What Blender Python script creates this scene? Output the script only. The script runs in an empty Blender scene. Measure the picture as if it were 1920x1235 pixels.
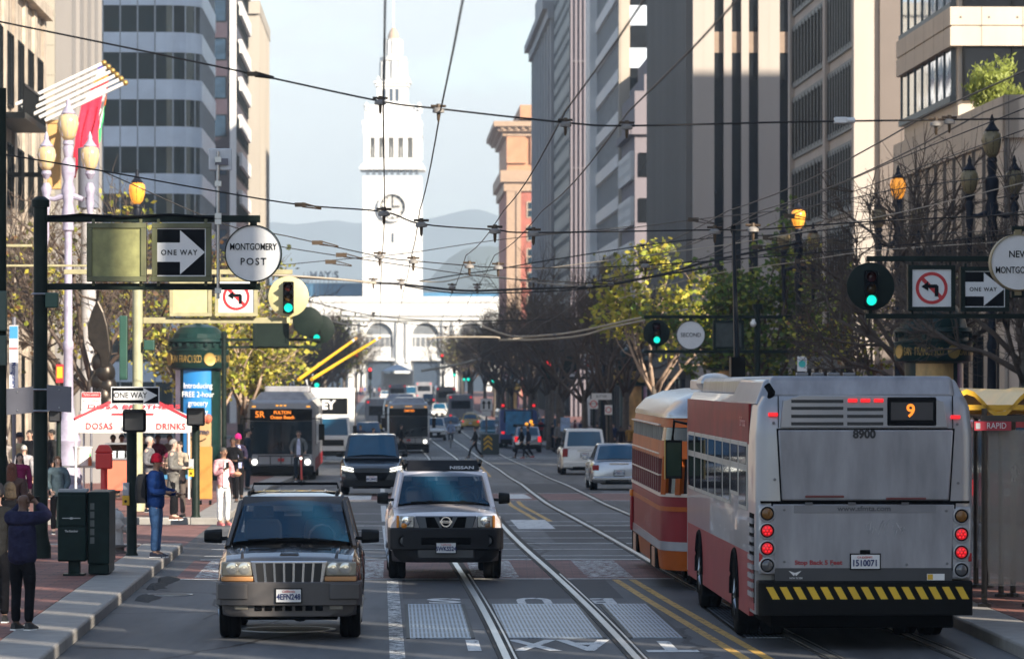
import bpy, bmesh, math, random
from mathutils import Vector, Matrix
R=math.radians
random.seed(7)
# ---------------------------------------------------------------- camera, sky, sun, exposure
SC=bpy.context.scene
COL=SC.collection
F=8000.; H0=700.; CH=3.3; TH=math.atan(.028)
cd=bpy.data.cameras.new("camera"); CAM=bpy.data.objects.new("camera",cd); COL.objects.link(CAM)
cd.sensor_width=36; cd.lens=F/1920*36; cd.shift_y=(H0-617.5)/1920
cd.clip_start=1; cd.clip_end=40000
CAM.location=(0,0,CH); CAM.rotation_euler=(R(90),0,0)
cd.dof.use_dof=True; cd.dof.focus_distance=62; cd.dof.aperture_fstop=4.2
SC.camera=CAM
SUN_EL=R(25); SUN_AZ=R(141)      # clockwise from +Y
sdir=Vector((math.sin(SUN_AZ)*math.cos(SUN_EL),math.cos(SUN_AZ)*math.cos(SUN_EL),math.sin(SUN_EL)))
sd=bpy.data.lights.new("sun","SUN"); sd.energy=4.8; sd.angle=R(.5); sd.color=(1,.89,.74)
so=bpy.data.objects.new("sun",sd); COL.objects.link(so)
so.rotation_euler=sdir.to_track_quat('Z','Y').to_euler()
wd=bpy.data.worlds.new("World"); SC.world=wd; wd.use_nodes=True
nt=wd.node_tree; nt.nodes.clear()
def N(nt,t,**k):
    n=nt.nodes.new(t)
    for a,b in k.items(): setattr(n,a,b)
    return n
out=N(nt,'ShaderNodeOutputWorld'); bg=N(nt,'ShaderNodeBackground'); bg.inputs[1].default_value=.092
sky=N(nt,'ShaderNodeTexSky',sky_type='NISHITA',sun_disc=False,sun_elevation=SUN_EL,sun_rotation=SUN_AZ,air_density=1.0,dust_density=.6,ozone_density=1.5)
tc=N(nt,'ShaderNodeTexCoord'); mp=N(nt,'ShaderNodeMapping'); mp.inputs['Scale'].default_value=(9,9,22); mp.inputs['Location'].default_value=(2.3,.55,.2)
no=N(nt,'ShaderNodeTexNoise'); no.inputs['Scale'].default_value=1.3; no.inputs['Detail'].default_value=7; no.inputs['Roughness'].default_value=.55
cr=N(nt,'ShaderNodeValToRGB'); cr.color_ramp.elements[0].position=.40; cr.color_ramp.elements[1].position=.56
mx=N(nt,'ShaderNodeMix',data_type='RGBA'); mx.inputs['B'].default_value=(4.7,4.8,4.9,1)
mul=N(nt,'ShaderNodeMath',operation='MULTIPLY'); mul.inputs[1].default_value=.85
L=nt.links.new
L(tc.outputs['Generated'],mp.inputs[0]); L(mp.outputs[0],no.inputs['Vector']); L(no.outputs['Fac'],cr.inputs[0])
sx=N(nt,'ShaderNodeSeparateXYZ'); L(tc.outputs['Generated'],sx.inputs[0])
mr=N(nt,'ShaderNodeMapRange'); mr.inputs[1].default_value=.12; mr.inputs[2].default_value=.45; mr.inputs[3].default_value=.85; mr.inputs[4].default_value=.12; L(sx.outputs['Z'],mr.inputs[0]); L(mr.outputs[0],mul.inputs[1])
L(cr.outputs[0],mul.inputs[0]); L(mul.outputs[0],mx.inputs['Factor']); L(sky.outputs[0],mx.inputs['A']); L(mx.outputs['Result'],bg.inputs[0]); L(bg.outputs[0],out.inputs[0])
SC.view_settings.view_transform='Standard'; SC.view_settings.look='None'
SC.view_settings.exposure=1.32; SC.view_settings.gamma=1
cy=SC.cycles; SC.render.engine='CYCLES'
cy.use_denoising=True; cy.max_bounces=6; cy.diffuse_bounces=3; cy.glossy_bounces=3; cy.transmission_bounces=3; cy.transparent_max_bounces=6; cy.volume_bounces=0
cy.caustics_reflective=False; cy.caustics_refractive=False; cy.sample_clamp_indirect=6
try: cy.denoiser='OPENIMAGEDENOISE'
except Exception: pass
# ---------------------------------------------------------------- ground height, pixel and street frames
ZK=[(-400,0),(0,0),(80,0),(100,-.06),(124,-.22),(145,-.5),(163,-.76),(200,-1.08),(237,-1.4),(330,-1.9),(410,-2.0),(500,-1.6),(700,-1.0),(920,-.5),(20000,-.5)]
def zlin(D):
    for (a,za),(b,zb) in zip(ZK,ZK[1:]):
        if D<=b: return za+(zb-za)*(D-a)/(b-a)
    return ZK[-1][1]
def zg(D): return sum(zlin(D+k*3) for k in range(-4,5))/9
def P(px,py,D): return Vector(((px-960)*D/F,D,CH-(py-H0)*D/F))
def G(px,py,dz=0):
    lo,hi=5,3000
    for _ in range(50):
        D=(lo+hi)/2
        if CH-(py-H0)*D/F>zg(D)+dz: lo=D
        else: hi=D
    return Vector(((px-960)*D/F,D,zg(D)+dz))
CT,ST=math.cos(TH),math.sin(TH)
def W(s,t,dz=0):
    y=s*ST+t*CT
    return Vector((s*CT-t*ST,y,zg(y)+dz))
def st(p): return (p[0]*CT+p[1]*ST,-p[0]*ST+p[1]*CT)
def at(px,D,dz=0): return Vector(((px-960)*D/F,D,zg(D)+dz))
def sy(py,D): return CH-(py-H0)*D/F-zg(D)      # height above the ground at depth D of a pixel row
# ---------------------------------------------------------------- materials
MATS={}
def mk(name,c,r=.6,metal=0,var=.12,scale=2.,bump=0,bs=40,coat=0,emit=0,ec=None,spec=.5,stretch=(1,1,1),detail=5,alpha=None,trans=0,c2=None):
    if name in MATS: return MATS[name]
    m=bpy.data.materials.new(name); m.use_nodes=True; t=m.node_tree; b=t.nodes['Principled BSDF']
    b.inputs['Roughness'].default_value=r; b.inputs['Metallic'].default_value=metal; b.inputs['Specular IOR Level'].default_value=spec
    if coat: b.inputs['Coat Weight'].default_value=coat; b.inputs['Coat Roughness'].default_value=.04
    if trans: b.inputs['Transmission Weight'].default_value=trans
    if alpha is not None: b.inputs['Alpha'].default_value=alpha
    l=t.links.new
    o=N(t,'ShaderNodeTexCoord'); mp=N(t,'ShaderNodeMapping'); mp.inputs['Scale'].default_value=stretch; l(o.outputs['Object'],mp.inputs[0])
    if var:
        n=N(t,'ShaderNodeTexNoise'); n.inputs['Scale'].default_value=scale; n.inputs['Detail'].default_value=detail; n.inputs['Roughness'].default_value=.6
        l(mp.outputs[0],n.inputs['Vector'])
        x=N(t,'ShaderNodeMix',data_type='RGBA'); rr=N(t,'ShaderNodeMapRange'); rr.inputs[1].default_value=.3; rr.inputs[2].default_value=.7
        l(n.outputs['Fac'],rr.inputs[0]); l(rr.outputs[0],x.inputs['Factor'])
        x.inputs['A'].default_value=tuple(v*(1-var) for v in c)+(1,)
        x.inputs['B'].default_value=tuple(min(1,v*(1+var)) for v in (c2 or c))+(1,)
        l(x.outputs['Result'],b.inputs['Base Color'])
    else: b.inputs['Base Color'].default_value=tuple(c)+(1,)
    if bump:
        n2=N(t,'ShaderNodeTexNoise'); n2.inputs['Scale'].default_value=bs; n2.inputs['Detail'].default_value=4; l(mp.outputs[0],n2.inputs['Vector'])
        bp=N(t,'ShaderNodeBump'); bp.inputs['Strength'].default_value=bump; bp.inputs['Distance'].default_value=.05; l(n2.outputs['Fac'],bp.inputs['Height']); l(bp.outputs[0],b.inputs['Normal'])
    if emit:
        b.inputs['Emission Color'].default_value=tuple(ec or c)+(1,); b.inputs['Emission Strength'].default_value=emit
    MATS[name]=m; return m
def K(name,*a,**k): return mk(name,*a,**k)
black=K('black paint',(.006,.0065,.007),.45,spec=.08); rubber=K('rubber',(.0055,.0055,.006),.85,bump=.2,spec=.05)
chrome=K('chrome',(.75,.75,.76),.12,1,var=.03); steel=K('steel',(.45,.46,.47),.35,.9); white=K('white paint',(.78,.78,.76),.5,var=.05)
dkgreen=K('dark green paint',(.006,.018,.016),.4,var=.3,scale=4,spec=.12); trimblk=K('trim plastic',(.010,.0105,.011),.5,bump=.1,bs=200,spec=.15)
wglass=K('window glass',(.012,.03,.045),.03,var=.3,scale=.6,spec=.8)
seeglass=K('see through car glass',(.006,.055,.11),.02,var=.1,spec=.5,coat=.2,alpha=.6)
carglass=K('car glass',(.008,.065,.125),.02,var=.15,scale=1.5,spec=.45,coat=.25)  # blue base of both car glasses stands in for the mirrored sky
redl=K('red lamp',(.5,.01,.012),.25,var=.1,emit=.4,ec=(1,.02,.03)); redlens=K('red lens',(.3,.008,.012),.2)
amber=K('amber lens',(.7,.2,.02),.25); lens=K('clear lens',(.6,.6,.58),.1,metal=.5,var=.25,scale=30); greenl=K('green lamp',(.02,.6,.45),.3,var=.05,emit=.55,ec=(.01,.85,.6))
ledor=K('orange led',(.6,.2,.03),.4,var=0,emit=.55,ec=(1,.25,.02)); redsig=K('red signal lamp',(.6,.02,.02),.3,var=.05,emit=.6,ec=(1,.02,.03)); headl=K('headlight',(.9,.9,.85),.1,var=.05,emit=1.6,ec=(1,.97,.85)); amberl=K('amber lamp',(.7,.3,.03),.3,var=.05,emit=.6,ec=(1,.4,.03))
# ---------------------------------------------------------------- mesh builder
class M:
    def __init__(s,mat): s.v=[]; s.f=[]; s.mi=[]; s.mats=[]; s.use(mat)
    def use(s,mat):
        if mat not in s.mats: s.mats.append(mat)
        s.c=s.mats.index(mat); return s
    def add(s,vs,fs,T=None):
        o=len(s.v)
        s.v+= [tuple(T@Vector(p)) for p in vs] if T is not None else [tuple(p) for p in vs]
        for f in fs: s.f.append([i+o for i in f]); s.mi.append(s.c)
        return s
    def box(s,a,b,T=None):
        (x0,y0,z0),(x1,y1,z1)=a,b
        x0,x1=min(x0,x1),max(x0,x1); y0,y1=min(y0,y1),max(y0,y1); z0,z1=min(z0,z1),max(z0,z1)
        return s.add([(x0,y0,z0),(x1,y0,z0),(x1,y1,z0),(x0,y1,z0),(x0,y0,z1),(x1,y0,z1),(x1,y1,z1),(x0,y1,z1)],[(3,2,1,0),(4,5,6,7),(0,1,5,4),(1,2,6,5),(2,3,7,6),(3,0,4,7)],T)
    def cb(s,c,d,T=None): return s.box((c[0]-d[0]/2,c[1]-d[1]/2,c[2]-d[2]/2),(c[0]+d[0]/2,c[1]+d[1]/2,c[2]+d[2]/2),T)
    def poly(s,pts): return s.add(pts,[tuple(range(len(pts)))])
    def loft(s,rings,caps=True,closed=True,T=None):
        n=len(rings[0]); vs=[p for r in rings for p in r]; fs=[]
        for i in range(len(rings)-1):
            for j in range(n if closed else n-1):
                k=(j+1)%n; fs.append((i*n+j,i*n+k,(i+1)*n+k,(i+1)*n+j))
        if caps and closed: fs.append(tuple(range(n))[::-1]); fs.append(tuple(range((len(rings)-1)*n,len(rings)*n)))
        return s.add(vs,fs,T)
    def tube(s,pts,r,n=6,caps=True):
        pts=[Vector(p) for p in pts]; rs=r if isinstance(r,(list,tuple)) else [r]*len(pts); rings=[]
        for i,p in enumerate(pts):
            d=(pts[min(i+1,len(pts)-1)]-pts[max(i-1,0)])
            if d.length<1e-9: d=Vector((0,0,1))
            d.normalize(); u=d.cross(Vector((0,0,1)) if abs(d.z)<.9 else Vector((1,0,0))).normalized(); w=u.cross(d)
            rings.append([p+(u*math.cos(2*math.pi*k/n)+w*math.sin(2*math.pi*k/n))*rs[i] for k in range(n)])
        return s.loft(rings,caps)
    def lathe(s,prof,n=16,c=(0,0,0),ax='z',T=None):
        rings=[]
        for r,h in prof:
            r=max(r,1e-4); ring=[]
            for k in range(n):
                a=2*math.pi*k/n; x,y=r*math.cos(a),r*math.sin(a)
                q=(x,y,h) if ax=='z' else ((h,x,y) if ax=='x' else (y,h,x))
                ring.append((q[0]+c[0],q[1]+c[1],q[2]+c[2]))
            rings.append(ring)
        return s.loft(rings,prof[0]!=prof[-1],True,T)
    def prism(s,poly,a,b,ax='y',T=None):   # 2D outline extruded along an axis between a and b
        n=len(poly)
        def q(p,h): return (p[0],h,p[1]) if ax=='y' else ((h,p[0],p[1]) if ax=='x' else (p[0],p[1],h))
        vs=[q(p,a) for p in poly]+[q(p,b) for p in poly]
        fs=[tuple(range(n)),tuple(range(n,2*n))[::-1]]+[(i,n+i,n+(i+1)%n,(i+1)%n) for i in range(n)]
        return s.add(vs,fs,T)
    def ball(s,c,r,n=12,m=8):
        r=r if isinstance(r,(tuple,list)) else (r,r,r); rings=[]
        for i in range(m+1):
            a=math.pi*i/m; q=max(math.sin(a),1e-3)
            rings.append([(c[0]+r[0]*q*math.cos(2*math.pi*k/n),c[1]+r[1]*q*math.sin(2*math.pi*k/n),c[2]-r[2]*math.cos(a)) for k in range(n)])
        return s.loft(rings)
    def build(s,name,parent=None,loc=(0,0,0),rz=0,smooth=None,bev=0,sub=0,fix=True):
        me=bpy.data.meshes.new(name); me.from_pydata(s.v,[],s.f); me.validate()
        for m in s.mats: me.materials.append(m)
        if len(me.polygons)==len(s.mi): me.polygons.foreach_set('material_index',s.mi)
        if fix:
            bm=bmesh.new(); bm.from_mesh(me); bmesh.ops.recalc_face_normals(bm,faces=bm.faces); bm.to_mesh(me); bm.free()
        if smooth is not None:
            me.shade_smooth()
            if smooth<180: me.set_sharp_from_angle(angle=R(smooth))
        o=bpy.data.objects.new(name,me); COL.objects.link(o); o.location=loc; o.rotation_euler=(0,0,rz)
        if parent: o.parent=parent
        if bev:
            b=o.modifiers.new('bevel','BEVEL'); b.width=bev; b.segments=2; b.limit_method='ANGLE'
        if sub:
            b=o.modifiers.new('sub','SUBSURF'); b.levels=b.render_levels=sub
        return o
def tag(o,label,cat,group=None):
    o['label']=label; o['category']=cat
    if group: o['group']=group
    return o
def thing(name,label,cat,loc=(0,0,0),rz=TH,group=None):
    o=bpy.data.objects.new(name,None); COL.objects.link(o); o.location=loc; o.rotation_euler=(0,0,rz); o.empty_display_size=.2
    return tag(o,label,cat,group)
def struct(o,kind='structure'): o['kind']=kind; return o
def kids(o): return [c for c in bpy.data.objects if c.parent==o]
def dup(o,loc=None,rz=None,label=None,group=None,parent=None):
    c=o.copy(); COL.objects.link(c); c.parent=parent
    if loc is not None: c.location=loc
    if rz is not None: c.rotation_euler=(0,0,rz)
    if label: c['label']=label
    if group: c['group']=group
    for k in list(o.children): dup(k,parent=c)
    return c
def text(s,size,mat,parent,loc,rot=(R(90),0,0),name='lettering',bold=0,ext=.002,align='CENTER',sx=1,sp=1):
    cu=bpy.data.curves.new(name,'FONT'); cu.body=s; cu.size=size; cu.align_x=align; cu.align_y='CENTER'; cu.extrude=ext; cu.offset=bold; cu.space_character=sp; cu.resolution_u=3
    tmp=bpy.data.objects.new(name,cu); COL.objects.link(tmp)
    dg=bpy.context.evaluated_depsgraph_get(); me=bpy.data.meshes.new_from_object(tmp.evaluated_get(dg))
    bpy.data.objects.remove(tmp); me.materials.clear(); me.materials.append(mat)
    o=bpy.data.objects.new(name,me); COL.objects.link(o); o.parent=parent; o.location=loc; o.rotation_euler=rot; o.scale=(sx,1,1)
    return o
HAZE=2.7e-4
# ---------------------------------------------------------------- ground, road, pavements
def asphalt():
    m=bpy.data.materials.new('asphalt'); m.use_nodes=True; t=m.node_tree; b=t.nodes['Principled BSDF']; l=t.links.new
    o=N(t,'ShaderNodeTexCoord')
    def noise(sc,stretch=(1,1,1),det=5):
        mp=N(t,'ShaderNodeMapping'); mp.inputs['Scale'].default_value=stretch; l(o.outputs['Object'],mp.inputs[0])
        n=N(t,'ShaderNodeTexNoise'); n.inputs['Scale'].default_value=sc; n.inputs['Detail'].default_value=det; n.inputs['Roughness'].default_value=.65; l(mp.outputs[0],n.inputs['Vector']); return n
    def ramp(n,a,b_,ca,cb):
        r=N(t,'ShaderNodeValToRGB'); e=r.color_ramp.elements; e[0].position=a; e[1].position=b_; e[0].color=ca+(1,); e[1].color=cb+(1,); l(n.outputs['Fac'],r.inputs[0]); return r
    big=ramp(noise(.35,(1,.12,1)),.35,.65,(.040,.042,.046),(.128,.131,.136))
    fine=ramp(noise(60),.3,.75,(.65,.65,.65),(1.25,1.25,1.25))
    oil=ramp(noise(1.1,(1,.05,1),3),.52,.66,(1,1,1),(.38,.38,.4))
    m1=N(t,'ShaderNodeMix',data_type='RGBA',blend_type='MULTIPLY'); m1.inputs['Factor'].default_value=1; l(big.outputs[0],m1.inputs['A']); l(fine.outputs[0],m1.inputs['B'])
    m2=N(t,'ShaderNodeMix',data_type='RGBA',blend_type='MULTIPLY'); m2.inputs['Factor'].default_value=.8; l(m1.outputs['Result'],m2.inputs['A']); l(oil.outputs[0],m2.inputs['B'])
    v=N(t,'ShaderNodeTexVoronoi',feature='DISTANCE_TO_EDGE'); v.inputs['Scale'].default_value=.22; nn=noise(.9); mixv=N(t,'ShaderNodeMix',data_type='RGBA'); mixv.inputs['Factor'].default_value=.35
    l(o.outputs['Object'],mixv.inputs['A']); l(nn.outputs['Color'],mixv.inputs['B']); l(mixv.outputs['Result'],v.inputs['Vector'])
    lt=N(t,'ShaderNodeMath',operation='LESS_THAN'); lt.inputs[1].default_value=.006; l(v.outputs['Distance'],lt.inputs[0])
    m3=N(t,'ShaderNodeMix',data_type='RGBA'); m3.inputs['B'].default_value=(.014,.014,.015,1); l(lt.outputs[0],m3.inputs['Factor']); l(m2.outputs['Result'],m3.inputs['A']); l(m3.outputs['Result'],b.inputs['Base Color'])
    rr=N(t,'ShaderNodeMapRange'); rr.inputs[3].default_value=.5; rr.inputs[4].default_value=.75; l(noise(.8,(1,.2,1)).outputs['Fac'],rr.inputs[0]); l(rr.outputs[0],b.inputs['Roughness'])
    bp=N(t,'ShaderNodeBump'); bp.inputs['Strength'].default_value=.35; bp.inputs['Distance'].default_value=.01; l(noise(90).outputs['Fac'],bp.inputs['Height']); l(bp.outputs[0],b.inputs['Normal'])
    return m
def brickmat(name,c1,c2,mortar,scale,bw=.5,rh=.25,ms=.012):
    m=bpy.data.materials.new(name); m.use_nodes=True; t=m.node_tree; b=t.nodes['Principled BSDF']; l=t.links.new
    o=N(t,'ShaderNodeTexCoord'); k=N(t,'ShaderNodeTexBrick'); k.inputs['Scale'].default_value=scale; k.inputs['Color1'].default_value=c1+(1,); k.inputs['Color2'].default_value=c2+(1,); k.inputs['Mortar'].default_value=mortar+(1,)
    k.inputs['Mortar Size'].default_value=ms; k.inputs['Brick Width'].default_value=bw; k.inputs['Row Height'].default_value=rh; l(o.outputs['Object'],k.inputs['Vector'])
    n=N(t,'ShaderNodeTexNoise'); n.inputs['Scale'].default_value=1.2; n.inputs['Detail'].default_value=6; l(o.outputs['Object'],n.inputs['Vector'])
    r=N(t,'ShaderNodeValToRGB'); r.color_ramp.elements[0].position=.3; r.color_ramp.elements[1].position=.7; r.color_ramp.elements[0].color=(.6,.6,.6,1); r.color_ramp.elements[1].color=(1.2,1.2,1.2,1); l(n.outputs['Fac'],r.inputs[0])
    x=N(t,'ShaderNodeMix',data_type='RGBA',blend_type='MULTIPLY'); x.inputs['Factor'].default_value=1; l(k.outputs['Color'],x.inputs['A']); l(r.outputs[0],x.inputs['B']); l(x.outputs['Result'],b.inputs['Base Color'])
    b.inputs['Roughness'].default_value=.7
    bp=N(t,'ShaderNodeBump'); bp.inputs['Strength'].default_value=.3; bp.inputs['Distance'].default_value=.004; l(k.outputs['Fac'],bp.inputs['Height']); bp.invert=True; l(bp.outputs[0],b.inputs['Normal'])
    return m
ASPH=asphalt()
BRK=brickmat('brick paving',(.20,.075,.058),(.27,.115,.09),(.07,.05,.045),1.0,.6,.3)
XBRK=brickmat('brick crossing',(.20,.085,.075),(.25,.115,.10),(.08,.06,.055),2.0)
GRAN=K('granite kerb',(.27,.255,.235),.6,var=.2,scale=2.5,bump=.15,bs=60)
wpaint=None
def paintmat(name,c,wear):
    m=mk(name,c,.6,var=.12,scale=8); t=m.node_tree; b=t.nodes['Principled BSDF']; l=t.links.new
    o=N(t,'ShaderNodeTexCoord'); n=N(t,'ShaderNodeTexNoise'); n.inputs['Scale'].default_value=7; n.inputs['Detail'].default_value=8; n.inputs['Roughness'].default_value=.7; l(o.outputs['Object'],n.inputs['Vector'])
    r=N(t,'ShaderNodeValToRGB'); r.color_ramp.elements[0].position=wear; r.color_ramp.elements[1].position=wear+.07; l(n.outputs['Fac'],r.inputs[0]); l(r.outputs[0],b.inputs['Alpha'])
    return m
WPAINT=paintmat('worn white road paint',(.62,.62,.6),.36); WPAINT2=paintmat('very worn white road paint',(.6,.6,.58),.46); YPAINT=paintmat('worn yellow road paint',(.58,.34,.07),.38)
def trange(t0,t1):
    ts=[t0]; t=t0
    while t<t1-1e-6:
        stp=2 if t<300 else 4 if t<1000 else 500
        t=min(t1,(math.floor(t/stp+1e-6)+1)*stp); ts.append(t)
    return ts
def interp(k,t):
    if t<=k[0][0]: return k[0][1]
    for (a,x),(b,y) in zip(k,k[1:]):
        if t<=b:
            u=(t-a)/(b-a); return x+(y-x)*u
    return k[-1][1]
def strip(m,s0,s1,t0,t1,dz,thick=0):
    f0=s0 if callable(s0) else (lambda t:s0); f1=s1 if callable(s1) else (lambda t:s1)
    ts=trange(t0,t1)
    if thick: m.loft([[W(f0(t),t,dz-thick),W(f1(t),t,dz-thick),W(f1(t),t,dz),W(f0(t),t,dz)] for t in ts])
    else: m.loft([[W(f0(t),t,dz),W(f1(t),t,dz)] for t in ts],caps=False,closed=False)
    return m
g=M(ASPH)
ss=[-9000,-2500,-400,-60,-20,-8,0,8,20,60,400,2500,9000]
ts=trange(-200,960)+[1500,3000,9000,17500]
g.loft([[W(s,t) for s in ss] for t in ts],caps=False,closed=False)
struct(g.build('road'))
def pave(name,s0,s1,t0,t1,kerb=True,side=1,h=.15):
    kw=.75*side
    strip(M(BRK),min(s0,s1-kw) if side>0 else max(s0,s1-kw),s1-kw,t0+.6,t1-.6,h,.4).build(name)['kind']='structure'
    k=M(GRAN); a,b=(s1-kw,s1)
    strip(k,a,b,t0,t1,h+.004,.4); strip(k,s0,a,t0,t0+.6,h+.004,.4); strip(k,s0,a,t1-.6,t1,h+.004,.4)
    struct(k.build('kerb',smooth=30,bev=.03))
pave('pavement',-60,-3.9,10,79.5); pave('pavement',-60,-3.75,95,330); pave('pavement',-60,-4.2,350,880)
pave('boarding_island',9.6,7.3,25,66,side=-1); pave('pavement',70,11.5,10,74,side=-1); pave('pavement',70,10.2,118,320,side=-1); pave('pavement',70,9.8,345,880,side=-1)
xb=M(XBRK); strip(xb,-60,-4.0,80,94.5,.004); strip(xb,-3.5,16,68.6,75.5,.004); strip(xb,-3.5,10,117,127,.004); struct(xb.build('brick_crossing'))
# lane lines, crossing lines, lettering of the road
mk_=M(WPAINT); 
for a,b in ((0,0),): pass
w2=M(WPAINT2); lane=[(40,.1),(49,.06),(68,0),(94,-.16),(116,-.26),(300,-.8)]
strip(w2,lambda t:interp(lane,t)-.09,lambda t:interp(lane,t)+.09,40,68,.004)
for a in (80,97,130,150,170,190,210,235,260,290): strip(mk_,lambda t:interp(lane,t)-.07,lambda t:interp(lane,t)+.07,a,a+(14 if a<100 else 7),.004)
for t0,w in ((68.4,.22),(75.6,.25),(77.2,.2),(80.2,.2),(83,.22),(86,.18),(90,.2),(93.6,.3),(96.5,.18),(103,.2),(116.4,.3),(127.2,.3)): strip(mk_,-3.4,9.8,t0,t0+w,.008)
for s0 in (-3.2,-.9,1.3,3.15,5.6): strip(w2,s0,s0+.75,69,75.3,.008)
for s0,t0,t1 in ((-3.2,96,101),(2.7,91.5,98),(3.1,119,126),(-1.4,117.5,126)): strip(mk_,s0,s0+.8,t0,t1,.008)
for t0 in (233,239): strip(mk_,-6,11,t0,t0+1.2,.008)
for i in range(6): strip(mk_,-8+i*.55-3,-7.7+i*.55-3,82,93,.008)
struct(mk_.build('road_marking')); struct(w2.build('worn_lane_line'))
ye=M(YPAINT); yl=[(40,4.35),(49,4.09),(56,3.89),(62,3.72),(69,3.55),(97,3.32),(111,3.09),(200,3.9),(300,4)]
for o in (0,.27):
    strip(ye,lambda t:interp(yl,t)+o-.06,lambda t:interp(yl,t)+o+.06,40,68.3,.004); strip(ye,lambda t:interp(yl,t)+o-.06,lambda t:interp(yl,t)+o+.06,97,116,.004); strip(ye,lambda t:interp(yl,t)+o-.06,lambda t:interp(yl,t)+o+.06,170,230,.004)
struct(ye.build('yellow_centre_line'))
def road_letters(rows,mat):
    for s,t,ch,w,h in rows:
        o=text(ch,1,mat,None,W(s,t,.007),(0,0,TH+math.pi),name='road_lettering',ext=0,bold=.03)
        xs=[v.co.x for v in o.data.vertices]; ys=[v.co.y for v in o.data.vertices]
        ww,hh=max(xs)-min(xs),max(ys)-min(ys); o.scale=(w/ww,h/hh,1); struct(o)
road_letters([(3.33,51.6,'T',.62,2.1),(2.35,51.9,'A',.68,2.1),(1.72,51.9,'X',.62,2.1),(.98,51.9,'I',.16,2.1),(3.0,61.9,'B',.5,1.5),(2.05,62,'U',.5,1.6),(.75,62,'S',.5,1.4)],WPAINT)
# steel ventilation gratings
def gratemat():
    m=mk('steel grating',(.27,.33,.41),.38,.8,var=.3,scale=6); t=m.node_tree; b=t.nodes['Principled BSDF']; l=t.links.new
    o=N(t,'ShaderNodeTexCoord'); mp=N(t,'ShaderNodeMapping'); mp.inputs['Rotation'].default_value=(0,0,-TH); l(o.outputs['Object'],mp.inputs[0])
    sx=N(t,'ShaderNodeSeparateXYZ'); l(mp.outputs[0],sx.inputs[0])
    def bars(sock,per,duty):
        a=N(t,'ShaderNodeMath',operation='DIVIDE'); a.inputs[1].default_value=per; l(sx.outputs[sock],a.inputs[0])
        f=N(t,'ShaderNodeMath',operation='FRACT'); l(a.outputs[0],f.inputs[0]); c=N(t,'ShaderNodeMath',operation='LESS_THAN'); c.inputs[1].default_value=duty; l(f.outputs[0],c.inputs[0]); return c
    mxx=N(t,'ShaderNodeMath',operation='MAXIMUM'); l(bars('X',.052,.5).outputs[0],mxx.inputs[0]); l(bars('Y',.95,.1).outputs[0],mxx.inputs[1])
    src=b.inputs['Base Color'].links[0].from_socket; x=N(t,'ShaderNodeMix',data_type='RGBA'); x.inputs['A'].default_value=(.012,.013,.015,1); l(mxx.outputs[0],x.inputs['Factor']); l(src,x.inputs['B']); l(x.outputs['Result'],b.inputs['Base Color'])
    return m
GRT=gratemat(); gr=M(GRT)
for a,b,lab in ((.22,.98,'leftmost steel pavement grating beside the left rail'),(1.42,2.62,'steel grating lying between the two near rails'),(3.0,3.62,'narrow steel grating between the right rail and the yellow lines'),(4.42,5.0,'steel grating beside the bus wheels')):
    gg=M(GRT); strip(gg,a,b,53.2,61,.012,.05); gg.use(black); strip(gg,a-.05,a,53.2,61,.009,.05); strip(gg,b,b+.05,53.2,61,.009,.05)
    tag(gg.build('street_grating'),lab,'grating','steel gratings in the road')
# tram rails
RAIL=K('worn rail steel',(.50,.49,.47),.28,.85,var=.2,scale=3,stretch=(1,.1,1)); GROOVE=K('rail groove dirt',(.022,.02,.018),.8); SETT=K('concrete track bed',(.085,.083,.08),.75,var=.25,scale=5)
r1b=[(30,2.86),(49,2.83),(59,2.78),(70,2.65),(80,2.5),(90,2.41),(104,2.4),(125,2.7),(150,3.05),(191,3.44),(242,3.5),(330,3.0),(420,2.8),(880,2.8)]
r2a=[(30,5.4),(49,5.12),(60,4.8),(70,4.58),(80,4.45),(96,4.24),(112,4.06),(130,4.2),(150,4.5),(190,4.75),(260,4.85),(420,4.8),(880,4.8)]
def sm(k): return lambda t: sum(interp(k,t+d) for d in (-5,-3,-1,0,1,3,5))/7
a,b=sm(r1b),sm(r2a)
for f,lab in ((lambda t:a(t)-1.5,'leftmost tram rail passing under the white SUV'),(a,'second tram rail curving past the right side of the white SUV'),(b,'third tram rail running toward the left side of the orange streetcar'),(lambda t:b(t)+1.5,'rightmost tram rail leading under the silver bus')):
    r=M(GROOVE); strip(r,lambda t:f(t)-.10,lambda t:f(t)+.14,30,880,.014,.05)
    r.use(RAIL); strip(r,lambda t:f(t)-.05,lambda t:f(t)+.035,30,880,.026,.05); strip(r,lambda t:f(t)+.085,lambda t:f(t)+.11,30,70,.022,.05)
    tag(r.build('tram_rail',smooth=30),lab,'rail')
rnd=random.Random(31); cm=M(K('crack sealant',(.012,.012,.013),.6,spec=.3))
for k in range(16):
    s,t=rnd.uniform(-3.4,.2) if k%3 else rnd.uniform(-3,4),rnd.uniform(46,92); ds,dt=(rnd.uniform(-.35,.35),1.1) if k%2 else (rnd.uniform(.3,.6)*rnd.choice((-1,1)),rnd.uniform(.3,2)); pts=[]
    for j in range(7): pts.append((s,t)); s+=ds+rnd.uniform(-.12,.12); t+=dt+rnd.uniform(-.5,.5)
    for (a,b),(c,d) in zip(pts,pts[1:]):
        if -3.8<a<7 and -3.8<c<7: cm.add([W(a-.018,b,.0035),W(a+.018,b,.0035),W(c+.018,d,.0035),W(c-.018,d,.0035)],[(0,1,2,3)]); cm.add([W(a,b-.12,.0032),W(a,b+.12,.0032),W(c,d+.12,.0032),W(c,d-.12,.0032)],[(0,1,2,3)])
struct(cm.build('crack_sealing'))
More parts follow.
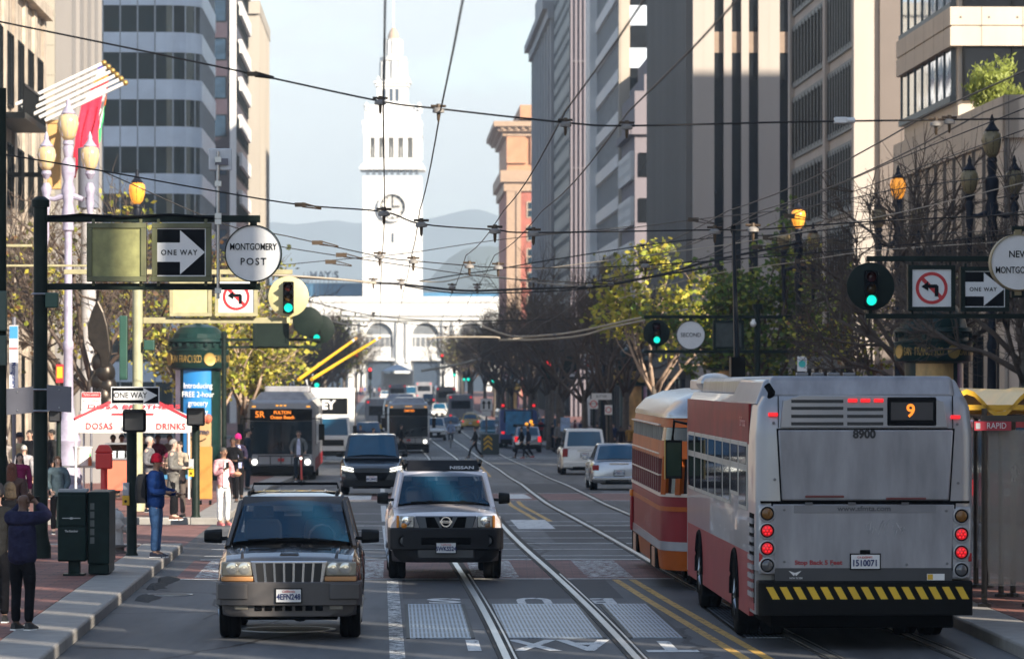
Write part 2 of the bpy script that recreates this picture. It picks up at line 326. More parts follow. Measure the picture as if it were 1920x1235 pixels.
# worn patches and covers
pt=M(K('dark asphalt patch',(.03,.031,.034),.7,var=.25,scale=4)); strip(pt,.15,3.4,62.6,68.2,.002); strip(pt,-2.6,-.3,85,92,.002); strip(pt,3.2,6.0,84,93,.002); strip(pt,4.4,6.4,128,150,.002); struct(pt.build('asphalt_patch'))
def manhole(px,py,r,lab):
    p=G(px,py); m=M(K('iron cover',(.06,.05,.045),.5,.6)); m.lathe([(r*.9,0),(r*.9,.012),(r*.86,.016)],28); m.use(steel); m.lathe([(r*.91,0),(r,.0),(r,.014),(r*.91,.014)],28)
    o=m.build('manhole_cover',loc=p); tag(o,lab,'manhole cover')
manhole(540,1180,.62,'round iron manhole cover on the asphalt under the brown SUV'); manhole(318,1115,.35,'small iron drain cover by the left kerb')
dz=M(K('gutter silt',(.05,.047,.043),.9,var=.3,scale=9,bump=.5))
rnd=random.Random(3)
for px,py in ((285,1100),(303,1088),(262,1122)):
    p=G(px,py); n=14; ring=[]
    for k in range(n):
        an=2*math.pi*k/n; ring.append((p.x+.1+math.cos(an)*.16*rnd.uniform(.3,1.4),p.y+math.sin(an)*1.2*rnd.uniform(.6,1.2),p.z+.003))
    top=[(p.x+(q[0]-p.x)*.4,p.y+(q[1]-p.y)*.4,p.z+.05) for q in ring]; dz.loft([ring,top])
o=dz.build('gutter_dirt',smooth=60); struct(o,'stuff')
# ---------------------------------------------------------------- buildings
def fc(face,u,z,d):
    if face=='f': return (u,-d,z)
    if face=='r': return (-d,u,z)      # street face of a right-hand building
    return (d,u,z)                     # street face of a left-hand building
def fb(m,face,u0,u1,z0,z1,d0,d1): m.box(fc(face,u0,z0,d0),fc(face,u1,z1,d1))
def win(b,face,u0,u1,z0,z1,nm=0,d=.04,glass=None,frame=None,fw=.08,nh=0,name='window',fd=.1):
    m=M(glass or wglass); fb(m,face,u0,u1,z0,z1,-.2,d); m.use(frame or black); w=u1-u0
    for i in range(nm+2): 
        u=u0+w*i/(nm+1); fb(m,face,u-fw/2,u+fw/2,z0,z1,0,d+fd)
    for i in range(nh+2):
        z=z0+(z1-z0)*i/(nh+1); fb(m,face,u0,u1,z-fw/2,z+fw/2,0,d+fd-.03)
    return m.build(name,b)
def bld(name,label,s,t): return thing(name,label,'building',W(s,t,0),TH)
Z=lambda py,t: sy(py,t)
cream=brickmat('cream ashlar',(.50,.42,.33),(.54,.46,.37),(.36,.30,.24),1.0,1.3,.6,.02)
beige=K('beige panel',(.38,.34,.285),.7,var=.12,scale=.25,stretch=(1,1,.2)); greyc=K('grey concrete and wall shade',(.25,.235,.225),.8,var=.15,scale=.3,stretch=(1,1,.15))
paleb=K('pale blue spandrel',(.60,.67,.76),.35,var=.12,scale=.4); bronze=K('bronze frame',(.045,.038,.032),.4,.4); brownst=K('brown stone',(.15,.122,.105),.6,var=.12,scale=.2)
buff=K('buff precast',(.50,.43,.35),.75,var=.12,scale=.5,stretch=(1,1,.3),bump=.1); lightc=K('light concrete',(.42,.37,.325),.75,var=.1,scale=.3,stretch=(1,1,.12))
ribm=K('taupe rib',(.17,.155,.14),.7,var=.12,scale=.2,stretch=(1,1,.1)); purp=K('mauve concrete',(.20,.175,.195),.75,var=.1,scale=.2,stretch=(1,1,.1)); wht=K('white marble',(.76,.74,.71),.6,var=.06,scale=.4)
dkglass=K('dark tinted glass',(.012,.014,.017),.06,var=.4,scale=.3,spec=.4); tealg=K('teal tinted glass',(.008,.022,.028),.05,var=.5,scale=.35,spec=.4); blueg=K('blue tower glass',(.03,.055,.09),.12,var=.4,scale=.5,stretch=(1,1,4)); mirg=K('mirror glass',(.42,.53,.66),.03,1,var=.15,scale=.4,bump=.12,bs=.9,stretch=(1,.5,.35))
terra=K('terracotta',(.45,.23,.125),.7,var=.15,scale=.6); brick=K('red brick',(.33,.105,.075),.8,var=.2,scale=.6)
# -- left side
b=bld('stone_building','cream stone office building at the left edge with shadow stripes and a dark balcony',-16,150)
m=M(cream); m.box((-30,0,-.6),(0,46,48)); 
for z in (5.2,9.4,20): fb(m,'l',-.1,46.2,z,z+.5,0,.45)
for u in range(0,46,5):
    fb(m,'l',u,u+1.6,-.4,5.2,0,.25); fb(m,'l',u,u+1.4,9.9,20,0,.12)
m.build('wall',b)
for u in range(0,45,5):
    win(b,'l',u+1.9,u+4.7,.3,4.6,1); win(b,'l',u+1.9,u+4.5,6.2,8.8,1); win(b,'l',u+1.9,u+4.5,10.8,13.4,1); win(b,'l',u+1.9,u+4.5,15,18,1)
m=M(black); fb(m,'l',20,30.5,14.0,14.25,.1,1.4)
for i in range(22): fb(m,'l',20+i*.5,20.06+i*.5,14.25,15.3,1.3,1.38)
fb(m,'l',20,30.5,15.3,15.4,1.3,1.4); m.build('balcony',b)
b=bld('slab_tower','beige slab tower, shaded side coloured grey, between the cream stone building and the curved tower',-16.3,215)
m=M(K('beige tile',(.36,.33,.27),.7,var=.08,scale=.3)); m.box((-14,0,-2),(-.6,23,62)); 
for i in range(40): fb(m,'f',-12,-.62,i*1.5,i*1.5+.04,0,.03)
m.build('wall',b); m=M(greyc); fb(m,'l',-.02,23.4,-2,62,-.65,0)  # shade on the street side is put in as grey concrete
for i in range(5): fb(m,'l',i*5.5,i*5.5+.5,-2,62,0,.18)
m.build('shaded_side_wall',b)
b=bld('curved_tower','curved corner office tower with dark ribbon windows and pale spandrels on the left',-15.8,350)
Rr=2.7; path=[(-15,0),(-Rr,0)]+[(-Rr+Rr*math.sin(a*R(90)/8),Rr-Rr*math.cos(a*R(90)/8)) for a in range(1,9)]+[(0,29)]
def ring(o): # offset path, closed round the back
    pts=[]
    for i,(x,y) in enumerate(path):
        a=path[max(i-1,0)]; c=path[min(i+1,len(path)-1)]; d=Vector((c[0]-a[0],c[1]-a[1])).normalized(); pts.append((x+d.y*o,y-d.x*o))
    return pts+[(-15,29)]
def band(m,z0,z1,o): m.loft([[p+(z,) for p in ring(o)] for z in (z0,z1)])
m=M(K('tower core',(.05,.05,.05),.8)); band(m,-2,46,-.4); m.build('wall',b)
fh=3.85; zb=Z(62,350)-9*fh
sp_=M(paleb)
for k in range(13):
    z=zb+k*fh; g_=M(tealg); band(g_,z,z+2.2,0); g_.use(K('grey mullion',(.3,.33,.37),.4,.3))
    pr=ring(.04)
    for x in [-15+i*1.42 for i in range(9)]: g_.box((x-.06,-.1,z),(x+.06,0.1,z+2.2))
    for i in range(1,9,2): q=pr[1+i]; g_.cb((q[0],q[1],z+1.1),(.12,.12,2.2))
    for y in [3+i*1.5 for i in range(17)]: g_.box((-.1,y-.08,z),(.12,y+.08,z+2.2))
    g_.build('window_band',b); band(sp_,z+2.2,z+fh,.12)
    sp_.use(black)
    for x in [-15+i*1.42 for i in range(9)]: sp_.box((x-.025,-.14,z+2.2),(x+.025,0,z+fh))
    sp_.use(paleb)
sp_.build('spandrel_panels',b)
b=bld('dark_tower','dark blue glass tower with white slatted edge behind the curved tower',-16,435)
m=M(K('dark purple granite',(.05,.035,.05),.4)); m.box((-20,0,-2),(0,37,60)); m.build('wall',b)
for k in range(14):
    z=2+k*3.9; win(b,'f',-12,-.9,z,z+2.2,6,glass=blueg); win(b,'l',1.2,36,z,z+2.2,10,glass=blueg)
m=M(wht); fb(m,'f',-.55,.1,-2,60,-.1,.35)
for k in range(28): 
    z=1+k*1.95; 
    if k%2==0: fb(m,'l',8,37,z+2.3,z+3.7,0,.4)
m.build('slats',b)
b=bld('ribbed_beige_tower','plain beige ribbed tower with its roofline showing beside the sky on the left',-16,500)
m=M(beige); h=Z(8,500); m.box((-14,0,-2),(0,42,h)); fb(m,'l',-.3,42.3,h-1.2,h+.3,0,.5); fb(m,'f',-14,.3,h-1.2,h+.3,0,.4)
for i in range(14): fb(m,'l',i*3,i*3+.9,-2,h-1.2,0,.45)
m.build('wall',b)
for k in range(0): pass
# -- right side
b=bld('terraced_office','beige banded office building with mirrored ribbon windows and a planted terrace at the right edge',21.5,148.7)
zt=Z(176,148.7)
m=M(buff); m.box((0,0,2.5),(18,33,zt-.9)); fb(m,'r',-.2,33,zt-1.5,zt,-.4,.12); fb(m,'f',-.12,18,zt-1.5,zt,-.4,.2)
for u in range(0,33,4): fb(m,'r',u,u+1.3,-1,6,0,.1)
fb(m,'r',-.15,33,5.8,6.7,0,.16); fb(m,'r',0,33,9.0,9.15,0,.05)
for u in range(0,17,5): fb(m,'f',u,u+1.6,-1,6,0,.1)
m.box((0.3,.3,-1),(18,33,2.6)); m.use(K('stone joint',(.16,.14,.12),.8)); [fb(m,'r',i*2.75,i*2.75+.03,6.7,zt,-.1,.125) for i in range(12)]; fb(m,'r',0,33,zt-1.56,zt-1.5,-.1,.02); fb(m,'r',0,33,10.6,10.65,-.1,.01); [fb(m,'f',i*2.2,i*2.2+.03,0,zt,-.1,.205) for i in range(8)]; m.build('podium',b)
for u in range(0,32,4): win(b,'r',u+1.4,u+3.9,-.5,5.2,1,glass=dkglass); win(b,'r',u+1.5,u+3.7,6.85,8.9,1,glass=dkglass)
m=M(buff)
y0=15.3; m.box((.35,y0+.35,zt-1),(4.5,33,20.6))
fl=3.62; zs=Z(93,164)
m.build('wall',b)
for k in range(-1,1):
    z=zs+k*fl+.0; m=M(buff); 
    if k>=0:
        m.box((0,y0,z),(4.5,33.0,z+.72)); m.box((0.06,y0+.06,z+.72),(4.5,33,z+.8)); m.box((0,y0,z+.8),(4.5,33.0,z+1.5)); m.use(K('stone joint',(.16,.14,.12),.8)); [m.box((-.003,y0+2+i*3.1,z+.0),(.02,y0+2.03+i*3.1,z+1.5)) for i in range(5)]; [m.box((1.2+i*1.6,y0-.003,z),(1.225+i*1.6,y0+.02,z+1.5)) for i in range(2)]; [m.lathe([(.05,-.01),(0,-.02)],8,(.4+i*1.1,y0,z+1.1),'y') for i in range(3)]; m.build('spandrel',b)
    g_=M(mirg); g_.box((.2,y0+1,z+1.52),(.5,32.9,z+fl-.02)); g_.use(K('grey slate frame',(.10,.12,.125),.5))
    for i in range(8): g_.box((.15,y0+.9+i*2.35,z+1.5),(.3,y0+.98+i*2.35,z+fl))
    g_.box((.1,y0+.9,z+1.5),(.4,33,z+1.75)); g_.build('window_band',b)
    g_=M(dkglass); g_.box((.5,y0+.15,z+1.52),(4.3,y0+.5,z+fl-.02)); g_.use(black)
    for i in range(3): g_.box((.5+i*1.9,y0+.1,z+1.5),(.6+i*1.9,y0+.2,z+fl))
    g_.build('front_window_band',b)
# terrace shrubs are built with the trees
b=bld('mullioned_tower','brown tower with a grid of tall bronze mullioned windows beside the terraced building',21.5,195.7)
m=M(lightc); m.box((.45,.2,-2),(80,32.4,57)); m.use(brownst); m.box((.9,-.1,-2),(26,.2,53)); 
for i in range(5): m.box((1.9+i*2,-.125,-2),(1.93+i*2,-.1,30))
m.build('wall',b); m=M(lightc)
for u,w in ((-.1,1.0),(13.2,1.1),(31.6,1.0)): fb(m,'r',u,u+w,-2,30,-.6,.3)
fl=3.8; z0=Z(262,196)-5*fl
for k in range(9): fb(m,'r',0,32,z0+k*fl,z0+k*fl+.8,-.6,.05)
m.build('frame_grid',b)
for k in range(9):
    z=z0+k*fl+.8
    for u0,u1 in ((1,13.1),(14.4,31.5)): win(b,'r',u0,u1,z,z+3.0,9,d=-.3,glass=dkglass,frame=bronze,fw=.28,fd=.5,nh=0)
b=bld('ribbed_tower','tall ribbed concrete tower with four narrow dark window strips facing the camera on the right',20,284)
m=M(lightc); m.box((.1,.3,-2),(16,45,80)); 
pp=.0355; cols=[(0,40),(58,73),(91,105),(123,163),(182,202)]
for a,c in cols: fb(m,'f',a*pp,c*pp,-2,36,-.4,.35)
for a in (20,143): fb(m,'f',a*pp,a*pp+.05,-2,36,.35,.36)
m.build('wall',b)
zp=Z(98,284)
for a,c in ((40,58),(73,91),(105,123),(163,182)):
    g_=M(dkglass); fb(g_,'f',a*pp,c*pp,-2,zp,-.4,-.1); fb(g_,'f',a*pp,c*pp,zp+1.4,36,-.4,-.1); g_.use(K('bronze spandrel',(.26,.19,.14),.5)); fb(g_,'f',a*pp,c*pp,zp,zp+1.4,-.4,-.05)
    for z in (3,7,11,15,19,23): g_.use(black); fb(g_,'f',a*pp,c*pp,z,z+.15,-.4,-.07)
    g_.build('window_strip',b)
m=M(ribm); m.box((0,.35,-2),(.2,45,36))
for i in range(24): fb(m,'r',.4+i*1.86,1.2+i*1.86,-2,36,0,.45)
m.use(K('dark joint',(.08,.07,.065),.8));  # dark horizontal joints between the ribs
for z in (8,16,24,32): fb(m,'r',.4,45,z,z+.12,.0,.1)
m.build('rib_wall',b)
b=bld('mauve_bay_building','small mauve building with a stepped top and white framed bay windows between two tall towers',20,352)
m=M(purp); h=Z(170,352); m.box((0,0,-2),(9,20,h)); m.box((.8,.3,h),(9,20,h+1.4)); m.box((1.4,.5,h+1.4),(9,20,h+3.2)); fb(m,'f',-.3,9,h-3.6,h-3.0,0,.4); fb(m,'r',-.3,20,h-3.6,h-3.0,0,.5); m.build('wall',b)
for k in range(6):
    z=Z(330,352)-k*3.75
    if z>0: win(b,'f',.35,9,z,z+1.9,4,glass=dkglass); win(b,'r',.8,19.5,z,z+1.9,8,glass=K('pale blind glass',(.55,.58,.62),.2,var=.2,scale=.5),frame=wht,fw=.5,fd=.3,nh=1)
win(b,'f',1.2,4,h-2.6,h-.4,1,glass=blueg)
b=bld('white_pier_tower','tower with a bright white corner pier and slanting rows of ribbon windows',20,373)
m=M(K('tan column',(.42,.36,.29),.7,var=.08,scale=.3)); m.box((.3,.3,-2),(12,51,46)); fb(m,'f',-.05,.75,-2,46,-.5,.3); fb(m,'r',-.25,1,-2,46,-.5,.2); m.build('wall',b)
m=M(wht); fb(m,'r',42,51.2,-2,46,-.4,.8); z0=Z(127,373)
for k in range(-7,7):
    z=z0+k*3.72; fb(m,'r',1,42,z+2.6,z+3.72,-.4,.25)
m.build('white_pier',b); m=M(paleb)
for k in range(-7,7):
    z=z0+k*3.72; fb(m,'f',.75,6,z+1.9-1.9,z+1.8-.1,-.4,.1) if 0 else fb(m,'f',.75,12,z,z+1.75,-.4,.1)
    win(b,'f',.75,12,z-1.95,z,2,d=-.05,glass=dkglass); win(b,'r',1,42,z,z+2.6,12,d=.0,glass=K('grey ribbon glass',(.13,.15,.17),.2,var=.3,scale=.5),frame=K('pale mullion',(.4,.4,.41),.5),fw=.25)
m.build('spandrel_panels',b)
b=bld('mauve_slab_tower','windowless mauve slab tower with a dark blue windowed side further down on the right',20,479)
m=M(purp); m.box((.1,.2,-2),(4.2,46.5,60))
for i in range(8): fb(m,'f',i*.5,i*.5+.22,-2,60,-.3,.15)
for z in range(4,60,12): fb(m,'f',0,4.2,z,z+.1,-.2,.17)
m.build('wall',b)
for k in range(15): win(b,'r',.6,46,1+k*3.7,3.9+k*3.7,8,glass=blueg,frame=K('slate mullion',(.07,.085,.11),.5),fw=.8,nh=1)
b=bld('grey_corner_tower','pale grey tower with corner cornice standing farthest of the right hand towers',20,526)
m=M(K('pale grey stone',(.30,.31,.33),.7,var=.12,scale=.3)); h=Z(35,526); m.box((0,.2,-2),(10,73,h+8)); fb(m,'r',-.4,73.5,h,h+1.2,0,.9); fb(m,'r',-.4,73.5,h+1.2,h+2.2,0,1.5)
for i in range(8): fb(m,'r',i*10,i*10+3.2,-2,h,0,.5)
m.build('wall',b)
for k in range(14):
    for i in range(7): win(b,'r',i*10+3.8,i*10+9.4,1+k*3.3,3.1+k*3.3,1,glass=blueg,frame=K('pale grey frame',(.28,.29,.31),.6),fw=.4)
b=bld('brick_cornice_building','red brick and terracotta building with a deep overhanging cornice at the end of the street',20,748)
zc=Z(238,748); zt=Z(322,748)
m=M(brick); m.box((0,0,-2),(30,55,zt)); m.build('wall',b)
m=M(terra); m.box((0.05,.05,zt),(30,55,zc)); 
for i,u in enumerate((0,4.2,8.6)): fb(m,'f',u,u+(1.0 if i else 3.4),zt+1.5,zc-1,0,.5)
m.box((2.4,1,zc+1.6),(25,45,Z(196,748))); m.build('upper_wall',b)
m=M(K('cornice stone',(.36,.25,.17),.7)); m.box((-2.3,-2.3,zc),(32,57,zc+.9)); m.box((-1.5,-1.5,zc-.8),(31,56,zc)); m.box((-.7,-.7,zc-1.6),(31,56,zc-.8)); m.box((-1.1,-1.1,zt-1.8),(31,56,zt+.2)); m.box((-.5,-.5,zt-3.4),(31,56,zt-1.8))
for i in range(30): m.box((-1.9,i*1.8,zc-.5),(-1.5,i*1.8+.8,zc)); m.box((i*1.2-1,-1.9,zc-.5),(i*1.2-.5,-1.5,zc))
fb(m,'f',0,2.5,-2,zt-3.4,0,.4); fb(m,'f',1.7,2.4,-2,zt-3.4,.4,.7); m.build('cornice',b)
for k in range(10):
    z=zt-8-k*4.1
    if z>0:
        for u in (3.6,8.2): win(b,'f',u,u+1.7,z,z+2.7,0,nh=1,frame=K('buff frame',(.4,.3,.22),.6),fw=.2)
for u in (6.6,): win(b,'f',u,u+1.6,zt+1,zc-2.4,1,nh=2)
for o in [o for o in bpy.data.objects if o.name in ('mullioned_tower','ribbed_tower','mauve_bay_building','white_pier_tower','mauve_slab_tower','grey_corner_tower')]:
    n={'mullioned_tower':31,'ribbed_tower':44,'mauve_bay_building':19,'white_pier_tower':50,'mauve_slab_tower':46,'grey_corner_tower':72}[o.name]
    m=M(dkglass); fb(m,'r',.6,n,.2,4.6,-.2,.7); m.use(bronze); fb(m,'r',.4,n+.2,4.6,5.2,-.2,.9)
    for u in range(1,n,4): fb(m,'r',u,u+.3,.2,4.6,.5,.8)
    m.build('storefront',o)
# added unseen blocks right of the camera, shaped to lay shade on the street
def block(label,s0,s1,t0,t1,h,top=0):
    b=bld('shading_block',label,s0,t0); m=M(beige); m.box((0,0,-1),(s1-s0,t1-t0,h))
    for k in range(int(h/4)): fb(m,'r',0,t1-t0,k*4+3,k*4+3.6,0,.3)
    m.build('wall',b)
    for k in range(int(h/4)): win(b,'r',1,t1-t0-1,k*4+.6,k*4+3,int((t1-t0)/3))
# -- the clock tower building at the end of the street
fw=K('whitewashed stone',(.72,.71,.68),.7,var=.07,scale=.25)
b=thing('ferry_terminal','white ferry terminal with a tall clock tower at the far end of the street','building',at(736,920),0)
q=.115
zz=lambda y:sy(y,920)
def rb(m,x0,x1,y0,y1,dep=None,cy=6.3):  # pixel extents, square plan about the tower axis
    hw=(x1-x0)/2*q; cx=((x0+x1)/2-736)*q; d=hw if dep is None else dep
    m.box((cx-hw,cy-d,zz(y1)),(cx+hw,cy+d,zz(y0)))
t=M(fw)
rb(t,680,790,330,556); rb(t,677,793,307,316); rb(t,674,796,312,318); rb(t,682,788,296,307); rb(t,680,790,234,250); rb(t,679,791,226,234); rb(t,684,786,206,226); rb(t,692,778,196,206); rb(t,703,767,192,196)
rb(t,706,764,160,192); rb(t,703,767,154,160); rb(t,700,770,151,154)
for k in range(6):
    x=-5.9+k*2.05-(.35 if k==0 else 0); w_=1.5 if k in(0,5) else .95
    for y_ in (.02,11.4): t.box((x,y_,zz(296)),(x+w_,y_+1.2,zz(250)))
    for x_ in (-6.3,5.1):
        yy=.02+k*2.1+(.3 if k==0 else 0); t.box((x_,min(yy,11.4),zz(296)),(x_+1.2,min(yy,11.4)+1.2,zz(250)))
t.box((-6.3,.05,zz(258)),(6.3,12.55,zz(248)))
t.box((-4.6,3.2,zz(296)),(4.6,9.4,zz(250)))
for i in range(9): rb(t,683+i*12,686+i*12,330,334)
for x in (694,715,757,776): t.box(((x-736)*q-.25,-.18,zz(545)),((x-736)*q+.25,.05,zz(345)))
t.lathe([(3.1,zz(151)),(3.1,zz(146)),(2.5,zz(145)),(2.4,zz(112)),(2.9,zz(110)),(2.9,zz(104)),(1.9,zz(103)),(1.75,zz(98)),(1.7,zz(72)),(1.9,zz(70)),(1.6,zz(69))],20,(0,6.3,0))
for k in range(12):
    a=2*math.pi*k/12; t.lathe([(.33,zz(145)),(.28,zz(112))],8,(2.75*math.cos(a),6.3+2.75*math.sin(a),0)); t.lathe([(.22,zz(98)),(.2,zz(72))],8,(1.85*math.cos(a),6.3+1.85*math.sin(a),0))
for sx_ in (-1,1):
    for sy_ in (0.3,12.3): t.lathe([(.5,zz(206)),(.35,zz(202)),(.6,zz(198)),(.15,zz(192))],8,(sx_*5.7,sy_,0)); t.lathe([(.3,zz(151)),(.45,zz(147)),(.1,zz(141))],8,(sx_*3.2,6.3+sx_*0+(-3.2 if sy_<1 else 3.2),0))
tw=t.build('tower',b)
d=M(K('dome copper',(.45,.33,.24),.6)); d.lathe([(1.15,zz(70)),(1.25,zz(66)),(1.1,zz(60)),(.7,zz(53)),(.2,zz(47))],14,(0,6.3,0)); d.build('dome',tw)
d=M(white); d.tube([(0,6.3,zz(48)),(0,6.3,zz(-30))],.22,6); d.build('flagpole',tw)
dk=K('tower opening',(.03,.05,.08),.6)
for x in (696,711,726,741,756,771):
    d=M(dk)
for x in (692,708,723,738,753,768):
    pass
for i in range(9):
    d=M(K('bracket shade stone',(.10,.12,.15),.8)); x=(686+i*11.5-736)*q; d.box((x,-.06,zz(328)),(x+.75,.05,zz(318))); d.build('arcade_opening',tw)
for x in (720,733,744): d=M(dk); d.box(((x-736)*q-.35,2.85,zz(188)),((x-736)*q+.35,3.1,zz(165))); d.build('tower_window',tw)
d=M(dk); d.box((-.25,-.05,zz(455)),(.25,.1,zz(437))); d.build('tower_window',tw)
c=M(fw); cx,cz=0,zz(388)
c.lathe([(3.05,.1),(3.05,-.9),(3.15,-1.0),(2.75,-1.0),(2.7,-.25),(.0,-.25)],36,(cx,0,cz),'y'); c.use(K('clock face',(.50,.49,.46),.6)); c.lathe([(2.69,-.26),(0,-.29)],36,(cx,0,cz),'y'); cl=c.build('clock',tw)
d=M(black)
for k in range(12):
    a=2*math.pi*k/12; x,z=math.sin(a),math.cos(a); d.cb((cx+2.3*x,-.33,cz+2.3*z),(.34,.06,.34))
d.lathe([(2.55,-.31),(2.55,-.36),(2.72,-.36),(2.72,-.31),(2.55,-.31)],36,(cx,0,cz),'y')  # black ring paints the shadow line inside the clock rim
d.tube([(cx,-.36,cz),(cx,-.36,cz+2.2)],.13,5); d.tube([(cx,-.36,cz),(cx+1.5,-.36,cz+.1)],.17,5); d.build('clock_hands_and_rim_shade',cl)
m=M(fw); m.box((-100,.1,-2),(100,22,zz(556))); m.box((-100,-1.4,zz(592)),(100,.2,zz(584))); m.box((-100,-.9,zz(600)),(100,.2,zz(592))); m.box((-100,-.3,zz(566)),(100,.1,zz(556)))
bay=85/8.7*.95
m.build('main_wall',b)
for i in range(-9,10):
    x0=(712-736)*q+i*9.9
    m=M(fw); hw=2.9; pts=[(x0-4.95,zz(604)),(x0-4.95,zz(672)),(x0-hw,zz(672)),(x0-hw,zz(630))]
    for k in range(1,12):
        a=math.pi*k/12; pts.append((x0-hw*math.cos(a),zz(630)+hw*math.sin(a)))
    pts+=[(x0+hw,zz(630)),(x0+hw,zz(672)),(x0+4.95,zz(672)),(x0+4.95,zz(604))]
    m.prism(pts,-1.2,0.1,'y')
    for sx_ in (-1,1): m.lathe([(.55,zz(680)),(.5,zz(604))],10,(x0+sx_*3.9,-1.5,0))
    m.box((x0-4.95,-1.6,zz(676)),(x0+4.95,.1,zz(672)))
    for sx_ in (-1,1): m.box((x0+sx_*3.2,-1.5,-2),(x0+sx_*4.9,.1,zz(676)))
    m.build('arch_bay',b)
    m=M(K('arch glazing',(.18,.19,.2),.3,var=.3,scale=.6)); m.box((x0-hw,-.3,zz(672)),(x0+hw,.05,zz(606))); m.use(fw)
    for k in range(-2,3): m.box((x0+k*1.1-.08,-.4,zz(660)),(x0+k*1.1+.08,-.3,zz(630)))
    m.box((x0-hw,-.45,zz(632)),(x0+hw,-.3,zz(627))); m.box((x0-hw,-.6,zz(672)),(x0+hw,-.3,zz(650))); m.build('arch_window',b); m=M(dk); m.box((x0-2.6,-.5,-1),(x0+2.6,.05,zz(678))); m.build('doorway',b)
m=M(K('blue roof glazing',(.05,.16,.28),.35,var=.3,scale=.2)); m.box((-60,14,zz(556)),(-6.3,21,zz(528))); m.box((6.4,14,zz(556)),(60,21,zz(546))); m.build('roof_glazing',b)
m=M(K('sign navy',(.04,.06,.09),.6)); 
for i in range(9): m.box((-17.6+i*.9-2.2,12,zz(556)),(-17.5+i*.9-2.2,12.1,zz(508)))
sg=m.build('roof_sign',b); text('MAY S',2.3,MATS['sign navy'],sg,(-15.3,11.8,zz(514)),name='lettering',bold=.06)
# -- the far side of the bay
def ridge(name,D,prof,col,seed):
    rnd=random.Random(seed); m=M(col); rows=[]
    from mathutils import noise as mn
    for j,(dd,fz) in enumerate(((-700,-.02),(-450,.35),(-250,.7),(0,1),(300,.9),(900,-.02))):
        row=[]
        for i in range(121):
            px=-300+i*22; zt=sy(interp(prof,px),D); x=(px-960)*D/F
            nz=mn.fractal(Vector((x*.004,j*.7,seed)),1,2,5)
            row.append((x+nz*30,D+dd*D/6000,-1+(zt+1)*fz*(1+.1*nz*(1 if j!=3 else .35))))
        rows.append(row)
    m.loft(rows,caps=False,closed=False); return struct(m.build(name,smooth=180))
ridge('hills',5500,[(-300,430),(300,420),(500,412),(560,420),(640,410),(680,418),(800,412),(850,400),(880,394),(920,402),(1000,420),(2400,440)],K('hazy hill scrub',(.05,.075,.085),.9,var=.35,scale=.008),5)  # blue of the distant haze is mixed into the scrub colour
ridge('island_hill',3400,[(-300,690),(780,560),(830,500),(860,470),(900,462),(950,468),(1010,500),(1080,560),(2400,680)],K('island scrub',(.05,.07,.04),.9,var=.35,scale=.02),9)
# ---------------------------------------------------------------- trees
bark=K('plane bark',(.11,.09,.072),.85,var=.35,scale=6,bump=.3,bs=20); twigm=K('twig bark',(.098,.070,.052),.85,var=.3,scale=3); twigl=K('sunlit twig bark',(.36,.26,.19),.85,var=.3,scale=3)  # twigl is twig bark lightened to look sunlit
def leafmat(n,c):
    m=mk(n,c,.55,var=.45,scale=1.4); t=m.node_tree; b=t.nodes['Principled BSDF']; o=t.nodes['Material Output']
    tr=N(t,'ShaderNodeBsdfTranslucent'); tr.inputs[0].default_value=tuple(min(1,v*1.5) for v in c)+(1,); x=N(t,'ShaderNodeMixShader'); x.inputs[0].default_value=.35
    t.links.new(b.outputs[0],x.inputs[1]); t.links.new(tr.outputs[0],x.inputs[2]); t.links.new(x.outputs[0],o.inputs[0]); return m
lg=leafmat('green leaf',(.085,.155,.03)); lg2=leafmat('olive leaf',(.085,.095,.025)); ly=leafmat('yellow leaf',(.50,.44,.06)); lyg=leafmat('yellow green leaf',(.30,.34,.04)); lb=leafmat('brown leaf',(.17,.085,.03)); shr=leafmat('terrace shrub leaf',(.26,.30,.06))
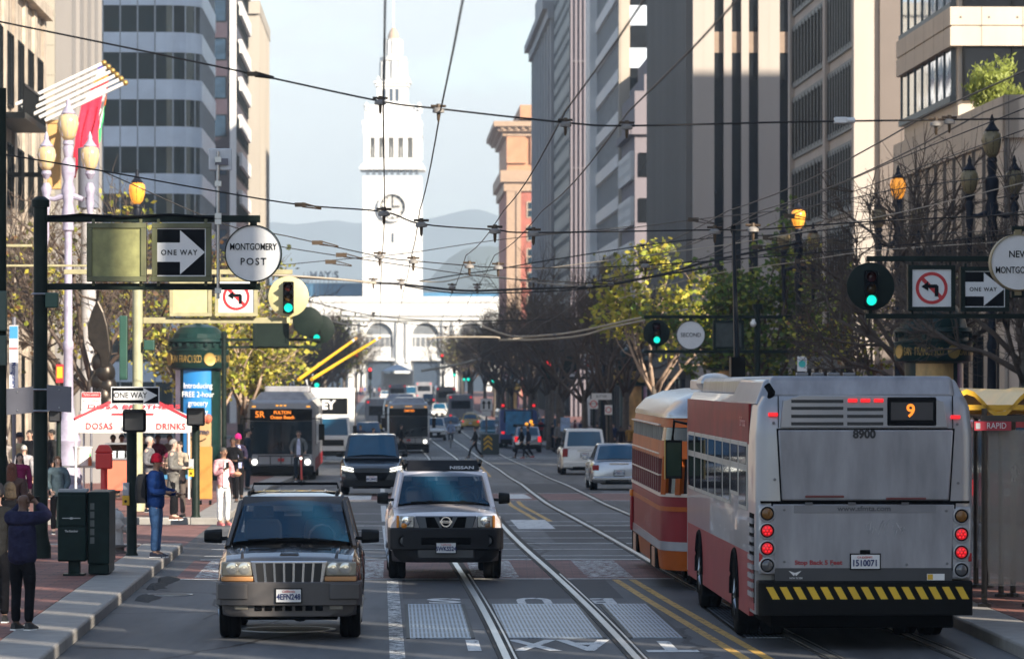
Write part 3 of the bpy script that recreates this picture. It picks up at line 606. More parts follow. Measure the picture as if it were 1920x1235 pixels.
def make_tree(name,label,seed,H=10.5,trunk=3.2,limbs=6,leaf=0,lmats=None,tw=twigm,pollard=.5,spread=1.,dens=1.,lsize=.16,only_tip=False):
    rnd=random.Random(seed); root=thing(name,label,'tree',(0,0,0),0)
    tk=M(bark); tr=.19; lean=Vector((rnd.uniform(-.3,.3),rnd.uniform(-.3,.3),0))
    p0=Vector((0,0,-.3)); p1=Vector((0,0,trunk))+lean*.5
    tk.tube([p0,(p0+p1)/2+lean*.1,p1,p1+Vector((0,0,.5))],[tr*1.35,tr,tr*.85,tr*.6],9)
    tk.build('trunk',root,smooth=180)
    br=M(tw); ends=[]
    def rdir(d,a):
        v=Vector((rnd.gauss(0,1),rnd.gauss(0,1),rnd.gauss(0,1))); v=(v-d*v.dot(d)).normalized(); return (d*math.cos(a)+v*math.sin(a)).normalized()
    def limb(p,d,l,r,lev):
        n=3 if lev<3 else 2; pts=[p]; q=p.copy(); dd=d.copy()
        for i in range(n):
            dd=(rdir(dd,rnd.uniform(.1,.42))+Vector((0,0,.16 if lev<2 else .08))).normalized(); q=q+dd*l/n; pts.append(q.copy())
        br.tube(pts,[r*(1-.5*i/n) for i in range(n+1)],6 if lev==0 else 4 if lev==1 else 3,caps=lev<2)
        if lev>=2: ends.extend(pts[1:])
        if lev==3: return
        k={0:rnd.randint(4,6),1:rnd.randint(4,6),2:rnd.randint(4,7)}[lev]; k=max(2,int(k*dens))
        for i in range(k):
            f=rnd.uniform(.3,1) if i else 1; j=min(n-1,int(f*n)); b=pts[j].lerp(pts[j+1],f*n-j)
            a=rnd.uniform(.35,1.0); sc={0:.52,1:.5,2:.62}[lev]
            limb(b,rdir(dd if rnd.random()<.6 else d,a),l*sc*rnd.uniform(.7,1.2),max(r*.45,.011),lev+1)
        if lev==1 and rnd.random()<pollard:
            br.ball(pts[-1],(r*1.5,r*1.5,r*1.4),6,4)
            for i in range(int(8*dens)): limb(pts[-1],(rdir(d,rnd.uniform(.1,1.1))+Vector((0,0,.3))).normalized(),rnd.uniform(.7,1.6),.013,3)
    for i in range(limbs):
        a=2*math.pi*i/limbs+rnd.uniform(-.4,.4); d=Vector((math.cos(a)*.75*spread,math.sin(a)*.75*spread,rnd.uniform(.75,1.25))).normalized()
        limb(p1+Vector((0,0,rnd.uniform(-.5,.3))),d,(H-trunk)*rnd.uniform(.45,.62),tr*.5,0)
    limb(p1,Vector((0,0,1)),(H-trunk)*.6,tr*.6,0)
    crown=br.build('crown',root,smooth=180,fix=False)
    if leaf:
        lf=M(lmats[0]); clus=[rnd.random()<.55 for _ in ends]
        for _ in range(leaf):
            i=rnd.randrange(len(ends)); 
            if not clus[i] and rnd.random()<.75: continue
            c=ends[i]+Vector((rnd.gauss(0,.22),rnd.gauss(0,.22),rnd.gauss(0,.2)-.08)); lf.use(rnd.choice(lmats))
            u=Vector((rnd.gauss(0,1),rnd.gauss(0,1),rnd.gauss(0,.6))).normalized(); w=u.cross(Vector((rnd.gauss(0,1),rnd.gauss(0,1),rnd.gauss(0,1)))).normalized(); s=lsize*rnd.uniform(.6,1.3)
            lf.add([c-u*s*.6,c+w*s*.5,c+u*s*.7,c-w*s*.5],[(0,1,2,3)])
        lf.build('leaves',crown,fix=False)
    return root
used={}
TG='street trees along the pavements'
protos={
 'bare':lambda l:make_tree('bare_plane_tree',l,1),
 'bare2':lambda l:make_tree('bare_plane_tree',l,2,H=11,limbs=5,pollard=.8),
 'knobby':lambda l:make_tree('pollarded_plane_tree',l,3,H=9.6,trunk=3.6,limbs=8,pollard=1,spread=1.5,dens=1.05),
 'sparse':lambda l:make_tree('plane_tree',l,4,leaf=2600,lmats=[lg2,ly,lyg,lb],lsize=.17),
 'green':lambda l:make_tree('leafy_plane_tree',l,5,H=10.2,leaf=9500,lmats=[lg,lg,lg2,lg,lyg],lsize=.19),
 'yellow':lambda l:make_tree('yellowing_plane_tree',l,6,H=10.4,leaf=3400,lmats=[ly,lyg,ly,lg2,lyg],tw=twigl,lsize=.24,dens=.72),
 'lowyellow':lambda l:make_tree('yellowing_plane_tree',l,8,H=7.4,trunk=2.4,leaf=5200,lmats=[ly,lyg,lg2,ly],tw=twigl,lsize=.19,spread=1.4)}
TREES=[(-10.4,150,'bare',1.05,.3,'bare plane tree with seed balls behind the dark mast and the sunlit lamp column'),
(-12.2,160,'sparse',1.08,1.2,'thin tree with a few green leaves rising below the curved tower'),
(-9.2,186,'sparse',1.05,2.6,'half bare tree with yellow spots behind the green kiosk'),
(-6.1,176,'lowyellow',1.0,.5,'low sunlit tree with yellow green leaves beside the left bus'),
(-8.3,205,'lowyellow',1.0,2.5,'second sunlit yellowing tree farther behind the kiosk'),
(-13.3,172,'bare2',1.0,4,'bare tree against the cream stone building'),
(-7.6,232,'bare',1.0,3.,'dark bare tree left of the trolley poles'),(-7.8,262,'sparse',1.,5,'brownish half leafed tree behind the trolley poles'),(-7.8,300,'bare2',1.,1,'bare tree behind the white truck on the left'),
(-8,350,'bare',1.,2,'distant bare tree left of the clock tower, third from the white truck'),(-8,400,'bare2',1.05,3,'distant bare tree on the left pavement beside the dark tower'),(-8.2,460,'bare',1.1,4,'far bare tree on the left below the blue roofed terminal wing'),(-8.4,530,'bare2',1.1,5,'very far bare tree on the left before the terminal arches'),(-8.6,620,'bare',1.1,0,'last dark tree on the left near the terminal arches'),
(15.2,121,'knobby',1.05,.4,'large knobby bare plane tree with a tangle of twigs at the right edge'),
(16.5,111,'knobby',.95,1.7,'large bare tangled tree cut by the right edge in front of the dull lamp'),
(16.6,137,'knobby',.9,2.4,'bare tangled tree between the right kiosk and the lit lamp'),
(15.6,179,'green',1.02,1.,'leafy green tree in front of the ribbed tower on the right'),
(17.8,156,'sparse',.85,3.3,'half leafed olive tree behind the right signal frame'),
(12.3,200,'yellow',1.0,.8,'sunlit tree with yellow green leaves and twigs coloured as sunlit right of centre'),
(11.4,222,'bare2',1.0,1.9,'bare brown tree behind the street name SECOND'),(11.2,246,'bare',1.0,.2,'bare brown tree left of the wood coloured kiosk'),(12.6,262,'bare2',1.02,5,'bare tree in front of the white pier tower'),(11.2,285,'bare',1.02,3,'brown bare tree in front of the mauve slab tower'),(11.4,318,'bare',1.05,4,'bare tree on the right, below the pale grey tower'),
(11.2,360,'bare2',1.05,1,'distant bare tree on the right before the brick building'),(11.2,400,'bare',1.05,2,'distant tree over the far kiosk on the right'),(11.2,450,'bare2',1.05,3,'distant bare tree on the right behind the green far signal'),(11.2,520,'bare',1.1,5,'far bare tree below the brick cornice building'),(11.2,600,'bare2',1.1,1,'far bare tree right of the clock tower'),(11.2,680,'sparse',1.1,1,'farthest tree with green leaves beside the terminal wall')]
rr=random.Random(77)
for i,t in enumerate((235,256,274,300,338,378,425,475,500,560,640,720,800)): TREES.append((rr.uniform(9.6,13.5),t+rr.uniform(-4,4),('bare','bare2','bare')[i%3],rr.uniform(1.05,1.25),rr.uniform(0,6),f'{("first","second","third","fourth","fifth","sixth","seventh","eighth","ninth","tenth","eleventh","twelfth","thirteenth")[i]} of the inner row of bare trees on the right pavement, counted from the streetcar'))
for i,(s_,t) in enumerate(((-8.5,325),(-7.4,375),(-7.6,425),(-8,495),(-7.2,570),(-7.4,660),(-6.6,740),(-6.2,820),(-9,800),(-14,840),(10,830),(14,850),(20,850))): TREES.append((s_,t,('bare2','bare','sparse')[i%3],rr.uniform(1.05,1.25),rr.uniform(0,6),f'{("first","second","third","fourth","fifth","sixth","seventh","eighth","ninth","tenth","eleventh","twelfth","thirteenth")[i]} of the far inner trees before the terminal, counted from the white truck'))
for s,t,k,sc,rz,lab in TREES:
    if k not in used: o=protos[k](lab); used[k]=o; o['group']=TG
    else: o=dup(used[k],label=lab)
    o.location=W(s,t,.1); o.rotation_euler=(0,0,rz); o.scale=(sc,sc,sc)
def shrub(label,loc,r,h,n,seed):
    rnd=random.Random(seed); root=thing('terrace_shrub',label,'shrub',loc,0,'shrubs on the terrace'); m=M(twigm); l=M(shr)
    for i in range(14):
        a=rnd.uniform(0,6.28); e=Vector((math.cos(a)*r*rnd.uniform(.2,1),math.sin(a)*r*rnd.uniform(.2,1),h*rnd.uniform(.6,1.05))); m.tube([(0,0,0),e*.5+Vector((0,0,h*.1)),e],[.03,.02,.008],4)
        for j in range(n//14):
            f=rnd.uniform(.3,1.05); c=e*f+Vector((rnd.gauss(0,.16),rnd.gauss(0,.16),rnd.gauss(0,.14))); u=Vector((rnd.gauss(0,1),rnd.gauss(0,1),1.2)).normalized(); w=u.cross(Vector((rnd.gauss(0,1),rnd.gauss(0,1),rnd.gauss(0,1)))).normalized(); s=.11*rnd.uniform(.6,1.3)
            l.add([c-u*s,c+w*s*.35,c+u*s,c-w*s*.35],[(0,1,2,3)])
    m.build('stem',root); l.build('foliage',root,fix=False)
zt=Z(176,148.7)+zg(148.7)
shrub('large sunlit yellow green shrub on the terrace',P(1850,190,158)*1+Vector((0,0,-.6)),1.0,2.0,3200,1)
shrub('small shrub at the very edge of the terrace',P(1905,195,157)+Vector((0,0,-.5)),.9,1.0,1500,2)
# ---------------------------------------------------------------- sign frames, signals, lamps, kiosks
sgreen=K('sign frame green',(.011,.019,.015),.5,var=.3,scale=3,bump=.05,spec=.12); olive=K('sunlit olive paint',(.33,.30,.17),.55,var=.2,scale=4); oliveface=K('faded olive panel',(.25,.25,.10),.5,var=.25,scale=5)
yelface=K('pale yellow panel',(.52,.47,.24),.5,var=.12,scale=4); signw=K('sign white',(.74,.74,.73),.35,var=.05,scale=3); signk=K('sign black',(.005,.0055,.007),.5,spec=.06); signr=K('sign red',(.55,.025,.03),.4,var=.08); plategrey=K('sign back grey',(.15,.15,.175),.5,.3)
SW=F
def px2m(n,D): return n*D/F
def sbase(name,label,cat,px,py,D,group=None): return thing(name,label,cat,P(px,py,D),TH,group)
def frame_box(o,w,h,fr,face,dep=.22):
    m=M(fr); e=.09*w; m.box((-w/2,-.02,-h/2),(w/2,dep,h/2))
    for a,b in (((-w/2,-h/2),(w/2,-h/2+e)),((-w/2,h/2-e),(w/2,h/2)),((-w/2,-h/2+e),(-w/2+e,h/2-e)),((w/2-e,-h/2+e),(w/2,h/2-e))): m.box((a[0],-.06,a[1]),(b[0],-.018,b[1]))
    for x in (-.42*w,.38*w):
        for z0,z1 in ((h/2,h/2+.07),(-h/2-.07,-h/2)): m.box((x,.05,z0),(x+.05*w,.12,z1))
    m.build('sign_box',o,bev=.008)
    p=M(face); p.box((-w/2+e,-.03,-h/2+e),(w/2-e,-.019,h/2-e)); return p.build('panel',o),w-2*e,h-2*e
def blank_sign(label,x0,y0,x1,y1,D,fr,face):
    o=sbase('blank_sign',label,'sign',(x0+x1)/2,(y0+y1)/2,D,'square signs hung in the sign frames'); frame_box(o,px2m(x1-x0,D),px2m(y1-y0,D),fr,face)
def arrow_poly(w,h): return [(-w/2,-h*.2),(-w*.03,-h*.2),(-w*.03,-h*.46),(w*.48,0),(-w*.03,h*.46),(-w*.03,h*.2),(-w/2,h*.2)]
def oneway_sign(label,x0,y0,x1,y1,D,fr):
    o=sbase('one_way_sign',label,'sign',(x0+x1)/2,(y0+y1)/2,D,'square signs hung in the sign frames'); p,w,h=frame_box(o,px2m(x1-x0,D),px2m(y1-y0,D),fr,signk)
    m=M(signw); m.prism(arrow_poly(w,h),-.037,-.031); e=.02*w; 
    for a,b in (((-w/2,-h/2),(w/2,-h/2+e)),((-w/2,h/2-e),(w/2,h/2)),((w/2-e,-h/2+e),(w/2,h/2-e))): m.box((a[0],-.034,a[1]),(b[0],-.031,b[1]))
    m.build('arrow',p); text('ONE WAY',h*.155,signk,p,(-w*.05,-.041,-.01*h),bold=.002,sp=1.2,sx=.92)
def noleft(o,w,h,z=0,par=None,yo=-.031):
    par=par or o; r=min(w,h)*.43; m=M(signr); m.lathe([(r*.8,yo),(r*.8,yo-.006),(r,yo-.006),(r,yo),(r*.8,yo)],40,(0,0,z),'y'); m.add([(-r*.65,yo-.004,z+r*.48),(-r*.48,yo-.004,z+r*.65),(r*.65,yo-.004,z-r*.48),(r*.48,yo-.004,z-r*.65)],[(0,1,2,3)]); m.build('prohibition_ring',par)
    m=M(signk); k=r*.95; m.prism([(k*x,z+k*y_) for x,y_ in ((.45,-.55),(.45,.12),(.33,.24),(-.22,.24),(-.22,.44),(-.68,.1),(-.22,-.2),(-.22,0),(.2,0),(.2,-.55))],yo-.009,yo-.005); m.build('turn_arrow',par)
def noleft_sign(label,x0,y0,x1,y1,D,fr):
    o=sbase('no_left_turn_sign',label,'sign',(x0+x1)/2,(y0+y1)/2,D,'square signs hung in the sign frames'); p,w,h=frame_box(o,px2m(x1-x0,D),px2m(y1-y0,D),fr,signw); noleft(o,w,h,par=p)
def round_sign(label,cx,cy,r,D,lines,rim=None):
    o=sbase('round_street_sign',label,'sign',cx,cy,D,'round street name signs'); R_=px2m(r,D); m=M(rim or sgreen)
    m.lathe([(R_*.95,.24),(R_,.2),(R_,-.06),(R_*.965,-.07),(R_*.965,-.04)],48,ax='y'); m.box((-R_*.12,0,R_*.98),(R_*.12,.12,R_*1.16)); m.box((-R_*.12,0,-R_*1.16),(R_*.12,.12,-R_*.98)); m.build('rim',o,smooth=40)
    m=M(signw); m.lathe([(R_*.965,-.045),(0,-.05)],48,ax='y'); f=m.build('face',o)
    for s,dz_,sz,sp,sx in lines: text(s,R_*sz,signk,f,(0,-.058,R_*dz_),bold=.0015,sp=sp,sx=sx)
def signal_head(par,zs,r,lit,y=-.08,hb=True):
    if hb:
        m=M(signk); m.box((-r*1.25,y,min(zs)-r*1.25),(r*1.25,y+.2,max(zs)+r*1.25)); m.build('housing',par,bev=.02)
    for i,z in enumerate(zs):
        m=M(signk); pts=[]
        for k in range(13):
            a=R(-50)+R(280)*k/12; pts.append((math.cos(a),math.sin(a)))
        m.loft([[(x*r*1.08,y,z+q*r*1.08) for x,q in pts],[(x*r*1.08,y-.02-.22*(.35+.65*max(0,(q+.4))/1.4),z+q*r*1.08) for x,q in pts]],caps=False,closed=False)
        m.build('visor',par,smooth=180)
        col={'g':greenl,'r':redsig,'a':amberl}[lit] if lit=='rag'[i] else [K('dead red lens',(.06,.012,.01),.2),K('dead amber lens',(.08,.045,.012),.2),K('dead green lens',(.012,.05,.04),.2)][i]
        m=M(col); m.lathe([(r,y-.01),(r*.7,y-.035),(0,y-.045)],20,(0,0,z),'y'); m.build('lens',par,smooth=60)
def disc_signal(label,cx,cy,r,D,zs,rl,lit,face,dx=0):
    o=sbase('traffic_signal',label,'traffic light',cx,cy,D,'traffic signals with round backplates'); R_=px2m(r,D); m=M(face); m.lathe([(R_*.97,.03),(R_,.02),(R_,-.02),(R_*.96,-.03),(0,-.03)],44,ax='y'); m.box((-.04,-.01,-R_*1.3),(.04,.06,-R_)); m.build('backplate',o,smooth=40)
    if not zs: return
    h=bpy.data.objects.new('signal_head',None); COL.objects.link(h); h.parent=o; h.location=(px2m(dx,D),0,0)
    signal_head(h,[px2m(cy-z,D) for z in zs],px2m(rl,D),lit,-.19)
def mast(label,px,w,D,ytop,beams,mat,bm=None,base=True,cap=True,bt=.14):
    o=thing('sign_mast',label,'mast',at(px,D,.1),TH); h=sy(ytop,D)-.1; r=px2m(w,D)/2; m=M(mat)
    m.lathe([(r*1.5,-.4),(r*1.5,.25),(r*1.25,.35),(r*1.05,.5),(r,h)],12)
    if cap: m.lathe([(r*1.3,h-.02),(r*1.3,h+.1),(r*.6,h+.16)],12)
    m.build('pole',o,smooth=40)
    for y0,y1,xa,xb in beams:
        m=M(bm or mat); m.box((px2m(xa-px,D),.04,sy(y1,D)-.1),(px2m(xb-px,D),.04+bt,sy(y0,D)-.1)); m.build('beam',o,bev=.008)
    return o
def extra(o,name,fn,mat,**k): m=M(mat); fn(m); return m.build(name,o,**k)
# left near frame
D=73; o=mast('dark mast at the left kerb carrying two square signs and the round street name sign',76,26,D,386,[(403,416,84,487),(531,543,84,487)],sgreen)
L_=lambda px,py,D=73,p0=76:(px2m(px-p0,D),0,sy(py,D)-.1)
def f(m):
    x,y,z=L_(88,563); m.box((x-.02,-.15,z-.13),(x+.2,.12,z+.13))
extra(o,'relay_box',f,K('box green',(.02,.07,.05),.4),bev=.02)
for yy in (551,730,770): M(steel).lathe([(.15,L_(76,yy)[2]-.015),(.165,L_(76,yy)[2]),(.15,L_(76,yy)[2]+.015)],12).build('clamp',o)
def f(m): m.tube([L_(92,408),L_(150,402),L_(230,407),L_(320,402),L_(400,408)],.022,5)
extra(o,'cable',f,black)
for (x0,x1,y0,y1,a,lab) in ((3,62,727,776,-.09,'weathered grey sign plate turned away on the left of the mast'),(88,134,723,771,.09,'weathered grey sign plate turned away on the right of the mast')):
    p=sbase('sign_plate',lab,'sign',(x0+x1)/2,(y0+y1)/2,D-.3,'grey sign plates seen from behind'); w,h=px2m(x1-x0,D)/2,px2m(y1-y0,D)/2; m=M(plategrey); m.prism([(-w,-h+a*w),(w,-h-a*w),(w,h-a*w),(-w,h+a*w)],-.01,.01); m.build('plate',p,bev=.003); m=M(steel)
    for z in (-h*.7,h*.7): m.ball((0,-.012,z),.015,8,5)
    m.build('bolt',p)
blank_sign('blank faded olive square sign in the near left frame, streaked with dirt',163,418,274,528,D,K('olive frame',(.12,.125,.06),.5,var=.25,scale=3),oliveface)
oneway_sign('one way arrow sign between the blank olive sign and the round street sign',285,418,396,528,D,K('olive frame',(0,0,0)))
round_sign('round white sign reading MONTGOMERY POST',475,475,53.5,D,[('MONTGOMERY',.22,.33,.98,.72),('POST',-.30,.35,1.25,.95)])
o=sbase('wireless_antenna','flat white antenna panel on a grey conduit above the one way sign','antenna',409,560,D-.2); m=M(steel); m.tube([(0,0,0),(0,0,px2m(275,D))],.028,8)
for y in (545,416,405,345,300): z=px2m(560-y,D); m.cb((0,0,z),(.11,.09,.09))
m.build('conduit',o); m=M(K('antenna white',(.6,.62,.64),.5)); w=px2m(20,D); m.box((-w+.02,.02,px2m(240,D)),(w+.05,.12,px2m(281,D))); pa=m.build('panel',o,bev=.02)
m=M(white); z=px2m(332,D)
m=M(plategrey); m.box((-.05,-.03,px2m(250,D)),(.17,.02,px2m(262,D))); m.build('bracket',o)
# pedestrian signal under the plate
def ped_signal(label,px,py0,py1,D,lit=True):
    o=sbase('pedestrian_signal',label,'pedestrian signal',px,(py0+py1)/2,D,'pedestrian signals'); h=px2m(py1-py0,D); m=M(signk); m.box((-h*.5,-.12,-h/2),(h*.5,.15,h/2)); m.build('housing',o,bev=.04)
    m=M(K('dead hand face',(.03,.03,.032),.3)); m.box((-h*.4,-.125,-h*.4),(h*.4,-.121,h*.4)); m.build('face',o); m=M(signk); m.box((-h*.46,-.3,h*.36),(h*.46,-.12,h*.42)); m.build('visor',o); return o
def post(label,px,w,D,ytop,mat,button=None):
    o=thing('signal_post',label,'post',at(px,D,.14),TH); h=sy(ytop,D)-.14; r=px2m(w,D)/2; m=M(mat); m.lathe([(r*1.25,-.3),(r*1.25,.03),(r,.06),(r,h)],12); m.build('pole',o,smooth=40)
    if button:
        x=px2m(button[0]-px,D); z=sy(button[1],D)-.14; m=M(K('button yellow',(.75,.42,.02),.4)); m.box((x-.06,-.2,z-.15),(x+.06,-.05,z+.02)); m.use(signk); m.lathe([(.03,-.205),(.0,-.21)],10,(x,0,z-.08),'y'); m.use(K('sticker grey',(.4,.4,.42),.5)); m.box((x-.055,-.19,z+.02),(x+.055,-.06,z+.24)); m.build('push_button',o,bev=.008)
    return o
post('dark signal post on the pavement beside the red capped man',247,19,74,775,sgreen,(237,930)); ped_signal('black pedestrian signal housing over the stall',252,767,810,73.6)
o=sbase('one_way_plate','small black one way plate with white arrow above the food stall','sign',253.5,741,73.4); w,h=px2m(91,73.4),px2m(33,73.4); m=M(signw); m.box((-w/2,0,-h/2),(w/2,.02,h/2)); m.build('plate',o,bev=.004); m=M(signk); m.box((-w/2+.02,-.005,-h/2+.02),(w/2-.02,-.001,h/2-.02)); fld=m.build('field',o)
m=M(signw); m.prism([(-w*.44,-h*.26),(w*.17,-h*.26),(w*.17,-h*.42),(w*.46,0),(w*.17,h*.42),(w*.17,h*.26),(-w*.44,h*.26)],-.010,-.006); m.build('arrow',fld); text('ONE WAY',h*.46,signk,fld,(-w*.10,-.012,0),bold=.001,sx=.88)
post('dark signal post with yellow button at the far corner',367,15,95,790,sgreen,(359,880)); ped_signal('black pedestrian signal on the far corner post beside the kiosk',367,764,798,94.7)
post('thin dark post behind the left mast',110,9,92,790,sgreen); ped_signal('lit dark pedestrian signal under the grey plate',103,768,791,91.8)
# second left frame (sunlit)
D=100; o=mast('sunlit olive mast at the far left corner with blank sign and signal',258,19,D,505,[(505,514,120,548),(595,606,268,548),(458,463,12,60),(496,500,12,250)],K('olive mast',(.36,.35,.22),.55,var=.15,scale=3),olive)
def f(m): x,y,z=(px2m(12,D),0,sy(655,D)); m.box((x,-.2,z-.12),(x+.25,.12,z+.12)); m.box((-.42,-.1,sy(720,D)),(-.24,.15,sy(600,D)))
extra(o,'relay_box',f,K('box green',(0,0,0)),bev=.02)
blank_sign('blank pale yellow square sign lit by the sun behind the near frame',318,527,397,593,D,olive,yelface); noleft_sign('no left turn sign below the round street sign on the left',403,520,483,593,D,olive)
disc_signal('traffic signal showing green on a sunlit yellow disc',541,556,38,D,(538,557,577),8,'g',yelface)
# third left frame in shade
D=135; o=mast('dark sign frame in shade behind the sunlit signal',420,9,D,630,[(634,639,412,600),(648,653,412,600),(597,601,470,600)],sgreen)
blank_sign('dark green blank sign in the shaded far frame on the left',474,600,542,650,D,sgreen,sgreen); disc_signal('round dark signal disc seen from behind below the sunlit signal',577,603,28,D-.4,(),8,'x',sgreen); disc_signal('far traffic signal showing green half hidden by a dark disc',600,617,27,D+3,(602,617,633),6,'g',sgreen,dx=-6)
# right near frame
D=90; o=mast('dark mast off the right edge carrying the signal and two square signs',1935,24,D,440,[(480,490,1625,1930),(588,597,1622,1930)],sgreen)
disc_signal('traffic signal showing green on a dark disc at the right',1632,537,45,D,(519,541,563),9.5,'g',sgreen); noleft_sign('no left turn sign between the right signal and the one way sign',1702,497,1791,583,D,sgreen); oneway_sign('one way arrow sign partly hidden by the round sign on the right',1801,500,1892,584,D,sgreen)
round_sign('round sign reading NEW MONTGOMERY cut by the right edge',1909,492,53,73,[('NEW',.28,.34,1,.9),('MONTGOMERY',-.28,.33,.98,.72)],K('brass rim',(.25,.2,.1),.5))
mast('dark mast beyond the right edge holding the round street sign',1985,24,73,400,[(424,433,1897,1990),(546,558,1897,1990)],sgreen)
# frame of the next street
D=160; o=mast('dark mast with the street name SECOND and a green signal',1501,15,D,575,[(591,597,1207,1500),(656,662,1207,1500)],sgreen)
disc_signal('traffic signal showing green left of the street name SECOND',1231,624,25,D,(612,625,637),6,'g',sgreen); round_sign('round white sign reading SECOND',1295,628,27,D,[('SECOND',0,.40,1,.88)]); blank_sign('dark weathered square sign right of the street name SECOND',1337,600,1395,655,D,sgreen,K('dark weathered panel',(.035,.045,.04),.5,var=.5,scale=4))
o=thing('camera_post','grey post with small white dome camera beside the street sign SECOND','post',at(1420,158,.1),TH); m=M(sgreen); m.lathe([(.12,-.3),(.11,sy(575,158))],10); m.lathe([(.19,sy(585,158)),(.19,sy(575,158))],10); m.build('pole',o); m=M(white); m.ball((-.16,-.1,sy(612,158)),.12,10,8); m.box((-.2,-.05,sy(608,158)),(.05,.05,sy(603,158))); m.build('dome_camera',o,smooth=60)
# far frames
D=275; mast('far dark mast with red signal and no left turn sign',1168,9,D,650,[(655,660,1015,1165),(706,710,1015,1165)],sgreen)
disc_signal('traffic signal showing red in the distance',1030,690,17,D,(680,691,702),6,'r',sgreen); disc_signal('dark signal disc seen from behind beside the far red signal',1067,684,16.5,D-1,(),5,'x',sgreen)
def far_noleft(label,cx,cy,w,D):
    o=sbase('no_left_turn_sign',label,'sign',cx,cy,D,'small far turn signs'); W_=px2m(w,D); m=M(signw); m.box((-W_/2,0,-W_/2),(W_/2,.03,W_/2)); m.box((-W_*.36,0,-W_*.85),(W_*.36,.02,-W_*.55)); p=m.build('plate',o); noleft(o,W_,W_,par=p,yo=-.004)
far_noleft('small no left turn sign with a plate below beside the far red signal',1110,676,30,D); far_noleft('small turn sign half hidden behind a dark disc',1074,686,27,D+2)
D=430; mast('very far sign frame with a green signal above the blue truck',985,6,D,695,[(698,701,910,985),(721,724,910,985)],sgreen); disc_signal('very far green traffic signal left of the tiny turn sign',922,708,10,D,(700,708,716),3.6,'g',sgreen); far_noleft('tiny no left turn sign beside the very far green signal',949,709,18,D)
o=sbase('one_way_plate','tiny white arrow sign right of the tiny turn sign','sign',972,711,D); m=M(signw); m.prism(arrow_poly(px2m(17,D),px2m(17,D)),0,.05); m.build('arrow',o)
def small_signal(label,px,py,D,lit):
    o=sbase('traffic_signal',label,'traffic light',px,py,D,'far traffic signals'); m=M(signk); m.box((-.2,0,-.7),(.2,.25,.7)); m.build('housing',o,bev=.03); c={'g':greenl,'r':redsig}[lit]; m=M(c); m.lathe([(.19,-.01),(0,-.06)],12,(0,0,.45 if lit=='r' else -.45),'y'); m.build('lens',o)
    m=M(sgreen); m.lathe([(.08,0),(.08,-(P(px,py,D).z-zg(D)))],8,(0,.2,0)); m.build('pole',o)
for px,py,D,l,lab in ((852,696,560,'g','farthest green signal left of a bare trunk'),(878,704,520,'g','rightmost of the paired far green signals'),(870,705,600,'g','smaller of the paired far green signals'),(669,671,620,'r','far red signal in front of the left terminal arch'),(829,672,640,'r','far red signal in front of the right terminal arch'),(594,711,330,'g','small green signal under the trolley poles'),(694,700,500,'r','tiny red signal among the far traffic')): small_signal(lab,px,py,D,l)
# lane sign and chevron island
o=thing('lane_sign','white lane arrow sign on a post behind the chevron barrier','sign',at(912,262,0),TH); m=M(plategrey); m.lathe([(.06,0),(.06,sy(745,262))],8); m.build('pole',o); m=M(signw); w=px2m(22,262)/2; m.box((-w,-.1,sy(769,262)),(w,-.06,sy(747,262))); m.box((-w*.75,-.1,sy(780,262)),(w*.75,-.06,sy(770,262))); p=m.build('plate',o)
m=M(signk); 
for x in (-w*.45,w*.45):
    z=sy(763,262); m.box((x-.05,-.11,z-.1),(x+.05,-.105,z+.3)); m.prism([(x-.14,z+.22),(x+.14,z+.22),(x,z+.42)],-.11,-.105)
m.build('arrow',p)
o=thing('chevron_barrier','dark traffic island barrier with yellow chevrons behind the walking man','barrier',at(918,252,0),TH); m=M(K('barrier dark',(.03,.05,.055),.6)); x0,x1=px2m(903-918,252),px2m(936-918,252); m.box((x0,0,-.2),(x1,3,sy(813,252))); m.build('block',o,bev=.05); m=M(K('chevron yellow',(.7,.42,.03),.5)); 
for k in range(3):
    z=.25+k*.27; c=px2m(-3,252); w=px2m(8,252); m.prism([(c-w,z),(c,z+.22),(c+w,z),(c+w,z+.14),(c,z+.36),(c-w,z+.14)],-.02,0)
m.build('chevrons',o)
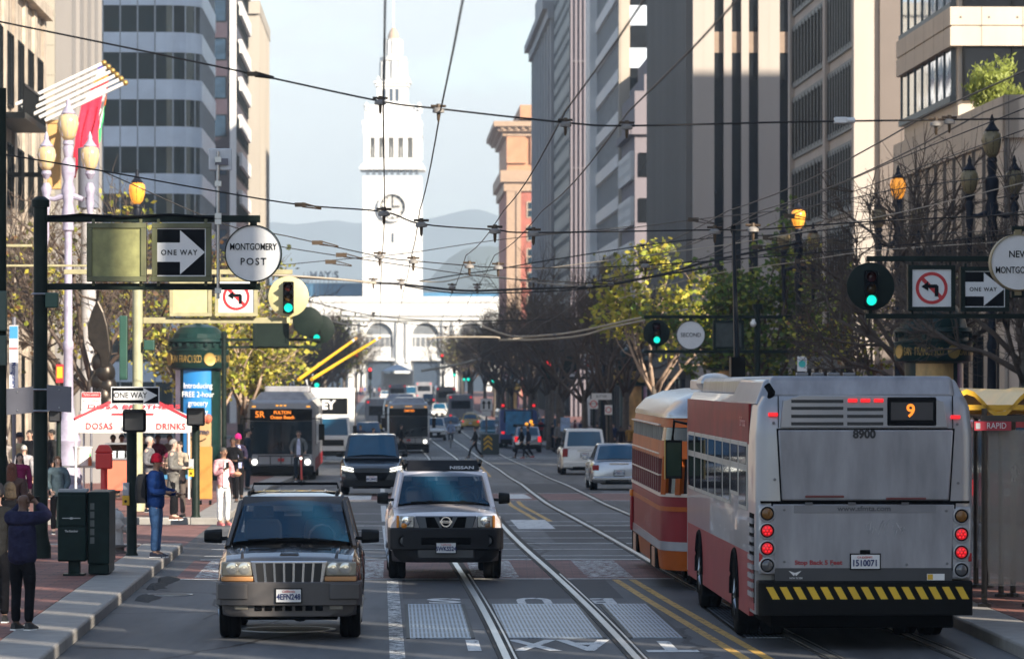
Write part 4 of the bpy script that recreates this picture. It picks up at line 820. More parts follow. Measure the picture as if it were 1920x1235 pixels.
# lamps
globe=K('lamp glass amber white',(.60,.46,.24),.25,var=.12,scale=5,stretch=(1,1,.2)); globel=K('lit lamp glass',(.7,.30,.04),.3,var=.1,scale=6,emit=.32,ec=(1,.36,.03)); globelc=K('lit lamp core',(1,.8,.4),.3,var=0,emit=4,ec=(1,.7,.28)); globed=K('unlit dim lamp glass',(.20,.155,.075),.3,var=.2,scale=5); lav=K('sunlit lamp paint',(.36,.33,.42),.5,var=.2,scale=6); navy=K('navy lamp paint',(.010,.012,.020),.45,var=.2,spec=.15)  # lav is the lamp paint lightened to its sunlit tone
def lamp(label,px,D,ytop,pm,tops,sides=True,dside=.6,drop=1.05):
    o=thing('street_lamp',label,'street lamp',at(px,D,.13),TH,'three globed street lamps'); h=sy(ytop,D)-.13
    m=M(pm); m.lathe([(.42,-.3),(.42,.2),(.36,.3),(.40,.5),(.33,.7),(.30,1.3),(.36,1.5),(.28,1.7),(.30,1.95),(.2,2.15),(.145,2.5),(.125,4.0),(.15,4.05),(.15,4.2),(.115,4.3),(.10,h-2.9),(.16,h-2.85),(.14,h-2.6),(.19,h-2.4),(.13,h-2.1),(.2,h-1.75),(.13,h-1.5),(.19,h-1.3),(.2,h-1.0),(.11,h-.85),(.16,h-.6),(.1,h-.45)],14); m.build('column',o,smooth=35)
    def gl(x,z,mat,s):
        g_=M(mat); g_.lathe([(.1*s,-.36*s),(.19*s,-.25*s),(.25*s,-.05*s),(.27*s,.12*s),(.25*s,.26*s),(.16*s,.34*s)],14,(x,0,z))
        q=g_.build('globe',o,smooth=60)
        c=M(pm); c.lathe([(.18*s,.33*s),(.2*s,.36*s),(.12*s,.46*s),(.06*s,.56*s),(.07*s,.62*s),(.015,.78*s)],12,(x,0,z)); c.lathe([(.06*s,-.6*s),(.15*s,-.45*s),(.13*s,-.36*s)],12,(x,0,z)); c.use(pm)
        for k in range(8):
            a=2*math.pi*k/8; c.tube([(x+.19*s*math.cos(a),.19*s*math.sin(a),z-.25*s),(x+.275*s*math.cos(a),.275*s*math.sin(a),z+.1*s),(x+.2*s*math.cos(a),.2*s*math.sin(a),z+.33*s)],.008,3)
        c.build('finial',q,smooth=40)
        if mat is globel: e=M(globelc); e.ball((x,0,z),.12*s,10,8); 
    gl(0,h,tops,1.05)
    if sides:
        a=M(pm)
        for sx in (-1,1):
            a.tube([(sx*.12,0,h-1.9),(sx*.4,0,h-2.0),(sx*dside,0,h-1.95),(sx*dside,0,h-1.55)],[.09,.07,.07,.05],8); a.lathe([(.03,h-3.3),(.08,h-3.0),(.07,h-2.4),(.12,h-2.1),(.1,h-1.9),(.15,h-1.7),(.08,h-1.55)],10,(sx*dside,0,0))
        a.build('arm',o,smooth=40)
        for sx in (-1,1): gl(sx*dside,h-drop,globe if tops is globe else globed,.95)
    return o
lamp('street lamp in a lavender sunlit tone with three pale globes behind the left mast',128,118,238,lav,globe,True,.6,.87)
lamp('street lamp with one glowing orange globe above the left one way sign',257,147,362,navy,globel,False)
lamp('street lamp with a dull brass globe in the tangled tree at the right',1860,118,270,navy,globed,True,.62)
lamp('street lamp with a glowing globe in front of the mullioned tower',1684,150,353,navy,globel,True,.68,1.05)
lamp('street lamp with a glowing globe beside the leafy green tree',1497,168,410,navy,globel,True,.58,.88)
lamp('distant dark street lamp in front of the curved tower',400,250,500,navy,globed); lamp('distant dark street lamp before the white pier tower',1132,262,505,navy,globed)
# kiosks
gold=K('gilt',(.38,.25,.07),.4,.5); kgreen=K('kiosk green',(.007,.026,.022),.35,var=.25,scale=3,coat=.06,spec=.2); woodad=K('amber poster',(.42,.24,.075),.4,var=.6,scale=1.3,detail=6,stretch=(1,1,.35),c2=(.62,.38,.14))
def kiosk(label,px,D,wpx,yc0,yc1,ydome,poster,sides=8):
    o=thing('advertising_kiosk',label,'kiosk',at(px,D,.14),TH,'green advertising kiosks'); k=px2m(wpx,D)/2; z0=sy(yc1,D)-.14; z1=sy(yc0,D)-.14; zd=sy(ydome,D)-.14
    m=M(kgreen); m.lathe([(k*.85,-.2),(k*.85,.5),(k*.78,.6),(k*.74,.65),(k*.74,z0)],24); m.build('drum',o,smooth=35)
    m=M(kgreen); m.lathe([(k*.8,z0-.05),(k*.97,z0),(k,z0+.05),(k,z1-.06),(k*1.03,z1),(k*.9,z1+.04),(k*.9,z1+.25),(k*1.02,z1+.3),(k*.98,z1+.4),(k*.88,z1+.42)],32); 
    for i in range(20): a=2*math.pi*i/20; m.cb((k*.95*math.cos(a),k*.95*math.sin(a),z1+.2),(.09,.09,.12))
    c=m.build('cornice',o,smooth=35)
    m=M(kgreen); h=zd-z1-.42; m.lathe([(k*.88,z1+.42),(k*.82,z1+.42+h*.3),(k*.62,z1+.42+h*.75),(k*.3,z1+.42+h*.95),(.1,zd),(.12,zd+.12),(.03,zd+.25)],16); m.build('dome',o,smooth=20)
    zm=(z0+z1)/2; fs=(z1-z0)*.60
    for rz in (-.42,1.15,-2.0):
        s='SAN FRANCISCO'; wds=k*1.15
        for i,ch in enumerate(s):
            if ch==' ': continue
            a=rz+(i-6)*.085; text(ch,fs,gold,c,(k*1.01*math.sin(a),-k*1.01*math.cos(a),zm),(R(90),0,a),bold=.001,sx=.46)
    for a in (.42,-1.15,2):
        m=M(gold); T=Matrix.Rotation(a,4,'Z'); m.lathe([(fs*.62,-k*1.0),(fs*.58,-k*1.03),(fs*.42,-k*1.02),(0,-k*1.035)],18,(0,0,zm),'y',T); m.build('medallion',c,smooth=40)
    poster(o,k*.765,.75,z0-.06)
    return o
def curved(name,o,r,a0,a1,z0,z1,mat,par=None):
    m=M(mat); n=10; m.loft([[(r*math.sin(a0+(a1-a0)*i/n),-r*math.cos(a0+(a1-a0)*i/n),z) for i in range(n+1)] for z in (z0,z1)],caps=False,closed=False); return m.build(name,par or o,smooth=60)
def poster_shop(o,r,z0,z1):
    p=curved('poster',o,r,-.65,.62,z0,z1,K('poster blue',(.02,.20,.50),.35,var=.08)); H_=z1-z0
    for i,l in enumerate(('Introducing','FREE 2-hour','grocery','delivery')): text(l,.27,signw,p,(.02,-r*1.005,z1-.55-i*.30),bold=.002,sx=.8)
    b=curved('paper_bag',o,r*1.012,-.45,.62,z0+.02,z0+1.35,K('kraft paper',(.40,.24,.10),.7,var=.12),p); text('prime',.27,K('bag print',(.05,.04,.06),.6),b,(.1,-r*1.03,z0+.95),bold=.008)
    m=M(signk); m.tube([(-.22+i*.065,-r*1.035,z0+.72-.10*math.sin(math.pi*i/8)) for i in range(9)],.018,4); m.build('curve_print',b)
    g_=M(K('produce',(.5,.12,.06),.6,var=.5,scale=9)); 
    for i in range(5): g_.ball((-.3+i*.17,-r*.98,z0+1.4),(.13,.06,.16),8,6)
    g_.build('produce_print',b,smooth=60); curved('poster',o,r,-1.35,-.85,z0,z1,K('poster pale',(.5,.45,.55),.4,var=.4,scale=2))
def poster_wood(o,r,z0,z1): curved('poster',o,r,-.75,.6,z0,z1,woodad); curved('poster',o,r,.8,1.5,z0,z1,K('poster purple',(.22,.06,.16),.4,var=.3))
kiosk('green advertising kiosk with a blue grocery poster beside the food stall',372,148,114,657,690,607,poster_shop)
kiosk('green advertising kiosk with an amber poster behind the silver bus at the right',1750,119,146,642,677,560,poster_wood)
kiosk('green advertising kiosk under the street name SECOND behind the streetcar',1366,186,92,667,692,615,poster_wood)
kiosk('distant green kiosk with a tall amber poster right of the white SUV',1187,245,68,686,722,650,poster_wood)
kiosk('very far kiosk with an amber poster above the blue truck',962,440,30,716,733,700,poster_wood)
# bus stop shelter on the island
o=thing('bus_shelter','bus shelter with a wavy yellow roof and glass panels behind the silver bus','shelter',W(8.15,57.5,.15),TH); zc=lambda py:sy(py,58)-.15
m=M(K('shelter yellow',(.72,.40,.03),.35,var=.1)); prof=[(-.45,zc(765)),(-.1,zc(748)),(.0,zc(735)),(.35,zc(728)),(.75,zc(742)),(1.25,zc(762)),(1.5,zc(772))]
ring_=[(-.6+i*.105,zc(758)+.16*math.sin(i*.75)+.05) for i in range(21)]
m.prism(ring_+[(x,z-.07) for x,z in ring_[::-1]],0,8,'y'); 
for k in range(3): m.box((-.55,k*.25,zc(768)+.0-.03*k),(1.3,k*.25+.05,zc(768)+.07-.03*k))
m.build('roof',o,smooth=50)
m=M(K('shelter steel',(.06,.055,.05),.4,.5))
for y in (0,2.6,5.2,7.8):
    for x in (-.15,.45,.62): m.lathe([(.09,-.05),(.09,.04),(.04,.06),(.038,zc(765))],8,(x,y,0))
m.box((-.2,-.05,zc(790)),(.7,0.02,zc(778))); m.box((.42,0,zc(790)),(.48,7.8,zc(778))); m.build('posts',o)
gl_=K('shelter glass',(.42,.40,.35),.06,var=.3,scale=1.2,alpha=.45,stretch=(1,1,.3)); 
for y in (0.05,2.65,5.25): 
    m=M(gl_); m.box((.44,y+.1,.3),(.46,y+2.4,zc(810))); m.build('glass_panel',o)
m=M(gl_); m.box((-.1,.0,.28),(.4,.02,zc(805))); m.build('glass_panel',o)
m=M(K('rapid red',(.42,.03,.05),.4)); m.box((-.30,-.11,zc(806)),(.20,-.07,zc(789))); p=m.build('sign_panel',o); text('RAPID',.115,signw,p,(.0,-.117,zc(797.5)),bold=.0,sx=.85); m=M(K('sticker grey',(.4,.4,.42),.5)); m.box((-.28,-.114,zc(803)),(-.22,-.111,zc(792))); m.build('emblem',p)
# food stall
D=112; o=thing('food_stall','white and red tented food stall with dosa lettering on its canopy','food stall',at(247,D,.14),TH); e=lambda px,py:(px2m(px-247,D),sy(py,D)-.14)
tent=K('tent white',(.78,.76,.73),.7,var=.05); tred=K('tent red',(.6,.04,.05),.6); xl,ze=e(140,786); xr,_=e(356,786); _,zp=e(0,735); _,zb=e(0,811)
m=M(tent); dpt=3.0; apex=((xl+xr)/2,dpt/2,zp); cs=[(xl,0,ze),(xr,0,ze),(xr,dpt,ze),(xl,dpt,ze)]; m.add(cs+[apex],[(0,1,4),(1,2,4),(2,3,4),(3,0,4)]); 
for a,b in zip(cs,cs[1:]+cs[:1]): m.poly([a,b,(b[0],b[1],zb),(a[0],a[1],zb)])
cn=m.build('canopy',o); m=M(tred)
for c in cs[:2]: m.tube([Vector(c)+Vector((0,-.02,.01)),Vector(apex)+Vector((0,0,.03))],.045,4)
m.build('trim',cn)
sl=math.atan2(zp-ze,dpt/2); ymid=.62; text('DOSA BROTHERS',.34,tred,cn,((xl+xr)/2,ymid-.03,ze+(zp-ze)*ymid/(dpt/2)+.03),(sl,0,0),bold=.005,sx=.92); m=M(tred); 
text('DOSAS',.23,tred,cn,(e(186,0)[0],-.012,e(0,799)[1]),bold=.006,sp=1.15,sx=.9); text('DRINKS',.23,tred,cn,(e(320,0)[0],-.012,e(0,800)[1]),bold=.006,sp=1.1,sx=.9)
m=M(tred); y2=.25; m.box((e(214,0)[0],-.0,0),(e(214,0)[0]+.001,.001,.001)); T=Matrix.Translation(((xl+xr)/2,y2-.02,ze+(zp-ze)*y2/(dpt/2)+.015))@Matrix.Rotation(sl,4,'X'); m.box((-.55,-.05,0),(.55,.05,.01),T); m.build('strap_line',cn)
m=M(white)
for x in (xl+.03,xr-.03):
    for y in (.03,dpt-.03): m.lathe([(.03,0),(.03,ze)],8,(x,y,0))
m.build('pole',o)
o2=at(225,D-1.6,.14)
o=thing('food_cart','coral red food cart with steel pans under the tent','cart',at(227,D-1,.14),TH); m=M(K('coral panel',(.62,.16,.09),.6,var=.1)); m.box((-.4,0,.25),(.4,.7,1.05)); m.build('body',o,bev=.02); m=M(steel); m.box((-.45,-.03,1.05),(.45,.75,1.1)); m.box((-.4,0,1.1),(-.37,.7,1.45)); m.box((.37,0,1.1),(.4,.7,1.45)); m.box((-.42,-.02,1.45),(.42,.72,1.49)); m.build('counter',o); m=M(K('tub pale',(.6,.66,.7),.4)); 
for i in range(3): m.box((-.3+i*.22,.05,1.1),(-.14+i*.22,.3,1.28))
m.build('tub',o); [M(rubber).lathe([(.12,x-.03),(.12,x+.03)],12,(0,.35,.12),'x').build('wheel',o) for x in (-.3,.3)]
o=thing('griddle_table','steel folding table with griddle and sauce bottles left of the red alarm post','table',at(168,D+.5,.14),TH); m=M(steel); m.box((-.75,0,.82),(.6,.7,.87)); 
for x in (-.7,.5): m.box((x,0,0),(x+.05,.05,.82)); m.box((x,.65,0),(x+.05,.7,.82))
m.box((-.4,.1,.87),(.2,.6,1.0)); m.build('table',o)
o=thing('food_tub','white plastic tub standing on the steel stall table','tub',at(155,D+.4,1.02),TH); m=M(white); m.lathe([(.2,0),(.24,.45),(.25,.47)],14); m.build('body',o,smooth=40); m=M(K('tub lid',(.6,.6,.6),.5)); m.lathe([(.26,.46),(.26,.5),(.2,.51)],14); m.build('lid',o)
o=thing('sauce_bottle','orange sauce bottle with a green cap on the stall table','bottle',at(168.5,D+.3,1.02),TH); m=M(K('sauce',(.5,.12,.03),.3)); m.lathe([(.05,0),(.055,.15),(.03,.24)],10); m.build('bottle_body',o); m=M(K('cap green',(.05,.45,.08),.4)); m.lathe([(.03,.24),(.02,.32),(.005,.36)],10); m.build('cap',o)
o=thing('stall_cooler','dark cooler boxes stacked behind the stall customers','cooler',at(330,D+2,.14),TH); m=M(K('cooler brown',(.09,.06,.045),.7)); m.box((-.5,0,0),(.5,.6,.5)); m.build('body',o,bev=.03); m=M(K('cooler blue lid',(.05,.22,.42),.5)); m.box((-.52,-.02,.5),(.52,.62,.6)); m.build('lid',o)
o=thing('menu_board','tall orange wooden menu board on wheels at the right end of the stall','board',at(385,D-6,.14),TH); m=M(K('orange wood',(.45,.22,.04),.6,var=.2)); m.box((-.17,0,.15),(.17,.08,1.45)); m.build('board',o,bev=.01); [M(rubber).lathe([(.06,-.03),(.06,.03)],10,(x,.04,.06),'x').build('wheel',o) for x in (-.12,.12)]
o=thing('alarm_post','bright red fire alarm post in front of the food stall','alarm post',at(195,88,.14),TH); r_=K('alarm red',(.62,.03,.025),.4,var=.1); m=M(r_); m.lathe([(.14,-.1),(.12,.12),(.075,.2),(.07,1.25)],12); m.build('post',o,smooth=40); m=M(r_); m.box((-.17,-.13,1.22),(.17,.13,1.55)); m.prism([(-.19,1.55),(.19,1.55),(.10,1.72),(-.10,1.72)],-.14,.14); m.build('alarm_box',o,bev=.03)
# news rack, hydrant, litter bin
o=thing('news_rack','dark green newspaper rack on a pedestal on the brick pavement','news rack',at(140,66.5,.15),TH); k=66.5; a=lambda p:px2m(p-140,k); z=lambda y:sy(y,k)-.15
m=M(dkgreen); m.box((a(108),0,z(1052)),(a(161),.5,z(922))); m.build('cabinet',o,bev=.02); m=M(dkgreen); m.box((a(109),-.02,z(985)),(a(160),.0,z(928))); d=m.build('door',o,bev=.01); m=M(K('print grey',(.4,.42,.42),.5)); m.box((a(117),-.026,z(971.5)),(a(151),-.022,z(970))); m.ball((a(134),-.025,z(971)),(.03,.004,.018),8,6); m.build('emblem',d); m=M(dkgreen); m.box((a(109),-.02,z(1050)),(a(160),0,z(988))); d=m.build('door',o,bev=.01); text('The Examiner',.045,K('print grey',(0,0,0)),d,(a(134),-.024,z(995)),bold=.002,sx=.8)
m=M(K('rack top',(.30,.33,.36),.4)); [m.box((a(109),.04+i*.12,z(922)),(a(163),.1+i*.12,z(917))) for i in range(4)]; m.build('roof_slats',o); m=M(dkgreen); m.box((a(127),.12,.02),(a(148),.36,z(1050))); m.box((a(118),0,-.02),(a(157),.45,.03)); m.build('pedestal',o)
m=M(dkgreen); m.box((a(163),.1,.18),(a(204),1.6,z(922))); m.box((a(164),.15,.02),(a(203),1.5,.18)); s_=m.build('side_cabinet',o,bev=.02); m=M(K('rack window',(.09,.11,.11),.2)); [m.box((a(168),.095,z(955+i*16)),(a(176),.1,z(943+i*16))) for i in range(5)]; m.build('side_window',s_)
hyd=K('hydrant white',(.52,.50,.47),.6,var=.2,scale=8); rust=K('rusty base',(.12,.10,.09),.7)
o=thing('fire_hydrant','white fire hydrant with a rusty base beside the dark signal post','hydrant',at(219,75,.15),TH); m=M(hyd); m.lathe([(.13,.14),(.115,.2),(.11,.45),(.14,.47),(.14,.5),(.115,.52),(.115,.6),(.13,.62),(.12,.68),(.07,.74),(.03,.75),(.03,.79),(0,.79)],16); m.build('body',o,smooth=40)
for s_,zz_ in ((-1,.4),(1,.42)): m=M(hyd); m.lathe([(.06,s_*.08),(.06,s_*.16),(.075,s_*.16),(.075,s_*.2),(.02,s_*.21)],12,(0,0,zz_),'x'); m.build('outlet',o,smooth=40)
m=M(hyd); m.lathe([(.08,.08),(.08,-.16),(.095,-.16),(.095,-.2),(.02,-.22)],12,(.02,0,.52),'y'); m.build('outlet',o,smooth=40); m=M(rust); m.lathe([(.2,0),(.2,.03),(.13,.04),(.13,.1),(.18,.11),(.18,.14),(.13,.15)],16); m.build('flange',o,smooth=40)
# other left side furniture
o=thing('station_banner','white and blue station sign banner with vertical lettering at the left edge','sign',at(26,104,.14),TH); m=M(plategrey); m.lathe([(.05,-.2),(.05,sy(605,104))],8,(.0,.06,0)); m.build('pole',o); zt_=sy(610,104)-.14; zb_=sy(735,104)-.14; m=M(signw); m.box((-.105,-.03,zb_),(.105,.03,zt_)); p=m.build('panel',o); m=M(K('banner blue',(.05,.25,.55),.4)); m.box((-.1,-.035,zt_-.32),(.1,-.031,zt_-.02)); m.use(signr); m.box((-.1,-.035,zt_-.58),(.1,-.031,zt_-.54)); m.build('band',p); text('Montgomery',.16,K('banner ink',(.03,.06,.2),.5),p,(0,-.036,zt_-1.2),(R(90),R(90),0),bold=.004,sx=.75)
o=thing('parking_sign','white and red no stopping any time sign behind the stall','sign',at(171,118,.14),TH); m=M(plategrey); m.lathe([(.035,-.2),(.035,sy(735,118))],8,(0,.04,0)); m.build('pole',o); w_=px2m(18,118); zt_=sy(735,118)-.14; m=M(signw); m.box((-w_,-.01,zt_-.85),(w_,.01,zt_)); p=m.build('plate',o); m=M(signr); m.box((-w_+.01,-.016,zt_-.15),(w_-.01,-.012,zt_-.01)); m.build('band',p); text('TOW-AWAY',.075,signw,p,(0,-.02,zt_-.08)); text('NO STOPPING',.075,signr,p,(0,-.014,zt_-.24)); text('ANY',.12,signr,p,(0,-.014,zt_-.45)); text('TIME',.12,signr,p,(0,-.014,zt_-.61))
o=thing('hanging_sign','small red and yellow hanging sign left of the sunlit lamp column','sign',P(112,700,150),TH); m=M(signr); m.box((-.13,0,-.32),(.13,.06,.32)); m.build('panel',o); m=M(K('button yellow',(0,0,0))); m.box((-.1,-.01,-.16),(.1,.0,.24)); m.build('field',o); m=M(black); m.tube([(0,.03,.32),(0,.03,.5),(-1.6,.03,.5),(-1.6,.03,-3.6)],.025,5); m.build('bracket',o)
bronzeM=K('dark bronze',(.035,.028,.022),.35,.7,var=.4,scale=4)
o=thing('bronze_monument','tall dark bronze monument with a fin shaped plate behind the pale column','monument',at(190,140,.14),TH); q=lambda px,py:(px2m(px-190,140),sy(py,140)-.14)
m=M(bronzeM); m.prism([q(*p) for p in ((184,560),(172,585),(165,610),(166,635),(176,655),(186,665),(190,690),(203,690),(209,660),(206,632),(203,610),(196,585))],-.25,.05); m.build('fin',o,bev=.05); m=M(bronzeM)
for (px,py,r) in ((188,680,.3),(196,700,.36),(186,716,.3),(200,725,.34),(192,745,.4),(180,735,.25),(200,760,.4)): x,z_=q(px,py); m.ball((x,0,z_),(r,r*.8,r*1.2),10,8)
m.build('figures',o,smooth=60); m=M(greyc); m.box((-.7,-.6,-.2),(.7,.6,q(0,770)[1])); m.build('plinth',o,bev=.05)
o=thing('building_column','pale concrete column standing behind the bronze monument','column',at(166,158,.1),TH); m=M(K('pale column',(.42,.40,.40),.7,var=.08)); r_=px2m(15,158); m.lathe([(r_*1.2,-.2),(r_*1.2,.5),(r_,.6),(r_*.95,sy(385,158))],20); m.build('shaft',o,smooth=40); m=M(K('cap blue grey',(.16,.17,.22),.6)); m.lathe([(r_*1.3,sy(395,158)),(r_*1.35,sy(283,158)),(r_*.5,sy(280,158))],20); m.build('capital',o,smooth=40)
o=thing('wall_element','unidentified orange sunlit wall lantern above the lamp globes','element',P(100,350,176),TH); m=M(K('ochre stone',(.55,.33,.12),.6,var=.15)); m.box((-.25,0,-.1),(.28,.6,2.6)); m.box((-.32,-.05,2.6),(.3,.65,2.75)); m.build('body',o,bev=.03); m=M(black); m.box((-2.4,.2,.4),(-.25,.35,.6)); m.build('bracket',o)  # stands for an unidentified orange element in the sun
o=thing('green_pole','dark green pole with cabinets cut by the left edge','pole',at(0,58,.14),TH); m=M(sgreen); m.lathe([(.09,-.2),(.085,sy(185,58))],12); m.build('shaft',o,smooth=40); m=M(K('cabinet green',(.05,.085,.07),.4)); m.box((-.12,-.15,sy(640,58)),(.1,.0,sy(565,58))); m.box((-.12,-.15,sy(705,58)),(.1,.0,sy(648,58))); m.build('cabinet',o,bev=.015)
# bundle of flags on the stone building
flagp=K('pole white',(.80,.79,.77),.5,var=.04)
root=None
cols=[('blue and red',0,[(.1,.08,.4),(.7,.7,.7),(.65,.03,.08)]),('white',0,[(.75,.75,.73)]),('orange and green',0,[(.75,.25,.05),(.05,.4,.15)]),('green white and red',0,[(.65,.03,.05),(.75,.75,.73),(.05,.4,.15)]),('white and red',0,[(.75,.75,.73),(.65,.03,.05)]),('plain red',0,[(.62,.02,.06)])]
for i,(nm,c,bands) in enumerate(cols):
    D=178-i*1.3; a=P(30+i*11,196+i*6,D); b=P(195+i*8,118+i*7.5,D); o=thing('flag_pole',f'white flag pole with a {nm} flag in the bundle','flag',a,0,'flags in the bundle on the stone building')
    v=b-a; m=M(flagp); m.tube([(0,0,0),v],.075,8); m.build('pole',o,smooth=60); m=M(gold); m.ball(v,.12,8,6); m.build('finial',o,smooth=60)
    rnd=random.Random(i); rows=[]; nb=len(bands)
    f=M(K('cloth '+nm+'0',bands[0],.8,var=.1)); ph=rnd.uniform(0,6)
    for k in range(13):
        u=(.93,.86,.78,.68,.57,.45)[i]+(.06,.11,.17,.22,.25,.27)[i]*k/12; p=v*u; drop=2.7*(1-.25*math.sin(k*.7+ph)*.4)
        rows.append([p+Vector((.10*math.sin(k*1.1+ph+j*.5)*j/4-.05*j,.15*math.sin(k*1.3+ph)*j/6,-.08-drop*j/8)) for j in range(9)])
    for k in range(12):
        for j in range(8):
            bi=bands[min(nb-1,int(j*nb/8))]; f.use(K('cloth '+nm+str(min(nb-1,int(j*nb/8))),bi,.8,var=.1)); f.add([rows[k][j],rows[k+1][j],rows[k+1][j+1],rows[k][j+1]],[(0,1,2,3)])
    f.build('flag_cloth',o,smooth=180,fix=False)
# street plates far right
for px,py,D,w,h,c,lab in ((1128,743,215,38,12,signw,'white street name plate before the amber kiosk'),(1113,757,213,17,18,signw,'small white and red plate below the street name plate'),(1141,768,212,14,18,signw,'small red circle plate beside the amber kiosk'),(1060,795,232,18,26,K('poster pale blue',(.35,.5,.75),.4,var=.3,scale=3),'pale blue poster panel behind the white SUV'),(1504,682,150,18,28,signw,'white plate with a teal circle under the SECOND mast')):
    o=sbase('small_sign',lab,'sign',px,py,D); w_,h_=px2m(w,D)/2,px2m(h,D)/2; m=M(c); m.box((-w_,0,-h_),(w_,.03,h_)); p=m.build('plate',o); m=M(sgreen); m.lathe([(.04,-(P(px,py,D).z-zg(D))),(.04,-h_)],6,(0,.02,0)); m.build('pole',o)
    if 'teal' in lab: m=M(K('teal print',(.05,.45,.42),.5)); m.lathe([(w_*.75,-.006),(0,-.008)],20,(0,0,0),'y'); m.build('emblem',p)
    if 'name' in lab: text('SUTTER',.16,signk,p,(0,-.005,0))
    if 'red' in lab: m=M(signr); m.lathe([(w_*.6,-.004),(w_*.6,-.008),(w_*.8,-.008),(w_*.8,-.004),(w_*.6,-.004)],20,(0,0,0),'y'); m.build('ring',p)
# ---------------------------------------------------------------- overhead wires
wirem=K('wire black',(.022,.02,.019),.5,.3); wirel=K('wire sunlit pale',(.42,.36,.28),.6,.2); insul=K('insulator brown',(.075,.05,.03),.45,.2); insg=K('insulator grey',(.25,.23,.21),.5)  # wirel paints the sunlit look of a wire as a pale colour
def smooth_pts(pts,n=5):
    pts=[Vector(p) for p in pts]
    if len(pts)<3: return [pts[0].lerp(pts[1],k/8) for k in range(9)]
    q=[pts[0]*2-pts[1]]+pts+[pts[-1]*2-pts[-2]]; out=[]
    for i in range(1,len(q)-2):
        for k in range(n):
            t=k/n; a,b,c,d=q[i-1],q[i],q[i+1],q[i+2]; out.append(.5*((2*b)+(c-a)*t+(2*a-5*b+4*c-d)*t*t+(3*b-a-3*c+d)*t**3))
    return out+[pts[-1]]
def wire(label,pts,r=.011,mat=None,bells=(),links=(),grp='overhead wires'):
    w=[P(*p) for p in pts]; o=thing('overhead_wire',label,'wire',(0,0,0),0,grp); m=M(mat or wirem); m.tube(smooth_pts(w),r,5); m.build('cable',o,smooth=180)
    for px,py,D in bells:
        p=P(px,py,D); m=M(insul); k=.0062*D/1.0*.22; k=max(.042,min(k,.10))
        m.lathe([(k*.35,k*1.1),(k*.4,k*.5),(k*.5,k*.45)],10,p); m.tube([p+Vector((-k*1.3,0,k*.75)),p+Vector((k*1.3,0,k*.7))],k*.22,5); m.use(insg); m.lathe([(k*.5,k*.45),(k,k*.1),(k*1.02,-k*.4),(k*.5,-k*.5)],12,p); m.use(insul); m.lathe([(k*.3,-k*.5),(k*.25,-k*1.6),(k*.1,-k*2)],8,p); m.build('insulator',o,smooth=40)
    for px,py,D in links:
        p=P(px,py,D); k=.0045*D; m=M(insul); m.box(tuple(p+Vector((-k*.28,-.03,-k*.11))),tuple(p+Vector((k*.28,.03,k*.11)))); m.tube([p+Vector((k*.1,0,k*.1)),p+Vector((k*1.1,0,-k*.18))],.012,4); m.tube([p+Vector((k*.1,0,-k*.1)),p+Vector((k*1.1,0,-k*.22))],.012,4); m.build('turnbuckle',o)
d1=41
wire('topmost span wire sloping from the upper left corner to the right edge',[(-40,32,43),(0,41,43),(240,90,42),(470,138,d1),(713,190,d1),(822,204,d1),(1060,230,d1),(1175,236,d1),(1480,229,d1),(1760,225,d1),(1960,222,d1)],.0095,bells=[(713,192,d1),(822,207,d1),(1060,233,d1),(1175,238,d1),(1755,232,d1),(1780,228,d1)],links=[(474,139,d1)])
o=thing('street_luminaire','small white box lamp on the topmost span wire at the right','lamp',P(1576,226,d1),TH); m=M(white); m.box((-.06,-.06,-.03),(.06,.06,.03)); m.tube([(.03,0,.0),(.14,0,0)],.03,8); m.build('housing',o,bev=.01)
d2=66
wire('second span wire sloping from the left edge to the tower base clock',[(-20,285,64),(200,322,65),(390,356,66),(563,384,d2),(718,397,d2),(790,420,d2),(928,431,d2),(1000,436,d2),(1340,431,d2),(1410,431,d2),(1640,415,d2),(1960,400,d2)],.012,bells=[(720,400,d2),(790,421,d2),(928,433,d2),(1000,438,d2),(1340,434,d2),(1412,430,d2)],links=[(563,384,d2)])
d3=90
wire('third span wire between the round street sign and the tower',[(190,320,88),(420,420,89),(530,441,d3),(712,481,d3),(775,489,d3),(880,498,d3),(935,501,d3),(1150,500,d3),(1480,478,d3),(1900,440,d3)],.012,bells=[(712,481,d3),(775,490,d3),(880,499,d3),(934,501,d3),(1210,498,d3)],links=[(595,455,d3)])
wire('fourth thin span wire just below the third span wire',[(430,445,95),(560,468,95),(720,492,95),(880,515,95),(960,523,95),(1150,533,95)],.011,links=[(640,478,95)])
wire('short steep wire crossing in front of the tower foot toward the brick building',[(440,505,105),(620,488,105),(760,475,105),(940,449,105),(1180,425,105)],.010,links=[(620,491,105)])
d4=123
wire('heavy trolley wire crossover running left to right above the far street',[(530,519,d4),(640,524,d4),(700,530,d4),(755,533,d4),(845,543,d4),(900,545,d4),(1000,541,d4),(1105,538,d4),(1150,533,d4),(1250,512,d4),(1330,490,d4),(1500,455,d4)],.035,bells=[(700,528,d4),(752,530,d4),(848,538,d4),(895,538,d4),(1105,535,d4),(1145,532,d4)])
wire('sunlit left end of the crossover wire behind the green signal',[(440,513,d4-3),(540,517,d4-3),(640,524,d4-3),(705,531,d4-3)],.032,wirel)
wire('second strand of the crossover sagging below the tower',[(760,536,d4),(850,549,d4),(980,548,d4),(1100,541,d4),(1160,530,d4),(1340,500,d4)],.02)
wire('upper strand of the crossover rising to the right of the tower',[(786,527,d4),(860,515,d4),(930,505,d4),(1060,483,d4),(1290,450,d4),(1560,430,d4),(1930,360,d4)],.018)
